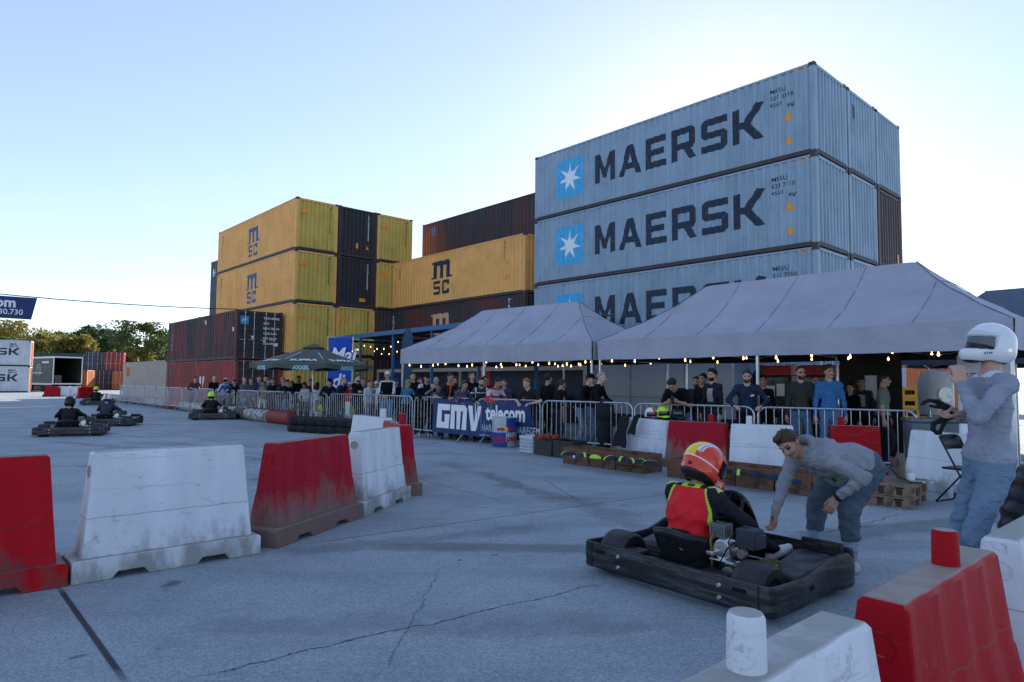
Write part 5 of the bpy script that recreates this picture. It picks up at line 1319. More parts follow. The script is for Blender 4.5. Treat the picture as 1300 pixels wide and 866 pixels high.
def nets(V, L, h):
    n = np.array(V.shape); S = V < 0
    cnt = np.zeros(n-1, int); pos = np.zeros((*(n-1), 3))
    corners = [(a, b, c) for a in (0, 1) for b in (0, 1) for c in (0, 1)]
    sl = lambda c: tuple(slice(c[i], n[i]-1+c[i]) for i in range(3))
    for c in corners:
        for axn in range(3):
            if c[axn] == 0:
                d = list(c); d[axn] = 1; va, vb = V[sl(c)], V[sl(d)]; m = (va < 0) != (vb < 0)
                t = np.where(m, va/np.where(m, va-vb, 1), 0)
                for i in range(3): pos[..., i] += np.where(m, c[i]+(t if i == axn else 0), 0)
                cnt += m
    act = cnt > 0; idx = np.full(n-1, -1); idx[act] = np.arange(act.sum())
    ijk = np.argwhere(act); P = L+h*(ijk+pos[act]/cnt[act][:, None])
    F_ = []
    for axn in range(3):
        b, c = [(1, 2), (2, 0), (0, 1)][axn]
        s0 = [slice(1, n[i]-1) for i in range(3)]; s0[axn] = slice(0, n[axn]-1); s1 = list(s0); s1[axn] = slice(1, n[axn])
        A, B = S[tuple(s0)], S[tuple(s1)]; m = A != B; e = np.argwhere(m)
        if not len(e): continue
        off = np.array([1, 1, 1]); off[axn] = 0; e = e+off
        fl = A[m]
        eb = np.zeros(3, int); eb[b] = 1; ec = np.zeros(3, int); ec[c] = 1
        g = lambda q: idx[q[:, 0], q[:, 1], q[:, 2]]
        Q = np.stack([g(e-eb-ec), g(e-ec), g(e), g(e-eb)], 1); Q[~fl] = Q[~fl][:, ::-1]; F_.append(Q)
    return P, np.concatenate(F_)
def np_mesh(name, P, Fq, mi, mats, parent=None, smooth=True):
    me = bpy.data.meshes.new(name); nv, nf = len(P), len(Fq)
    me.vertices.add(nv); me.vertices.foreach_set('co', np.asarray(P, np.float32).ravel())
    me.loops.add(nf*4); me.loops.foreach_set('vertex_index', np.asarray(Fq, np.int32).ravel())
    me.polygons.add(nf); me.polygons.foreach_set('loop_start', np.arange(nf, dtype=np.int32)*4)
    for m in mats: me.materials.append(m)
    me.polygons.foreach_set('material_index', np.asarray(mi, np.int32)); me.polygons.foreach_set('use_smooth', np.ones(nf, bool))
    me.update(calc_edges=True); me.validate(); return link(name, me, parent)
def smooth_v(P, Fq, it=1, w=.5):
    for _ in range(it):
        acc = np.zeros_like(P); c = np.zeros(len(P))
        for i in range(4):
            j = (i+1) % 4; np.add.at(acc, Fq[:, i], P[Fq[:, j]]); np.add.at(acc, Fq[:, j], P[Fq[:, i]]); np.add.at(c, Fq[:, i], 1); np.add.at(c, Fq[:, j], 1)
        P = P*(1-w)+w*acc/c[:, None]
    return P
def vnormals(P, Fq):
    n = np.cross(P[Fq[:, 2]]-P[Fq[:, 0]], P[Fq[:, 3]]-P[Fq[:, 1]]); N = np.zeros_like(P)
    for i in range(4): np.add.at(N, Fq[:, i], n)
    return N/np.maximum(1e-9, np.linalg.norm(N, axis=1))[:, None]
_hand = {}
def hand_template(curl, h):
    """wrist at 0, fingers along +x, back of the hand +z, thumb towards +y"""
    k = (curl, h)
    if k in _hand: return _hand[k]
    f = Field(); f.cone((-.03, 0, 0), (.02, 0, 0), .026, .024, 0, .02)
    for y in (-.026, -.009, .009, .026): f.cone((.015, y*.75, 0), (.082, y, 0), .0145, .0125, 0, .012)
    for y, ln in ((-.029, .78), (-.010, .95), (.010, 1.0), (.029, .92)):
        p = np.array([.085, y, 0]); a = 0
        for seg, r in ((.042, .0098), (.028, .0088), (.022, .0078)):
            a += curl; d = np.array([math.cos(a), .10*y/.03*.3, -math.sin(a)])*seg*ln; f.cone(p, p+d, r, r*.9, 0, .006); p = p+d
    p = np.array([.02, .026, -.004]); a = np.array([.045, .038, -.012-.012*curl]); b = a+np.array([.030, .010-.012*curl, -.012-.014*curl]); c = b+np.array([.026, -.002-.014*curl, -.006-.012*curl])
    f.cone(p, a, .015, .0125, 0, .012); f.cone(a+p-a+(a-p), b, .0115, .0105, 0, .006); f.cone(b, c, .0105, .0085, 0, .006)
    P, Fq = f.mesh(h); _hand[k] = (smooth_v(P, Fq, 1, .4), Fq); return _hand[k]
def frame3(x, zref):
    x = unit(x); z = zref-x*(zref@x); z = unit(z) if np.linalg.norm(z) > 1e-6 else unit(np.cross(x, [0, 1, .01])); return np.stack([x, np.cross(z, x), z], 1)
def ik(a, t, l1, l2, pole):
    d = t-a; D = np.linalg.norm(d); Dm = min(D, (l1+l2)*.998); d = d/max(D, 1e-6); t2 = a+d*Dm
    x = (l1*l1-l2*l2+Dm*Dm)/(2*Dm); y = math.sqrt(max(0, l1*l1-x*x)); p = np.array(pole, float); p = p-d*(p@d); p = unit(p)
    return a+d*x+p*y, t2
def rot_axis(v, ax, a):
    ax = unit(np.array(ax, float)); v = np.array(v, float); return v*math.cos(a)+np.cross(ax, v)*math.sin(a)+ax*(ax@v)*(1-math.cos(a))
SKINS = [mat('skin_light', (.50, .30, .22), .5, 0, .08, 20), mat('skin_tan', (.38, .21, .14), .5, 0, .08, 20), mat('skin_pale', (.56, .36, .28), .5, 0, .08, 20)]
EYEM = mat('eye_dark', (.02, .015, .012), .2); LIPM = mat('lip', (.36, .13, .11), .5)
_cloth = {}
def cloth(c, rough=.85):
    k = tuple(round(x, 3) for x in c)
    if k not in _cloth: _cloth[k] = mat('cloth_%d' % len(_cloth), c, rough, 0, .14, 7, .2, 90, spec=.15, wrinkle=(.9, 9.0, (1, 1, 1.9)))
    return _cloth[k]
HAIRS = {'brown': mat('brown_hair', (.045, .028, .018), .6, 0, .4, 30), 'black': mat('black_hair', (.012, .011, .011), .55, 0, .4, 30), 'grey': mat('grey_hair', (.28, .27, .26), .6, 0, .3, 30), 'blond': mat('blond_hair', (.30, .19, .09), .6, 0, .3, 30), 'ginger': mat('ginger_hair', (.30, .12, .04), .6, 0, .3, 30)}
def head_field(c, Hm, jaw=1.0, lab=0):
    f = Field(); X = lambda v: c+Hm@np.array(v, float)
    f.ell(X((0, -.015, .03)), (.074, .092, .092), 0, Hm, .02); f.ell(X((0, .022, -.035)), (.060*jaw, .070, .078), 0, Hm, .03)
    f.ell(X((0, .062, -.088)), (.028*jaw, .024, .02), 0, Hm, .03)
    f.cone(X((0, .088, .018)), X((0, .113, -.022)), .010, .0155, 0, .014); f.cone(X((-.011, .098, -.026)), X((.011, .098, -.026)), .009, .009, 0, .01)
    for s in (-1, 1):
        f.cone(X((s*.012, .086, .030)), X((s*.048, .070, .030)), .010, .009, 0, .015)
        f.ell(X((s*.076, -.012, -.004)), (.010, .022, .032), 0, Hm, .008); f.ell(X((s*.036, .066, -.028)), (.022, .022, .02), 0, Hm, .03)
        f.ell(X((s*.031, .079, .010)), (.0105, .008, .0055), 5, Hm, .003, .002)
        f.cone(X((s*.014, .0945, .0335)), X((s*.050, .076, .034)), .0026, .0022, 4, .002, .002)
    f.cone(X((-.021, .084, -.053)), X((.021, .084, -.053)), .0075, .0075, 6, .008, .002)
    f.cone(X((0, -.02, -.06)), X((0, -.035, -.15)), .056, .060, 0, .02)
    return f
def hair_mesh(c, Hm, style, h):
    f = Field(); X = lambda v: c+Hm@np.array(v, float)
    big = .016 if style in ('long', 'bob', 'bun') else (.010 if style == 'full' else .007)
    f.ell(X((0, -.017, .036)), (.074+big, .094+big, .092+big), 0, Hm, .02)
    if style == 'full': f.ell(X((.012, .045, .112)), (.052, .045, .026), 0, Hm, .02)
    if style in ('long', 'bob'):
        ln = .17 if style == 'long' else .10
        f.ell(X((0, -.05, -.06-ln*.3)), (.088, .062, ln), 0, Hm, .04)
    if style == 'bun': f.ell(X((0, -.10, .09)), (.05, .045, .045), 0, Hm, .02)
    def post(g, V):
        q = (g-c)@Hm; y, z = q[..., 1], q[..., 2]
        cut = (y*.74-z*.67)-(.004 if style != 'thin' else -.02)
        if style in ('long', 'bob'): cut = np.minimum(cut, np.maximum(y-.02, -.25-z)) if style == 'long' else np.minimum(cut, np.maximum(y-.01, -.16-z))
        else: cut = np.maximum(cut, -.075-z)
        nse = .005*np.sin(q[..., 0]*170+y*40+2*np.sin(z*60))+.003*np.sin(y*130+z*70)*np.sin(q[..., 0]*90)
        return np.maximum(V+nse, cut)
    return f.mesh(h, post)
def cap_mesh(c, Hm, h, beanie=False):
    f = Field(); X = lambda v: c+Hm@np.array(v, float)
    f.ell(X((0, -.012, .045)), (.086, .106, .092), 0, Hm, .01)
    def post(g, V):
        q = (g-c)@Hm; return np.maximum(V, .035-q[..., 2]-.10*np.minimum(0, q[..., 1]+.03)*0)
    if not beanie: f.ell(X((0, .115, .043)), (.068, .07, .012), 1, Hm, .01)
    return f.mesh(h, post)
class Helm:
    """full-face helmet in head space; returns verts, faces and a colour index per face"""
def helmet_mesh(c, Hm, h, s=1.0):
    f = Field(); X = lambda v: c+Hm@(np.array(v, float)*s)
    f.ell(X((0, -.012, .025)), np.array((.128, .162, .142))*s, 0, Hm, .03); f.ell(X((0, .115, -.075)), np.array((.088, .072, .062))*s, 0, Hm, .05); f.ell(X((0, -.04, -.06)), np.array((.118, .12, .075))*s, 0, Hm, .05)
    def post(g, V):
        q = ((g-c)@Hm)/s; x, y, z = q[..., 0], q[..., 1], q[..., 2]
        V = np.maximum(V, (-.122-.15*np.maximum(0, y)-z)*s)
        port = np.maximum(np.maximum(.015-y, z-.062), -.038-z); slot = np.maximum(port, -(V+.014*s))
        V = np.maximum(V, -np.maximum(port*s, -(V+.012*s)))
        hole = np.maximum(np.sqrt(x*x+(y+.005)**2)-.085, z+.03); return np.maximum(V, -hole*s)
    P, Fq = f.mesh(h, post); C = ((P[Fq].mean(1)-c)@Hm)/s
    return P, Fq, C
def visor_mesh(c, Hm, s=1.0, up=0.0):
    """curved visor shell"""
    V, n = [], 14
    for j in range(5):
        z = -.036+.10*j/4
        for i in range(n+1):
            a = R(-82+164*i/n); rx, ry = .131-.012*abs(j-2)/2*.3, .166-.01*abs(j-2)/2*.5; q = np.array([rx*math.sin(a), -.012+ry*math.cos(a), z])
            if up:
                b = up; q = np.array([q[0], q[1]*math.cos(b)-q[2]*math.sin(b), q[1]*math.sin(b)+q[2]*math.cos(b)+.012])
            V.append(c+Hm@(q*s))
    return V, [(j*(n+1)+i, j*(n+1)+i+1, (j+1)*(n+1)+i+1, (j+1)*(n+1)+i) for j in range(4) for i in range(n)]
VISD = mat('dark_visor', (.01, .011, .013), .12, coat=.5); VISC = mat('clear_visor', (.45, .52, .56), .08, coat=.5); VISC.node_tree.nodes['Principled BSDF'].inputs['Alpha'].default_value = .22

def person(label, loc, yaw, pose, top=(.02, .02, .025), bottom=(.03, .04, .06), hair='brown', style='short', skin=0, height=1.75, topz=None, bulk=1.0, female=False, short=False, shoes=(.03, .03, .03), hv=.02, hh=.011, hhand=.0065, beard=False, cap=None, helmet=None, gloves=None, folds=.006, group=None, cuffs=False, hem=True, accent=None, name='person', armscale=1.0, visor_up=0.0, hs=1.0, glasses=False):
    """pose keys: hip, tilt, roll, twist, head (pitch, yaw, roll), rh/lh wrist targets, re/le elbow poles, rf/lf feet, knee, curl. Faces +y, right hand at +x."""
    g = pose.get; hip = np.array(g('hip', (0, 0, .93)), float); t, rl, tw = R(g('tilt', 0)), R(g('roll', 0)), R(g('twist', 0))
    up = np.array([math.sin(rl), math.sin(t)*math.cos(rl), math.cos(t)*math.cos(rl)]); right = np.array([math.cos(tw), math.sin(tw), 0]); right = unit(right-up*(right@up)); fwd = np.cross(up, right)
    T = np.stack([right, fwd, up], 1); curv = R(g('curve', 0))
    up2 = rot_axis(up, right, -curv); fwd2 = np.cross(up2, right); T2m = np.stack([right, fwd2, up2], 1)
    mid = hip+up*.20; sc = mid+up2*.27
    f = Field(); w = bulk; fw = (.92 if female else 1.0)
    # torso
    f.ell(hip+up*.0, (.160*w*(1.06 if female else 1), .118*w, .125), 2, T, .05); f.ell(hip+up*.13, (.140*w*(.95 if female else 1), .105*w, .14), 1, T, .06, .012 if hem else 0); f.ell(mid+up2*.13, (.160*w*fw, .112*w, .16), 1, T2m, .06)
    if hem: f.ell(hip+up*.055, (.168*w, .126*w, .105), 1, T, .03, .0)
    if w > 1.1: f.ell(hip+up*.12+fwd*.04, (.15*w, .11*w, .14), 1, T, .05)
    if female: f.ell(mid+up2*.15+fwd2*.07, (.12, .06, .07), 1, T2m, .05)
    sw = .168*fw*(1+.4*(w-1)); sh = [sc+right*s*sw for s in (1, -1)]
    f.cone(sh[0]-right*.02, sh[1]+right*.02, .066*w, .066*w, 1, .05); f.cone(sc+right*.05+up2*.02, sc-right*.05+up2*.02, .06, .06, 1, .05)
    hp, hy, hr = [R(x) for x in g('head', (0, 0, 0))]
    base = sc+up2*.035
    Hu = rot_axis(up2*.5+np.array([0, 0, .5]), right, 0) if g('headfree', True) else up2; Hu = unit(Hu); Hf = unit(fwd2-Hu*(fwd2@Hu)); 
    Hf = rot_axis(Hf, Hu, hy); Hr = np.cross(Hf, Hu); Hu = rot_axis(Hu, Hr, -hp); Hf = np.cross(Hu, Hr); Hu = rot_axis(Hu, Hf, hr); Hr = np.cross(Hf, Hu); Hm = np.stack([Hr, Hf, Hu], 1)
    neckdir = unit(up2*.6+Hu*.4); hc = base+neckdir*.085+Hu*.105+Hf*.022
    f.cone(base-up2*.03, hc-Hu*.07-Hf*.02, .058, .050, 0 if helmet is None else 7, .02)
    # arms
    hands = []
    for s, k, kp in ((0, 'rh', 're'), (1, 'lh', 'le')):
        sg = 1 if s == 0 else -1
        tgt = np.array(g(k, (sg*.24, .05, .80)), float); pole = g(kp, (sg*.5, -.8, -.3))
        el, wr = ik(sh[s], tgt, .285*armscale, .255*armscale, pole)
        f.cone(sh[s], el, .058*w**.5, .045*w**.5, 1, .03)
        if short:
            f.cone(sh[s], sh[s]+(el-sh[s])*.72, .062*w**.5, .056*w**.5, 1, .02, .006); f.p[-2] = ('c', sh[s], el, .052*w**.5, .042, 0, .03, 0.)
            f.cone(el, wr, .042, .029, 0, .02)
        else:
            f.cone(el, wr-unit(wr-el)*.005, .046*w**.5, .036, 1, .02); f.cone(wr-unit(wr-el)*.02, wr+unit(wr-el)*.02, .028, .027, 0 if gloves is None else 8, .01)
        hands.append((s, el, wr))
    # legs
    feet = []
    for s, k in ((1, 'rf'), (-1, 'lf')):
        hj = hip+right*s*.088*w-up*.04*(1 if t < .8 else .3); an = np.array(g(k, (s*.11, 0, .085)), float)
        kn, an2 = ik(hj, an, .43, .43, g('knee_r' if s > 0 else 'knee_l', g('knee', (s*.15, 1, 0))))
        f.cone(hj, kn, .090*w, .062*w**.7, 2, .05); f.cone(kn, an2+(kn-an2)*(.12 if not cuffs else .30), .060*w**.7, .047, 2, .03)
        f.cone(kn+(an2-kn)*.25, kn+(an2-kn)*.5, .058*w**.6, .054*w**.6, 2, .05)
        if cuffs: f.cone(an2+(kn-an2)*.33, an2+(kn-an2)*.27, .061, .061, 9, .008, .01); f.cone(an2+(kn-an2)*.34, an2, .046, .040, 0, .02)
        else: f.cone(an2+(kn-an2)*.2, an2, .046, .043, 2, .02)
        fd = np.array(g('toe_r' if s > 0 else 'toe_l', (s*.25, 1, 0)), float); fd = unit(fd); sole = np.array(g('solez', (0, 0, -1)), float)
        f.cone(an2+sole*.045-fd*.045, an2+sole*.05+fd*.08, .038, .038, 3, .02); f.cone(an2+sole*.045+fd*.06, an2+sole*.056+fd*.155, .040, .030, 3, .02); f.cone(an2, an2+sole*.04, .043, .042, 3, .02)
    P, Fq = f.mesh(hv); P = smooth_v(P, Fq, 1, .5)
    C = P[Fq].mean(1); lab = f.labels(C)
    if folds:
        N = vnormals(P, Fq); vl = f.labels(P); m = np.isin(vl, (1, 2))
        a = 1.2-2*np.abs(np.sin(P[:, 2]*31+3.5*np.sin(P[:, 0]*9+P[:, 1]*7)+P[:, 0]*9))**.7+.0*np.sin(P[:, 2]*62+7*np.sin(P[:, 0]*9+P[:, 1]*7))*np.sin(P[:, 0]*21+P[:, 1]*17+P[:, 2]*9)+.6*np.sin(P[:, 2]*31+P[:, 0]*24-P[:, 1]*13+2*np.sin(P[:, 1]*15))
        P = P+N*(a*folds*m)[:, None]
    Ps, Fs, Ls = [P], [Fq], [lab]; nv = len(P)
    def addm(P2, F2, L2):
        nonlocal nv
        Ps.append(P2); Fs.append(F2+nv); Ls.append(L2); nv += len(P2)
    if helmet is None:
        hf = head_field(hc, Hm, 1.0 if not female else .92); P2, F2 = hf.mesh(hh); P2 = smooth_v(P2, F2, 1, .3); C2 = P2[F2].mean(1); l2 = hf.labels(C2); q = (C2-hc)@Hm
        if beard: l2[(q[:, 2] < -.052-.25*np.maximum(0, q[:, 1]-.085)) & (q[:, 1] > .012) & (l2 == 0) & (q[:, 2] > -.115)] = 4
        addm(P2, F2, l2)
    for s, el, wr in hands:
        sg = 1 if s == 0 else -1
        d = np.array(g('rhd' if s == 0 else 'lhd', wr-el), float); zr = np.array(g('rhz' if s == 0 else 'lhz', (sg*.9, .3, .5)), float)
        Hn = frame3(d, zr); P2, F2 = hand_template(g('curl_r' if s == 0 else 'curl_l', g('curl', .45)), hhand)
        # thumb is at +y of the template; mirror so that it points inwards for either hand
        sgn = np.sign((Hn[:, 1])@np.array(g('thumb_r' if s == 0 else 'thumb_l', (-sg*.6, 1, .6)), float)) or 1
        Q = P2*np.array([1, sgn, 1])*g('handscale', 1.0); F3 = F2 if sgn > 0 else F2[:, ::-1]
        addm(wr+Q@Hn.T, F3, np.full(len(F3), 0 if gloves is None else 8))
    P, Fq, lab = np.concatenate(Ps), np.concatenate(Fs), np.concatenate(Ls)
    zmax = hc[2]+(.125 if helmet is None else .165)
    sc_ = height/1.75 if topz is None else topz/zmax
    root = thing(name, label, 'person', loc, yaw-math.pi/2, group); root['u'] = sc_
    mats = [SKINS[skin], cloth(top), cloth(bottom), mat('shoe_%d' % int(shoes[0]*1000), shoes, .5), HAIRS[hair], EYEM, LIPM, SKINS[skin], gloves or SKINS[skin], cloth((.30, .38, .46))]
    if accent is not None: # accent: function(C, lab) -> dict of extra materials
        Cc = P[Fq].mean(1)
        for cond, mm in accent(Cc, lab, dict(T=T2m, T0=T, hip=hip, sc=sc, sh=sh, mid=mid, hands=hands, Hm=Hm, hc=hc)):
            lab = np.where(cond, len(mats), lab); mats.append(mm)
    np_mesh('body', P*sc_, Fq, lab, mats, root)
    if helmet is None:
        if style != 'bald':
            if cap is None:
                P2, F2 = hair_mesh(hc, Hm, style, hh*1.1); P2 = smooth_v(P2, F2, 1, .4); np_mesh('hair', P2*sc_, F2, np.zeros(len(F2)), [HAIRS[hair]], root)
            else:
                P2, F2 = hair_mesh(hc, Hm, 'short', hh*1.2); np_mesh('hair', P2*sc_*1.0, F2, np.zeros(len(F2)), [HAIRS[hair]], root)
        if cap is not None:
            P2, F2 = cap_mesh(hc, Hm, hh); np_mesh('cap', P2*sc_, F2, np.zeros(len(F2)), [cloth(cap)], root)
        if glasses:
            mb = MB()
            for s in (-1, 1):
                mb.tube([tuple((hc+Hm@np.array([s*.031+.021*math.cos(R(a)), .098, .008+.016*math.sin(R(a))]))*sc_) for a in range(0, 360, 45)], .0028, 4, closed=True)
                mb.tube([tuple((hc+Hm@np.array(v))*sc_) for v in ((s*.052, .098, .012), (s*.082, .0, .012))], .0025, 4)
            mb.build('glasses', DARK, root)
    else:
        P2, F2, C2 = helmet_mesh(hc+Hu*.01, Hm, helmet.get('h', .012), hs); mi, hm = helmet['paint'](C2); hp_ = np_mesh('helmet', smooth_v(P2, F2, 1, .4)*sc_, F2, mi, hm, root)
        V, Fv = visor_mesh(hc+Hu*.01, Hm, hs, visor_up); mb = MB(); mb.add([tuple(v*sc_) for v in V], Fv); mb.build('visor', helmet.get('visor', VISD), hp_, smooth=60)
    return root, dict(hc=hc*sc_, Hm=Hm, u=sc_, hands=hands)
# ---------------------------------------------------------------- karts
KP = mat('scratched_bumper_plastic', (.010, .0105, .012), .40, 0, .4, 6, .2, 40, spec=.5, dirt=(.06, .065, .07), dirt_amt=.42, dscale=5, stretch=(.5, .5, 6)); SEATM = mat('kart_seat', (.014, .015, .017), .35, 0, .2)
FINS = mat('engine_fins', (.22, .22, .21), .45, .7); ENGB = mat('engine_black', (.02, .02, .022), .45, .3); ENGS = mat('engine_silver', (.62, .63, .64), .25, .9); ENGR = mat('engine_red', (.25, .02, .015), .5); BRASS = mat('worn_brass', (.20, .15, .06), .45, .7)
TYREM = mat('slick_tyre', (.018, .019, .021), .55, 0, .2, 12, spec=.45)
KL, KW = 1.32, 1.66
def kart_proto():
    """x forward, y left; a rear bumper as wide as the kart, side pods, a driver in the middle and the engine on the right"""
    o = thing('racing_kart', 'proto', 'kart')
    pts = []; L2, W2 = KL/2, KW/2
    def arc(cx, cy, r, a0, a1, n=6):
        for i in range(n+1): a = R(a0+(a1-a0)*i/n); pts.append((cx+r*math.cos(a), cy+r*math.sin(a)))
    arc(-L2+.05, -W2+.05, .05, 180, 270)
    for x, y in ((-.40, -W2), (-.26, -W2+.004), (-.14, -W2+.02), (-.02, -W2+.04), (.08, -W2+.052), (.18, -W2+.05), (.27, -W2+.035), (.35, -W2+.015), (.42, -W2+.005), (.48, -W2+.005), (.53, -W2+.02)): pts.append((x, y))
    arc(L2-.10, -W2+.14, .10, -60, 0, 5)
    for y in np.linspace(-W2+.22, W2-.22, 13): pts.append((L2+.03*(1-(y/W2)**2), float(y)))
    arc(L2-.10, W2-.14, .10, 0, 60, 5)
    for x, y in ((.53, W2-.02), (.48, W2-.005), (.42, W2-.005), (.35, W2-.015), (.27, W2-.035), (.18, W2-.05), (.08, W2-.052), (-.02, W2-.04), (-.14, W2-.02), (-.26, W2-.004), (-.40, W2)): pts.append((x, y))
    arc(-L2+.05, W2-.05, .05, 90, 180)
    for k in range(1, 12): pts.append((-L2-.012*math.sin(math.pi*k/12), W2-.05-(KW-.10)*k/12))
    n = len(pts); P = [Vector((x, y, 0)) for x, y in pts]; V = []
    def top(x, y):
        if abs(y) < W2-.25: return .245 if x < 0 else .27
        k = [(-.7, .245), (-.3, .238), (-.1, .235), (.08, .25), (.22, .285), (.34, .305), (.43, .30), (.48, .25), (.52, .225), (.56, .235), (.62, .28), (.7, .29)]
        for (x0, z0), (x1, z1) in zip(k[:-1], k[1:]):
            if x0 <= x <= x1: f = (x-x0)/(x1-x0); f = f*f*(3-2*f); return z0+(z1-z0)*f
        return .27
    for i in range(n):
        t = (P[(i+1) % n]-P[i-1]).normalized(); nr = Vector((t.y, -t.x, 0)); zt = top(P[i].x, P[i].y)
        for off, z in ((-.004, .05), (.004, .062), (.0, .09), (.005, zt*.6), (.003, zt-.02), (-.004, zt), (-.022, zt), (-.028, zt-.02), (-.028, .055)): q = P[i]+nr*off; V.append((q.x, q.y, z))
    m = 9; mb = MB(); mb.add(V, [(i*m+j, ((i+1) % n)*m+j, ((i+1) % n)*m+(j+1) % m, i*m+(j+1) % m) for i in range(n) for j in range(m)]); mb.build('bumper', KP, o, smooth=50)
    mb = MB()
    for y in (-.45, .45):
        for z in (.105, .185): mb.lathe([(0, -.010), (.013, -.010), (.018, 0), (0, .004)], (-L2-.010, y, z), 12, axis='X')
    mb.build('bolts', CHROME, o)
    SL = mat('slot_black', (.004, .004, .005), .9)
    for y in (-.60, .64): mb = MB(); mb.box((-L2-.006, y, .185), (.012, .10, .028)); mb.build('slot', SL, o, bevel=.004)
    for sy in (-1, 1): mb = MB(); mb.box((-.14, sy*(W2-.018), .15), (.10, .012, .03)); mb.build('slot', SL, o, bevel=.004)
    mb = MB()
    for y in (-.735, .735): mb.box((-L2-.004, y, .147), (.010, .012, .185))
    mb.build('corner_seam', DARK, o)
    mb = MB(); mb.bx(-.18, .60, -.32, .34, .055, .065); mb.build('floor_tray', mat('tray_metal', (.10, .10, .10), .4, .6), o)
    mb = MB()
    for sy in (-1, 1):
        mb.tube([(-.62, sy*.26, .12), (-.3, sy*.34, .085), (.3, sy*.34, .085), (.60, sy*.26, .10)], .016, 8)
        mb.tube([(-.36, sy*.35, .09), (-.34, sy*.60, .12), (.30, sy*.62, .12), (.32, sy*.35, .09)], .013, 8)
    for x in (-.60, -.3, .32, .58): mb.cyl((x, -.27, .10), (x, .27, .10), .015, n=8)
    mb.cyl((-.44, -.70, .165), (-.44, .70, .165), .02, n=10); mb.build('frame', DARK, o)
    for x, r, w, y in ((-.44, .165, .25, .60), (.40, .125, .13, .44)):
        for sy in (-1, 1):
            b = tyre_mesh(r, w, hub=.45).build('tyre', TYREM, o, smooth=50); b.rotation_euler = (R(90), 0, 0); b.location = (x, sy*y, r)
            mb = MB(); mb.lathe([(0, -w*.3), (r*.42, -w*.36), (r*.44, -w*.42), (r*.44, w*.42), (r*.42, w*.36), (r*.3, w*.2), (.03, w*.22), (.03, w*.45), (0, w*.45)], n=16); mb.build('rim', FINS, b)
    # bucket seat open towards the front, rim dropping to the sides
    mb = MB(); V = []; nz, na = 10, 20; sy0 = .10
    for i in range(nz):
        f = i/(nz-1); cx = -.20-.03*f; wy = .17+.105*f**.6; dx = .16+.10*f**.7
        for j in range(na+1):
            a = R(-105+210*j/na); zt = .43-.07*(1-math.cos(a))*.5-.03*abs(math.sin(a)); zz = .07+(zt-.07)*f
            V.append((cx-dx*math.cos(a), sy0+wy*math.sin(a)*1.0, zz))
    base = len(V); Fq = [(i*(na+1)+j, i*(na+1)+j+1, (i+1)*(na+1)+j+1, (i+1)*(na+1)+j) for i in range(nz-1) for j in range(na)]
    V.append((-.12, sy0, .07)); Fq += [(j, base, j+1) for j in range(na)]
    mb.add(V, Fq); s = mb.build('seat', SEATM, o, smooth=60); md = s.modifiers.new('thick', 'SOLIDIFY'); md.thickness = .016; md.offset = 1
    mb = MB(); mb.tube([(V[(nz-1)*(na+1)+j][0], V[(nz-1)*(na+1)+j][1], V[(nz-1)*(na+1)+j][2]) for j in range(na+1)], .013, 6); mb.build('seat_rim', SEATM, s)
    mb = MB(); mb.tube([(-.44, sy0+.10, .30), (-.47, sy0+.06, .33), (-.475, sy0-.02, .335), (-.45, sy0-.10, .29)], .004, 5); mb.tube([(-.40, sy0+.05, .17), (-.42, sy0-.04, .16), (-.40, sy0-.10, .15)], .004, 5); mb.build('seat_cable', GALV, s)
    # steering wheel with its dash, column
    mb = MB(); c = Vector((.20, .06, .545)); ax = Vector((-.72, 0, .69)).normalized(); e1 = Vector((0, 1, 0)); e2 = ax.cross(e1)
    mb.tube([c+(e1*math.cos(R(a))*1.1+e2*math.sin(R(a)))*.135 for a in range(0, 360, 18)], .014, 8, closed=True)
    for a in (20, 160, 270): mb.cyl(c, c+(e1*math.cos(R(a))*1.1+e2*math.sin(R(a)))*.13, .010, n=6)
    mb.lathe([(0, -.01), (.045, -.01), (.045, .012), (0, .012)], c, 14, M=ax.to_track_quat('Z', 'Y').to_matrix()); mb.cyl(c, (.52, .06, .10), .013, n=8); mb.build('steering_wheel', ENGB, o)
    mb = MB()
    for a in range(0, 360, 60): q = c-ax*.004+(e1*math.cos(R(a))+e2*math.sin(R(a)))*.03+ax*.02; mb.lathe([(0, 0), (.006, 0), (.006, .006), (0, .006)], q, 8, M=ax.to_track_quat('Z', 'Y').to_matrix())
    mb.build('bolts', CHROME, KIDS[o][-1])
    # front shield (number panel) leaning back over the column, thick plastic with a hollow inner side
    mb = MB(); prof = [(.62, .12, .17), (.52, .30, .19), (.43, .46, .19), (.37, .58, .17), (.35, .635, .12)]; V = []; nn2 = 12
    for x, z, w in prof:
        for j in range(nn2+1): a = R(-80+160*j/nn2); V.append((x-.13+.13*math.cos(a), .06+w*math.sin(a)/math.sin(R(80)), z))
    Fq = [(i*(nn2+1)+j, i*(nn2+1)+j+1, (i+1)*(nn2+1)+j+1, (i+1)*(nn2+1)+j) for i in range(len(prof)-1) for j in range(nn2)]
    mb.add(V, Fq); s = mb.build('front_shield', KP, o, smooth=60); md = s.modifiers.new('thick', 'SOLIDIFY'); md.thickness = .025
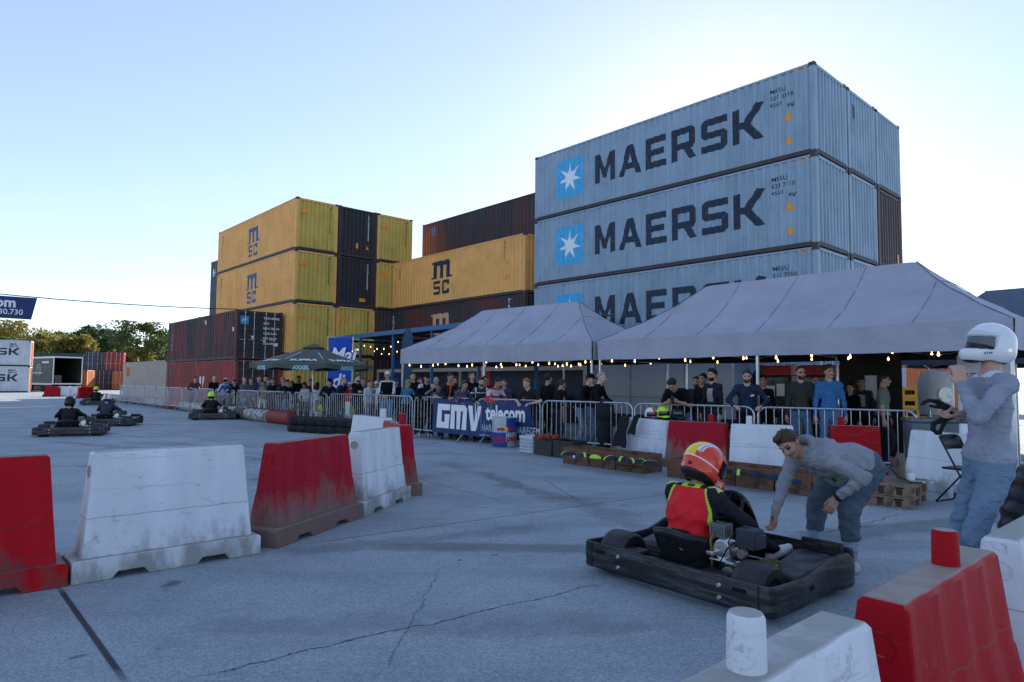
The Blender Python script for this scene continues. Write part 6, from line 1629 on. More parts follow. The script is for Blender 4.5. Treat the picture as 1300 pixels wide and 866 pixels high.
    # right and left pods, upright plate, pedals
    for sg in (-1, 1):
        mb = MB(); f = lambda x, y, z: (x, sg*y, z)
        mb.add([f(-.16, .44, .08), f(.44, .42, .08), f(.44, .76, .08), f(-.16, .74, .08), f(-.12, .47, .21), f(.40, .45, .275), f(.40, .72, .275), f(-.12, .70, .20)], [(0, 3, 2, 1), (4, 5, 6, 7), (0, 1, 5, 4), (1, 2, 6, 5), (2, 3, 7, 6), (3, 0, 4, 7)]); mb.build('side_pod', KP, o, bevel=.03, seg=3)
        mb = MB(); mb.box((.47, sg*.60, .24), (.03, .32, .22)); mb.build('pod_plate', KP, o, bevel=.012)
    mb = MB()
    for y in (-.14, .24): mb.tube([(.50, y, .07), (.54, y, .22), (.54, y+.08, .23)], .008, 6)
    mb.tube([(.30, -.34, .09), (.42, -.36, .17), (.5, -.33, .22)], .006, 6); mb.build('pedal', CHROME, o)
    mb = MB(); mb.box((-.52, .42, .215), (.14, .22, .04)); mb.build('rear_tray', KP, o, bevel=.012)
    # engine right of the seat
    ex, ey = -.24, -.36
    e = MB(); e.box((ex, ey, .17), (.22, .24, .14)); e.box((ex-.20, ey+.06, .20), (.16, .22, .015)); en = e.build('engine', ENGB, o, bevel=.012)
    e = MB()
    for k in range(7): e.box((ex+.02, ey-.135-.017*k, .235), (.15, .008, .13-.006*abs(k-3)))
    e.cyl((ex+.02, ey-.12, .235), (ex+.02, ey-.27, .235), .045, n=12); e.build('cylinder_fins', BRASS, en)
    e = MB(); e.lathe([(0, -.05), (.07, -.05), (.078, -.03), (.078, .05), (.06, .075), (0, .075)], (ex-.06, ey+.10, .33), 20, axis='X'); e.box((ex-.10, ey+.08, .26), (.10, .2, .015)); e.box((ex-.17, ey-.06, .14), (.03, .14, .10)); e.box((ex-.12, ey+.17, .30), (.08, .06, .03)); e.build('cooling_cover', ENGS, en, bevel=.006)
    e = MB(); e.box((ex+.02, ey-.05, .42), (.13, .15, .14)); e.box((ex+.02, ey-.135, .41), (.11, .03, .10)); e.cyl((ex+.02, ey-.02, .49), (ex+.02, ey-.02, .505), .018, n=10); e.build('air_filter', mat('filter_grey', (.035, .045, .055), .45), en, bevel=.014)
    e = MB(); e.box((ex-.02, ey+.16, .45), (.11, .13, .10))
    for k in range(6): e.box((ex-.08, ey+.115+.018*k, .45), (.008, .007, .085))
    for k in range(4): e.box((ex-.08, ey+.16, .418+.02*k), (.012, .11, .006))
    e.build('silencer', FINS, en, bevel=.006)
    e = MB(); e.tube([(ex-.09, ey+.18, .42), (ex-.11, ey+.19, .38), (ex-.12, ey+.17, .30), (ex-.12, ey+.17, .16)], .011, 6); e.build('exhaust_pipe', BRASS, en)
    e = MB(); e.tube([(ex-.10, ey+.0, .40), (ex-.16, ey+.02, .36), (ex-.17, ey+.07, .26), (ex-.16, ey+.10, .16)], .006, 6); e.tube([(ex-.06, ey+.02, .46), (ex-.13, ey+.03, .40), (ex-.15, ey-.02, .28)], .005, 6); e.build('cable', RUBBER, en)
    e = MB(); e.box((ex+.02, ey-.115, .20), (.13, .02, .15)); e.build('engine_cowl', ENGR, en, bevel=.006)
    e = MB(); e.lathe([(0, -.03), (.05, -.03), (.055, 0), (.05, .03), (0, .03)], (ex-.16, ey+.0, .19), 16, axis='X'); e.box((ex-.14, ey-.02, .255), (.05, .13, .012)); e.lathe([(0, -.02), (.035, -.02), (.035, .03), (0, .03)], (ex-.10, ey-.06, .33), 12, axis='X'); e.build('carburettor', FINS, en, bevel=.004)
    return o
KART = kart_proto()
# ---------------------------------------------------------------- posed people
def seat_pose(**kw):
    d = dict(hip=(-.10, -.24, .19), tilt=0, curve=12, head=(8, 0, 0), rh=(.08, .14, .56), lh=(-.20, .14, .56), re=(1, -.2, -.5), le=(-1, -.2, -.5), rf=(.10, .46, .19), lf=(-.30, .46, .19), knee_r=(.35, 0, 1), knee_l=(-.35, 0, 1), toe_r=(.05, .35, 1), toe_l=(-.05, .35, 1), solez=(0, .95, -.3), curl=1.0, rhz=(.6, .3, .7), lhz=(-.6, .3, .7), headfree=True)
    d.update(kw); return d
def P_hel(cols, fn): return dict(paint=lambda C: (fn(C), cols))
HY = mat('helmet_yellow', (.85, .62, .01), .22, coat=.6, var=.03); HO = mat('helmet_orange_red', (.72, .045, .010), .22, coat=.6, var=.05); HB = mat('helmet_black', (.012, .012, .014), .35); HW = mat('helmet_white', (.72, .73, .74), .25, coat=.5, var=.03); HG = mat('helmet_silver', (.45, .46, .47), .3, .4); HNEON = mat('helmet_neon', (.55, .9, .04), .35)
def hero_paint(C):
    x, y, z = C[:, 0], C[:, 1], C[:, 2]; mi = np.full(len(C), 1)
    d = z+.012+.22*(y+.02)
    mi[(d > 0) & (x < .045-.35*np.maximum(0, y-.02)) & (y < .085)] = 0
    mi[(np.abs(x-.062) < .016) & (z > .06)] = 3; mi[(np.abs(x-.066) < .006) & (z > .05)] = 4
    mi[(np.abs(d) < .004) & (y < .10)] = 3
    mi[(x > .085) & (np.abs(y-.05-.5*z) < .013) & (z > .015) & (z < .085)] = 4
    mi[(x > .07) & (np.abs(z+.075) < .016) & (y > .05) & (y < .11) & (np.sin(y*380) > -.2)] = 3
    mi[z < -.070-.16*(y+.1)] = 2
    mi[(np.abs(x+.035) < .014) & (np.abs(z+.045) < .010) & (y < -.08)] = 4
    mi[(np.abs(x-.030) < .014) & (np.abs(z+.035) < .011) & (y < -.08)] = 2
    return mi
NECK = mat('neck_white', (.55, .55, .55), .8)
def suit_accent(C, lab, J):
    """red bib over the chest and back, neon piping, grey shoulder patches"""
    T, sc = J['T'], J['sc']; q = (C-sc)@T; x, y, z = q[:, 0], q[:, 1], q[:, 2]; top = lab == 1
    half = .185-.06*np.clip((z+.12)/.18, 0, 1)
    bib = top & (np.abs(x) < half) & (z > -.40) & (z < .045)
    gap = (z < -.285) & (z > -.40) & (np.abs(x-.0) < .09*np.clip((-.255-z)/.06+.3, 0, 1)) & (y < 0)
    pip = top & (np.abs(np.abs(x)-half-.012) < .009) & (z > -.36) & (z < .05)
    coll = top & (z > .045) & (np.abs(x) < .085) & (y < .05)
    patch = top & (np.abs(x) > .150) & (np.abs(x) < .225) & (z > .012) & (y < .03) & (y > -.05)
    edge = top & (np.abs(x) > .137) & (np.abs(x) < .240) & (z > .004) & (y < .042) & (y > -.062)
    logo = coll & (np.abs(x) < .03) & (np.abs(z-.062) < .012)
    out = [(bib & ~gap, RB), (pip, NE), (edge, NE), (patch, GP), (coll, NE), (logo, GL)]
    for s, el, wr in J['hands']:
        d = np.linalg.norm(C-wr, axis=1); out.append((top & (d > .045) & (d < .062), NE)); out.append((top & (d > .075) & (d < .10), GP))
    return out
RB = mat('red_bib', (.72, .012, .02), .7, 0, .1, 8, .15, 60); NE = NEON; GP = mat('grey_patch', (.45, .48, .52), .6); GL = mat('dark_green_print', (.03, .10, .03), .6)
REDG = mat('red_glove', (.5, .02, .03), .6)

# foreground kart and driver
KB0, KB1 = at(741, 716, .05), at(981, 789, .05); KLAT = (KB1-KB0).normalized(); KD = Vector((-KLAT.y, KLAT.x, 0))
kc = (KB0+KB1)/2+KD*(KL/2); krz = math.atan2(KD.y, KD.x); kw = (KB1-KB0).length/KW; kc.z = 0
KART.location = kc; KART.rotation_euler = (0, 0, krz); KART.scale = (1, kw, 1); tag(KART, 'black racing kart in the foreground with the red bib driver', 'kart', 'racing karts')
shoesW = (.62, .62, .62)
person('kart driver in a red bib, black suit and yellow and orange helmet', kc, krz, seat_pose(hip=(-.10, -.26, .19), tilt=5, curve=14, head=(18, -10, 0), rh=(.09, .11, .52), lh=(-.23, .13, .60), rf=(.22, .42, .21), lf=(-.26, .42, .20), knee_r=(.22, 0, 1), curl=1.15, toe_r=(.3, .9, .35), toe_l=(-.1, .9, .4), solez=(0, .3, -.95)),
       top=(.018, .02, .027), bottom=(.012, .013, .017), helmet=dict(paint=lambda C: (hero_paint(C), [HY, HO, HB, HW, HG]), h=.0045), gloves=REDG, hv=.0065, hhand=.0045, folds=.0045, accent=suit_accent, shoes=shoesW, height=1.77, hs=1.17, bulk=1.34)
# hero 2: bending person
HOOD = mat('grey_hoodie', (.25, .265, .285), .9, 0, .2, 60, .3, 120); GPRINT = mat('green_print', (.12, .42, .05), .6)
def hood_accent(C, lab, J):
    T, sc = J['T'], J['sc']; q = (C-sc)@T; x, y, z = q[:, 0], q[:, 1], q[:, 2]; top = lab == 1
    pr = top & (y > .06) & (x < -.03) & (x > -.12) & (z < -.13) & (z > -.25); pr2 = pr & (np.abs(x+.055) < .02)
    return [(pr, mat('dark_print', (.03, .035, .04), .7)), (pr & (x < -.07), GPRINT)]
wl = Vector((2.72, 5.70, 0)); wy = math.atan2(-.22, -1)
wpose = dict(hip=(.0, -.27, .85), tilt=72, curve=10, roll=0, twist=-6, head=(0, 30, 6), headfree=True, rh=(.03, .59, .29), lh=(-.25, .13, .62), re=(.6, -.3, .4), le=(-.7, -.5, .3), rf=(.20, .02, .085), lf=(-.26, .0, .085), knee_r=(.2, 1, .2), knee_l=(-.15, 1, .2), toe_r=(.1, 1, 0), toe_l=(-.25, 1, 0), curl=.55, rhd=(.0, .15, -1), rhz=(.2, -.9, 0), lhd=(-.05, .55, -.8), lhz=(-.9, .2, .2))
wr_, wj = person('person in a grey hoodie and rolled jeans bending over the front of the kart', wl, wy, wpose, top=(.27, .285, .31), bottom=(.085, .115, .145), hair='brown', style='full', skin=1, bulk=1.58, female=True, hv=.009, hh=.0052, hhand=.0045, folds=.0045, cuffs=True, shoes=(.55, .54, .52), height=1.70, accent=hood_accent, armscale=1.14)
# hood lying on the neck
f = Field(); J = wj; up_ = np.array(J['Hm'][:, 2]); hc = J['hc']; Hm = J['Hm']
tilt = R(72); tu = np.array([0, math.sin(tilt), math.cos(tilt)])
base = hc-tu*.165
def circ(a): return np.array([.115*math.cos(a), 0, 0])+np.array([0, -math.cos(tilt), math.sin(tilt)])*(.095*math.sin(a))
for k in range(14):
    a, b = R(-50+20*k), R(-30+20*k); f.cone(base+circ(a)+tu*.01*math.sin(a), base+circ(b)+tu*.01*math.sin(b), .033, .033, 0, .03)
Ph, Fh = f.mesh(.009); np_mesh('hood', smooth_v(Ph, Fh, 2), Fh, np.zeros(len(Fh)), [cloth((.25, .265, .285))], wr_)
mb = MB()
for s, el, w_ in J['hands']:
    if s == 1:
        d = unit(w_-el); u = J['u']; mb.cyl((w_-d*.035)*u, (w_-d*.005)*u, .040, .038, 16)
if mb.v: mb.build('watch_band', RUBBER, wr_)
# hero 3: standing man with white helmet
def white_paint(C):
    x, y, z = C[:, 0], C[:, 1], C[:, 2]; mi = np.zeros(len(C), int)
    left = x < 0
    mi[left & ((y-.045)**2+(z+.012)**2 < .024**2)] = 2; mi[left & ((y-.045)**2+(z+.012)**2 < .024**2) & (np.abs(z+.012) < .006) & (np.abs(y-.045) < .014)] = 0
    mi[left & ((y+.075)**2+(z+.035)**2 < .017**2)] = 3
    for yy in (.075, .09): mi[left & ((y-yy)**2+(z-.045)**2 < .007**2)] = 1
    mi[left & (np.abs(y-.06) < .028) & (np.abs(z+.062+.2*(y-.06)) < .007) & (np.sin(y*520) > -.3)] = 1
    mi[z < -.118] = 1; mi[(y > .02) & (z > -.034) & (z < .058)] = 1
    return mi
HBL = mat('helmet_blue', (.02, .09, .32), .4)
def pale_accent(C, lab, J):
    T, sc = J['T'], J['sc']; q = (C-sc)@T; z = q[:, 2]; x = q[:, 0]; y = q[:, 1]
    return [((lab == 1) & (z > .040) & (np.abs(x) < .095), mat('collar_white', (.62, .64, .68), .8))]
ml = Vector((3.17, 4.42, 0)); my = math.atan2(.12, -1)
mpose = dict(tilt=-2, curve=-2, head=(-4, 0, 0), lh=(-.06, .17, 1.40), le=(-.55, .35, -.8), rh=(.20, .05, 1.20), re=(.5, -.8, -.3), lf=(-.09, .02, .085), rf=(.10, -.05, .085), lhd=(.15, .05, 1), lhz=(-.9, .2, .1), curl_l=.75, curl_r=1.1, rhz=(.2, .1, 1), rhd=(-.1, .8, .45))
mr, mj = person('man in a white full-face helmet, grey shirt and blue jeans, hand at his chin', ml, my, mpose, top=(.27, .30, .36), bottom=(.15, .225, .31), skin=0, helmet=dict(paint=lambda C: (white_paint(C), [HW, HB, HBL, CHROME]), h=.0045, visor=VISC), visor_up=.22, hv=.009, hhand=.0045, folds=.004, height=1.90, topz=1.965, bulk=.96, accent=pale_accent, shoes=(.3, .3, .3), hs=.85)
# the gloves he carries
u = mj['u']; wr2 = mj['hands'][0][2]
o = thing('leather_gloves', 'pair of black gloves held in the helmeted man\'s outstretched hand', 'gloves'); Mx = mr.matrix_basis
for k, (dx, dz, cu) in enumerate(((.0, .02, .5), (.03, -.03, .9))):
    P2, F2 = hand_template(cu, .0045); Hn = frame3(np.array([.15, .7, .5-.9*k]), np.array([0., -.3, 1.])); Q = (wr2+np.array([dx, .06, dz+.02]))*u+(P2*1.05)@Hn.T*u
    W = np.array([list(Mx @ Vector(v)) for v in Q]); np_mesh('glove', W, F2, np.zeros(len(F2)), [CLO], o)
cpos = W.mean(0)
# background karts with drivers
def bg_kart(klabel, plabel, px, py, heading, top, helm, visor_up=0, head=(8, 0, 0), s=1.0):
    p = at(px, py); rz = heading; k = copy_tree(KART); k.location = p; k.rotation_euler = (0, 0, rz); k['label'] = klabel; k.scale = (s, s*kw, s)
    person(plabel, p, rz, seat_pose(head=head), top=top, bottom=(.02, .02, .022), helmet=helm, gloves=HB, hv=.02, hhand=.008, height=1.75*s)
hp = lambda m, m2=HB, z0=-.07: dict(paint=lambda C: ((C[:, 2] < z0).astype(int), [m, m2]), h=.014)
hel_stripe = dict(paint=lambda C: (np.where(C[:, 2] < -.04, 1, np.where(np.abs(C[:, 0]) < .03, 2, 0)), [HW, mat('helmet_navy', (.03, .04, .12), .3), HO]), h=.014)
bg_kart('black kart nearest the left, driven by a driver in a black helmet', 'kart driver in black with a black helmet, nearest the left', 93, 552, R(116), (.02, .022, .026), hp(HB), s=1.0)
bg_kart('black kart just beyond the black helmet driver, its driver in a white helmet', 'kart driver with a white striped helmet and red sleeves', 141, 540, R(104), (.05, .055, .065), hel_stripe, s=1.0)
bg_kart('black kart alongside the roll barriers under the neon helmet driver', 'kart driver in black with a neon yellow helmet by the roll barriers', 271, 532, R(112), (.02, .02, .024), hp(HNEON, HB, -.05), s=1.02)
bg_kart('black kart farthest up the track near the far barriers', 'kart driver with a neon yellow helmet farthest up the track', 124, 514, R(118), (.02, .02, .024), hp(HNEON, HB, -.05), s=1.02)
# loose helmets and rucksack by the barriers
def loose_helmet(label, loc, rz, helm, s=1.0):
    o = thing('racing_helmet', label, 'helmet', loc, rz, 'helmets lying by the barriers')
    P2, F2, C2 = helmet_mesh(np.zeros(3), np.eye(3), .013, s); P2[:, 2] += .125*s; mi, hm = helm['paint'](C2); np_mesh('shell', P2, F2, mi, hm, o)
    V, Fv = visor_mesh(np.array([0, 0, .125*s]), np.eye(3), s); mb = MB(); mb.add([tuple(v) for v in V], Fv); mb.build('visor', VISD, o, smooth=60)
for lab, x, y, Y, hm_ in (('white helmet with red and black stripes on a box behind the white barrier', 827, 534, 13.7, hel_stripe), ('neon yellow helmet on a box behind the white barrier', 842, 533, 13.6, hp(HNEON)), ('black helmet on a box beside the neon yellow one', 861, 534, 13.45, hp(HB))):
    q = dep(x, y, Y); loose_helmet(lab, q, R(200), hm_, .95)
    mb = MB(); mb.box((0, 0, q.z/2-.001), (.36, .36, q.z-.002)); b = mb.build('helmet_box', BLACKP, bevel=.02); b.location = (q.x, q.y, 0); tag(b, 'black box standing under the '+lab.split(' on ')[0], 'box', 'boxes under the helmets')
q = dep(768, 510, 14.6); q.z = 0
mb = MB(); f = Field(); f.ell((0, 0, .95), (.2, .16, .22), 0); f.ell((0, -.05, .85), (.19, .15, .15), 0, k=.05); f.ell((0, 0, .5), (.17, .15, .5), 0, k=.05); Pb, Fb = f.mesh(.018)
Pb[:, 2] = np.maximum(Pb[:, 2], 0); o = np_mesh('black_sack', Pb, Fb, np.zeros(len(Fb)), [CLO]); o.location = (q.x, q.y, 0); tag(o, 'bulky black sack leaning behind the barrier next to the two men in black', 'sack')
q = dep(1296, 640, 5.6); f = Field(); f.ell((0, 0, .34), (.26, .24, .36), 0); f.ell((.05, .05, .62), (.2, .2, .25), 0, k=.1); Pb, Fb = f.mesh(.02); Pb[:, 2] = np.maximum(Pb[:, 2], 0)
Pb += vnormals(Pb, Fb)*(.012*np.sin(Pb[:, 2]*40+Pb[:, 0]*25))[:, None]*(Pb[:, 2] > .02)[:, None]
o = np_mesh('refuse_sack', Pb, Fb, np.zeros(len(Fb)), [mat('bin_liner', (.012, .012, .014), .35)]); o.location = (q.x+.12, q.y, 0); tag(o, 'black refuse sack behind the helmeted man at the right edge', 'sack')

# ---------------------------------------------------------------- spectators
def lean(dx=.0, tilt=14, **k):
    d = dict(tilt=tilt, curve=10, rh=(.17, .40, 1.06), lh=(-.17, .40, 1.06), re=(.8, -.5, -.3), le=(-.8, -.5, -.3), rhd=(-.5, .8, -.1), lhd=(.5, .8, -.1), rhz=(0, .2, 1), lhz=(0, .2, 1), rf=(.12, -.05, .085), lf=(-.12, .06, .085)); d.update(k); return d
def crossed(**k):
    d = dict(tilt=-2, curve=3, rh=(-.10, .24, 1.16), lh=(.08, .26, 1.20), re=(.9, -.2, -.5), le=(-.9, -.2, -.5), rhd=(-1, .1, .1), lhd=(1, .1, .1), rhz=(0, 1, .3), lhz=(0, 1, .3)); d.update(k); return d
def front(**k):
    d = dict(tilt=2, rh=(.05, .28, 1.02), lh=(-.06, .28, 1.03), re=(.9, -.5, -.3), le=(-.9, -.5, -.3), rhd=(-.7, .6, 0), lhd=(.7, .6, 0), rhz=(0, .6, .6), lhz=(0, .6, .6), curl=.7); d.update(k); return d
def phone(**k):
    d = dict(tilt=12, curve=14, head=(28, 0, 0), rh=(.07, .36, 1.12), lh=(-.07, .36, 1.12), re=(.9, -.3, -.5), le=(-.9, -.3, -.5), rhd=(-.5, .7, .2), lhd=(.5, .7, .2), rhz=(.6, .5, -.3), lhz=(-.6, .5, -.3), curl=.8); d.update(k); return d
def mouth(**k):
    d = dict(tilt=3, head=(6, 0, 0), rh=(.06, .22, 1.42), lh=(-.1, .26, 1.2), re=(.8, .1, -.7), le=(-.8, -.2, -.6), rhd=(-.2, -.1, 1), rhz=(.5, .8, 0), curl=.8); d.update(k); return d
def stand(**k):
    d = dict(tilt=-1, rh=(.25, .06, .82), lh=(-.25, .08, .82), curl=.5, rhz=(.9, .2, 0), lhz=(-.9, .2, 0)); d.update(k); return d
BK, NV, DG = (.006, .0065, .008), (.010, .016, .036), (.018, .021, .024)
JE, DJ, WH = (.08, .14, .24), (.025, .032, .05), (.55, .56, .58)
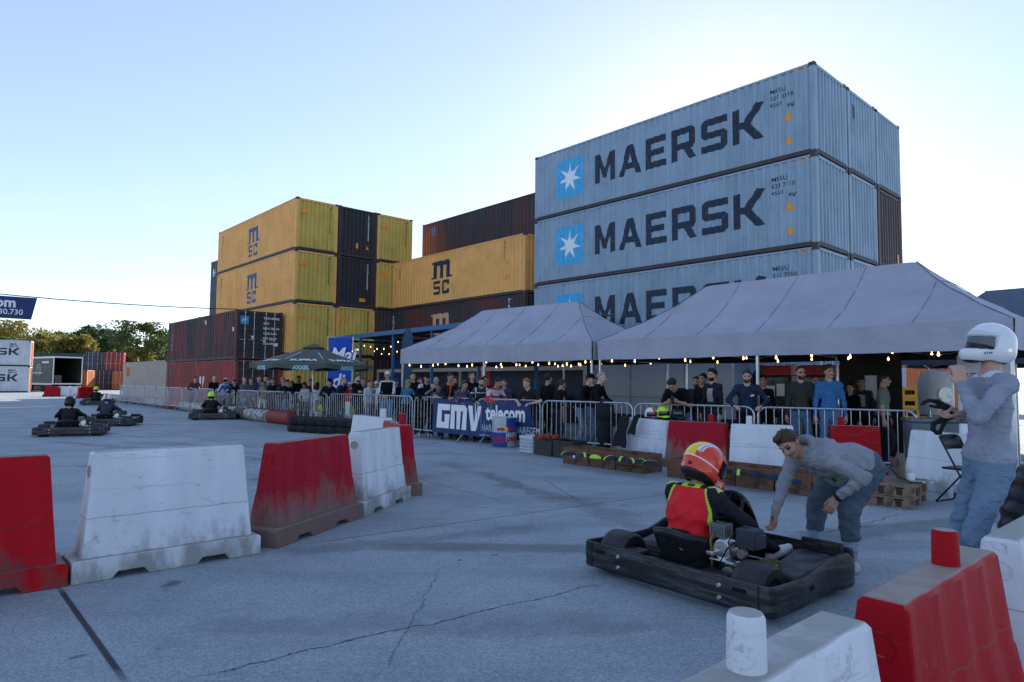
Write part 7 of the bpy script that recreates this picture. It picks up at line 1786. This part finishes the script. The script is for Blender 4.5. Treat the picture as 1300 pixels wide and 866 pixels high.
# (px, py of head top, metres behind the barrier, facing turn, pose, options, label)
CR_ = [
 (272, 477.5, .9, 20, stand(), dict(top=BK, bottom=DG, style='bald', skin=2), 'bald spectator in black at the left end of the crowd, before the red container'),
 (283, 480, .5, 30, lean(), dict(top=WH, bottom=DJ, hair='brown', cap=(.5, .52, .55)), 'spectator with a pale cap and white sleeves next to the bald one in black'),
 (290, 481.5, .4, -30, lean(), dict(top=(.03, .08, .25), bottom=DJ, hair='black', cap=BK), 'spectator in a blue jacket and dark cap leaning on the far barrier'),
 (297, 479, .8, 0, front(), dict(top=NV, bottom=BK, hair='brown', cap=(.2, .17, .13)), 'spectator in navy with a brown cap behind the blue jacket'),
 (302, 482, .5, -40, lean(), dict(top=BK, bottom=DJ, hair='black'), 'dark haired spectator in black left of the grey-green jacket'),
 (310, 480, .6, 40, crossed(), dict(top=(.11, .14, .13), bottom=JE, hair='grey', style='thin'), 'spectator in a grey-green jacket with thin grey hair'),
 (329, 477, 1.0, 20, stand(), dict(top=(.03, .05, .1), bottom=BK, hair='brown'), 'spectator in dark blue standing behind the beige jacket'),
 (335, 484, .4, -20, front(), dict(top=(.25, .22, .17), bottom=(.6, .6, .62), hair='brown', style='bun', female=True, skin=1), 'spectator in a beige jacket and white trousers'),
 (338, 475.5, 1.2, 10, stand(), dict(top=(.16, .16, .13), bottom=BK, hair='black', cap=BK), 'tall spectator with a black cap behind the beige jacket'),
 (347, 480, .7, -20, stand(), dict(top=BK, bottom=BK, hair='black'), 'spectator in black between the beige jacket and the raised arms'),
 (355, 482, .5, 50, lean(), dict(top=(.05, .07, .06), bottom=JE, hair='grey'), 'grey haired spectator leaning beside the raised arms'),
 (364, 482, .35, 40, mouth(), dict(top=NV, bottom=(.14, .2, .3), hair='brown', skin=2), 'spectator in navy with a hand raised to the mouth'),
 (371, 483.5, .9, 20, stand(), dict(top=WH, bottom=DJ, hair='black'), 'spectator in a white top half hidden left of the bearded man'),
 (379, 477, .7, 10, front(), dict(top=BK, bottom=DJ, hair='black', beard=True, skin=1), 'dark bearded spectator in black left of the parasol pole'),
 (388, 485.5, .4, -30, front(head=(20, 0, 0)), dict(top=WH, bottom=DJ, hair='black', style='long', female=True, skin=1), 'spectator with long black hair looking down, left of the parasol pole'),
 (403, 485.5, .8, 170, stand(), dict(top=(.6, .61, .63), bottom=BK, hair='black', style='long', female=True), 'spectator with long black hair and white top seen from behind, right of the parasol pole'),
 (415.5, 480.5, .35, 20, lean(), dict(top=NV, bottom=DJ, hair='black', cap=BK), 'spectator in navy with a black cap leaning beside the blond one'),
 (428.5, 479, .4, 60, lean(), dict(top=(.02, .028, .055), bottom=DJ, hair='blond', style='short', beard=True, skin=2), 'blond bearded spectator in navy leaning in profile'),
 (444, 485, 1.1, 0, stand(), dict(top=(.45, .03, .04), bottom=(.2, .3, .4), hair='grey', cap=(.6, .6, .6)), 'spectator in red with a white cap behind the barrier, left of the bald bearded man'),
 (453, 476, .5, 55, crossed(), dict(top=BK, bottom=DJ, style='thin', hair='brown', beard=True, skin=2, bulk=1.1), 'bald bearded man in a black jacket with folded arms'),
 (469, 482.5, .6, 40, stand(), dict(top=(.5, .52, .55), bottom=JE, hair='brown'), 'spectator in a white shirt right of the folded arms'),
 (478, 484, .9, -20, stand(), dict(top=(.12, .15, .14), bottom=DJ, hair='grey', cap=(.5, .55, .6)), 'spectator in green-grey with a pale cap left of the man in the gilet'),
 (492.5, 471.5, .5, -15, front(), dict(top=BK, bottom=(.13, .22, .33), hair='grey', cap=(.62, .63, .65), skin=0, bulk=1.08), 'man in a white cap and black gilet over white sleeves, hands together'),
 (515.5, 482, .45, 150, lean(tilt=6), dict(top=(.04, .16, .22), bottom=BK, hair='blond', style='bob', female=True), 'person in a teal jumper with shoulder-length hair turned away'),
 (524.5, 472.5, 1.0, 10, stand(), dict(top=BK, bottom=BK, hair='black', skin=0), 'tall dark haired spectator in black behind the teal jumper'),
 (540, 474.5, .4, 15, lean(tilt=8), dict(top=BK, bottom=BK, hair='black', cap=BK, skin=1, shoes=(.5, .5, .5)), 'man in a black cap and black jacket with pale shoulders left of the banner'),
 (568.5, 473.5, .5, 25, lean(tilt=8), dict(top=(.02, .022, .026), bottom=BK, hair='black', skin=1), 'man in black with an orange collar at the left end of the banner'),
 (584, 483, .35, 30, lean(tilt=18), dict(top=(.07, .05, .09), bottom=DJ, hair='brown', style='full', female=True, skin=1), 'spectator in a dark patterned top leaning low over the banner'),
 (599, 471.5, .9, 20, stand(), dict(top=BK, bottom=BK, hair='brown', style='bob', female=True), 'tall spectator with bobbed hair standing second row behind the banner'),
 (609.5, 479, .45, 10, lean(tilt=12), dict(top=(.03, .035, .05), bottom=BK, hair='brown', style='full', beard=True), 'bearded spectator in a dark striped jacket above the banner'),
 (624.5, 480, .35, 35, lean(tilt=16, head=(8, 10, 0)), dict(top=WH, bottom=DJ, hair='black', skin=1), 'man in a white jacket with red stripes leaning on the banner'),
 (677, 480.5, .25, -30, lean(tilt=22, head=(4, 0, 0)), dict(top=(.022, .02, .02), bottom=DJ, hair='ginger', short=True, skin=2), 'ginger man in a dark t-shirt leaning on the right end of the banner'),
 (696, 474.5, .9, 140, stand(), dict(top=BK, bottom=BK, hair='black', skin=1), 'dark haired man in black behind the dark hoodie'),
 (705.5, 481.5, .5, 130, lean(tilt=12), dict(top=BK, bottom=DJ, hair='brown', skin=1), 'man in a dark hoodie with white print turned to the right'),
 (738, 474.5, .55, 60, lean(tilt=14), dict(top=BK, bottom=(.16, .22, .28), hair='black', cap=BK, skin=0), 'man in a black cap and black jumper with ripped pale jeans'),
 (753, 472.5, .35, 70, lean(tilt=10), dict(top=BK, bottom=(.09, .13, .18), hair='grey', style='thin', skin=2, bulk=1.1), 'man with short grey hair in a black jumper leaning on the barrier in profile'),
 (866, 480.5, .3, -25, phone(tilt=26, curve=16), dict(top=BK, bottom=JE, hair='black', style='full', short=True, skin=1, bulk=1.12), 'heavy man in a black t-shirt leaning over his phone'),
 (892.5, 474, .9, -35, stand(), dict(top=BK, bottom=DJ, hair='black', skin=1), 'dark haired man in black standing behind the man with the phone'),
 (904.5, 468.5, .75, -40, stand(), dict(top=(.02, .022, .026), bottom=DJ, hair='black', beard=True, style='full'), 'bearded man in a black jacket with a white printed shirt'),
 (948, 469.5, .35, 0, lean(tilt=8, rh=(.22, .38, 1.06), lh=(-.24, .36, 1.06)), dict(top=(.018, .03, .06), bottom=BK, hair='brown', beard=True, bulk=1.12), 'man in a navy hoodie resting both hands on the barrier'),
 (968, 476, 1.2, 10, stand(), dict(top=BK, bottom=BK, hair='black', skin=1), 'dark figure in black behind the navy hoodie'),
 (1016, 465, .75, 0, stand(head=(0, 20, 0)), dict(top=(.035, .042, .035), bottom=JE, hair='brown', style='thin', beard=True, glasses=True), 'man with glasses in a dark green jumper behind the right barrier'),
 (1035, 476, 1.4, 10, stand(), dict(top=BK, bottom=BK, hair='brown'), 'dark figure in black between the green and the blue jumper'),
 (1052, 463, .7, 10, stand(head=(0, 15, 0)), dict(top=(.045, .16, .36), bottom=(.10, .19, .33), hair='brown', style='full', skin=0), 'young man in a bright blue jumper and jeans'),
 (1080, 486, 2.2, -30, stand(), dict(top=BK, bottom=BK, hair='black', style='bob', female=True), 'figure in black with bobbed hair under the long tent'),
 (1093, 479, 2.5, 0, stand(), dict(top=(.025, .03, .035), bottom=BK, hair='brown', skin=1), 'man in an open dark jacket under the long tent'),
 (1119.5, 475, 1.6, 80, stand(tilt=2), dict(top=(.19, .23, .19), bottom=DG, hair='brown', short=True, bulk=1.06), 'man in a pale green polo shirt in profile under the long tent'),
 (247, 478.5, .6, 10, lean(), dict(top=(.10, .05, .05), bottom=DJ, hair='brown', skin=2), 'spectator in dark red alone at the far left of the crowd'),
 (319, 480, .9, 0, stand(), dict(top=(.06, .06, .055), bottom=BK, hair='brown'), 'spectator in grey-brown between the grey-green jacket and the dark blue one'),
 (342, 481, .6, 30, crossed(), dict(top=(.10, .09, .07), bottom=DJ, hair='brown', beard=True), 'bearded spectator in khaki with folded arms behind the beige jacket'),
 (359, 478.5, 1.1, -10, stand(), dict(top=(.03, .035, .04), bottom=BK, hair='grey'), 'grey haired spectator in charcoal in the second row behind the raised hand'),
 (395, 481, 1.3, 10, stand(), dict(top=(.15, .04, .04), bottom=BK, hair='brown'), 'spectator in dark red behind the parasol pole'),
 (421, 483, 1.3, 0, stand(), dict(top=(.25, .25, .26), bottom=BK, hair='black'), 'spectator in pale grey second row behind the navy cap wearer'),
 (436, 481, 1.2, -30, stand(), dict(top=BK, bottom=DJ, hair='black', style='bob', female=True), 'dark haired spectator with a bob second row right of the blond one'),
 (461, 479.5, 1.2, 20, stand(), dict(top=(.05, .07, .12), bottom=BK, hair='brown'), 'spectator in slate blue behind the folded arms of the bald bearded man'),
 (486, 482, 1.1, 20, stand(), dict(top=(.30, .31, .33), bottom=DJ, hair='brown', style='full'), 'spectator in light grey just left of the white-capped man in the gilet'),
 (503, 481, 1.3, -20, stand(), dict(top=BK, bottom=BK, hair='black', cap=(.03, .05, .14)), 'spectator in black with a blue cap behind the teal jumper'),
 (533, 479, 1.4, 20, stand(), dict(top=(.35, .05, .04), bottom=BK, hair='brown'), 'spectator in red second row left of the black-capped man'),
 (554, 479, .8, -10, mouth(), dict(top=(.16, .17, .19), bottom=BK, hair='grey', style='thin'), 'grey haired spectator raising a hand left of the orange collar'),
 (577, 478.5, 1.0, 10, stand(), dict(top=(.04, .08, .06), bottom=BK, hair='brown'), 'spectator in dark green second row right of the orange collar'),
 (616, 477, 1.0, 10, stand(), dict(top=BK, bottom=BK, hair='black', skin=1), 'dark haired spectator in black second row left of the white and red jacket'),
 (640, 481, 1.1, -20, stand(), dict(top=(.05, .06, .10), bottom=BK, hair='brown'), 'spectator in dark blue second row right of the white and red jacket'),
 (884, 478, 1.3, -10, stand(), dict(top=(.03, .03, .03), bottom=BK, hair='brown', beard=True), 'bearded figure in black far behind the man with the phone'),
]
def acc_band(kind):
    WJ, RJ, OR = mat('jacket_white', (.6, .61, .63), .8), mat('jacket_red', (.55, .03, .04), .8), mat('collar_orange', (.65, .13, .03), .8)
    def fn(C, lab, J):
        q = (C-J['sc'])@J['T']; x, y, z = q.T; top = lab == 1
        if kind == 'redwhite': return [(top & (np.abs(z+.13) < .035), RJ), (top & (np.abs(x) > .2) & (np.abs(z+.16) < .05), RJ), (top & (z > .04), RJ)]
        if kind == 'stripes': return [(top & (np.abs(np.abs(x)-.15) < .018), WJ), (top & (np.abs(z+.05) < .012), WJ)]
        if kind == 'gilet': return [(top & (np.abs(x) > .185), WJ), (top & (z > .045), WJ)]
        if kind == 'shoulder': return [(top & (z > -.03) & (np.abs(x) > .10), mat('pale_shoulder', (.4, .42, .44), .8))]
        if kind == 'orange': return [(top & (z > .03) & (np.abs(x) < .1), OR), (top & (np.abs(x) < .02) & (y > 0), OR)]
        if kind == 'print': return [(top & (np.abs(x) < .07) & (y > .05) & (z < -.03) & (z > -.3), mat('grey_print', (.3, .31, .32), .8))]
        if kind == 'chest': return [(top & (np.abs(x+.09) < .035) & (np.abs(z+.11) < .012) & (y > 0), WJ)]
        if kind == 'pattern': return [(top & (np.sin(C[:, 0]*60)*np.sin(C[:, 2]*55+C[:, 1]*40) > .45), mat('pattern_pale', (.3, .28, .3), .8))]
    return fn
ACC = {'red stripes': 'redwhite', 'dark striped': 'stripes', 'gilet': 'gilet', 'pale shoulders': 'shoulder', 'orange collar': 'orange', 'white printed shirt': 'print', 'navy hoodie': 'chest', 'white print turned': 'chest', 'patterned': 'pattern', 'open dark jacket': 'print'}
for i, (x, yt, off, turn, pose, opt, lab) in enumerate(CR_):
    b = onfence(x); Y = b.y+off; p = dep(x, yt, Y); face = math.atan2(-p.y, -p.x)+R(turn)
    if 'lean' in lab or abs(turn) < 60 and 'rhd' in pose: pass
    for k_, a_ in ACC.items():
        if k_ in lab: opt = dict(opt, accent=acc_band(a_))
    tgt = p.z
    root, j = person(lab, (p.x, p.y, 0), face, pose, topz=tgt, group=None, **opt)
    if 'leaning over his phone' in lab:
        mbx = MB(); mbx.box((0, .44*j['u'], 1.17*j['u']), (.075, .012, .14)); ph = mbx.build('mobile_phone', DARK, bevel=.004); ph.matrix_world = root.matrix_basis.copy(); tag(ph, 'dark mobile phone held by the heavy man in the black t-shirt', 'phone')
# extra objects between the crowd and the barriers on the left: white chairs and hi-vis bags
for x, lab, m in ((410, 'neon yellow bag on a chair behind the tyre row, left one', NEON), (450, 'neon yellow bag on a chair behind the barrier, right one', NEON)):
    b = onfence(x); q = dep(x, 515, b.y+.45)
    o = thing('garden_chair', f"white plastic chair behind the barrier under the {'left' if x < 430 else 'right'} neon bag", 'chair', (q.x, q.y, 0), R(30+x), 'white chairs behind the barrier')
    WP = mat('white_chair_plastic', (.6, .61, .62), .45); mb = MB(); mb.box((0, 0, .44), (.44, .44, .03)); mb.build('seat', WP, o, bevel=.01); mb = MB(); mb.box((0, .22, .66), (.42, .03, .40)); mb.build('backrest', WP, o, bevel=.01)
    for sx in (-.19, .19):
        for sy in (-.19, .19): mb = MB(); mb.cyl((sx, sy, 0), (sx*.95, sy*.95, .425), .018, n=6); mb.build('leg', WP, o)
    f = Field(); f.ell((0, 0, .15), (.19, .13, .14), 0); f.ell((.08, 0, .2), (.08, .08, .1), 0, k=.06); Pb, Fb = f.mesh(.02); Pb[:, 2] = np.maximum(0, Pb[:, 2]); bo = np_mesh('neon_bag', Pb, Fb, np.zeros(len(Fb)), [m]); bo.location = (q.x, q.y, .456); tag(bo, lab, 'bag', 'neon bags on the white chairs')
bpy.context.view_layer.update()
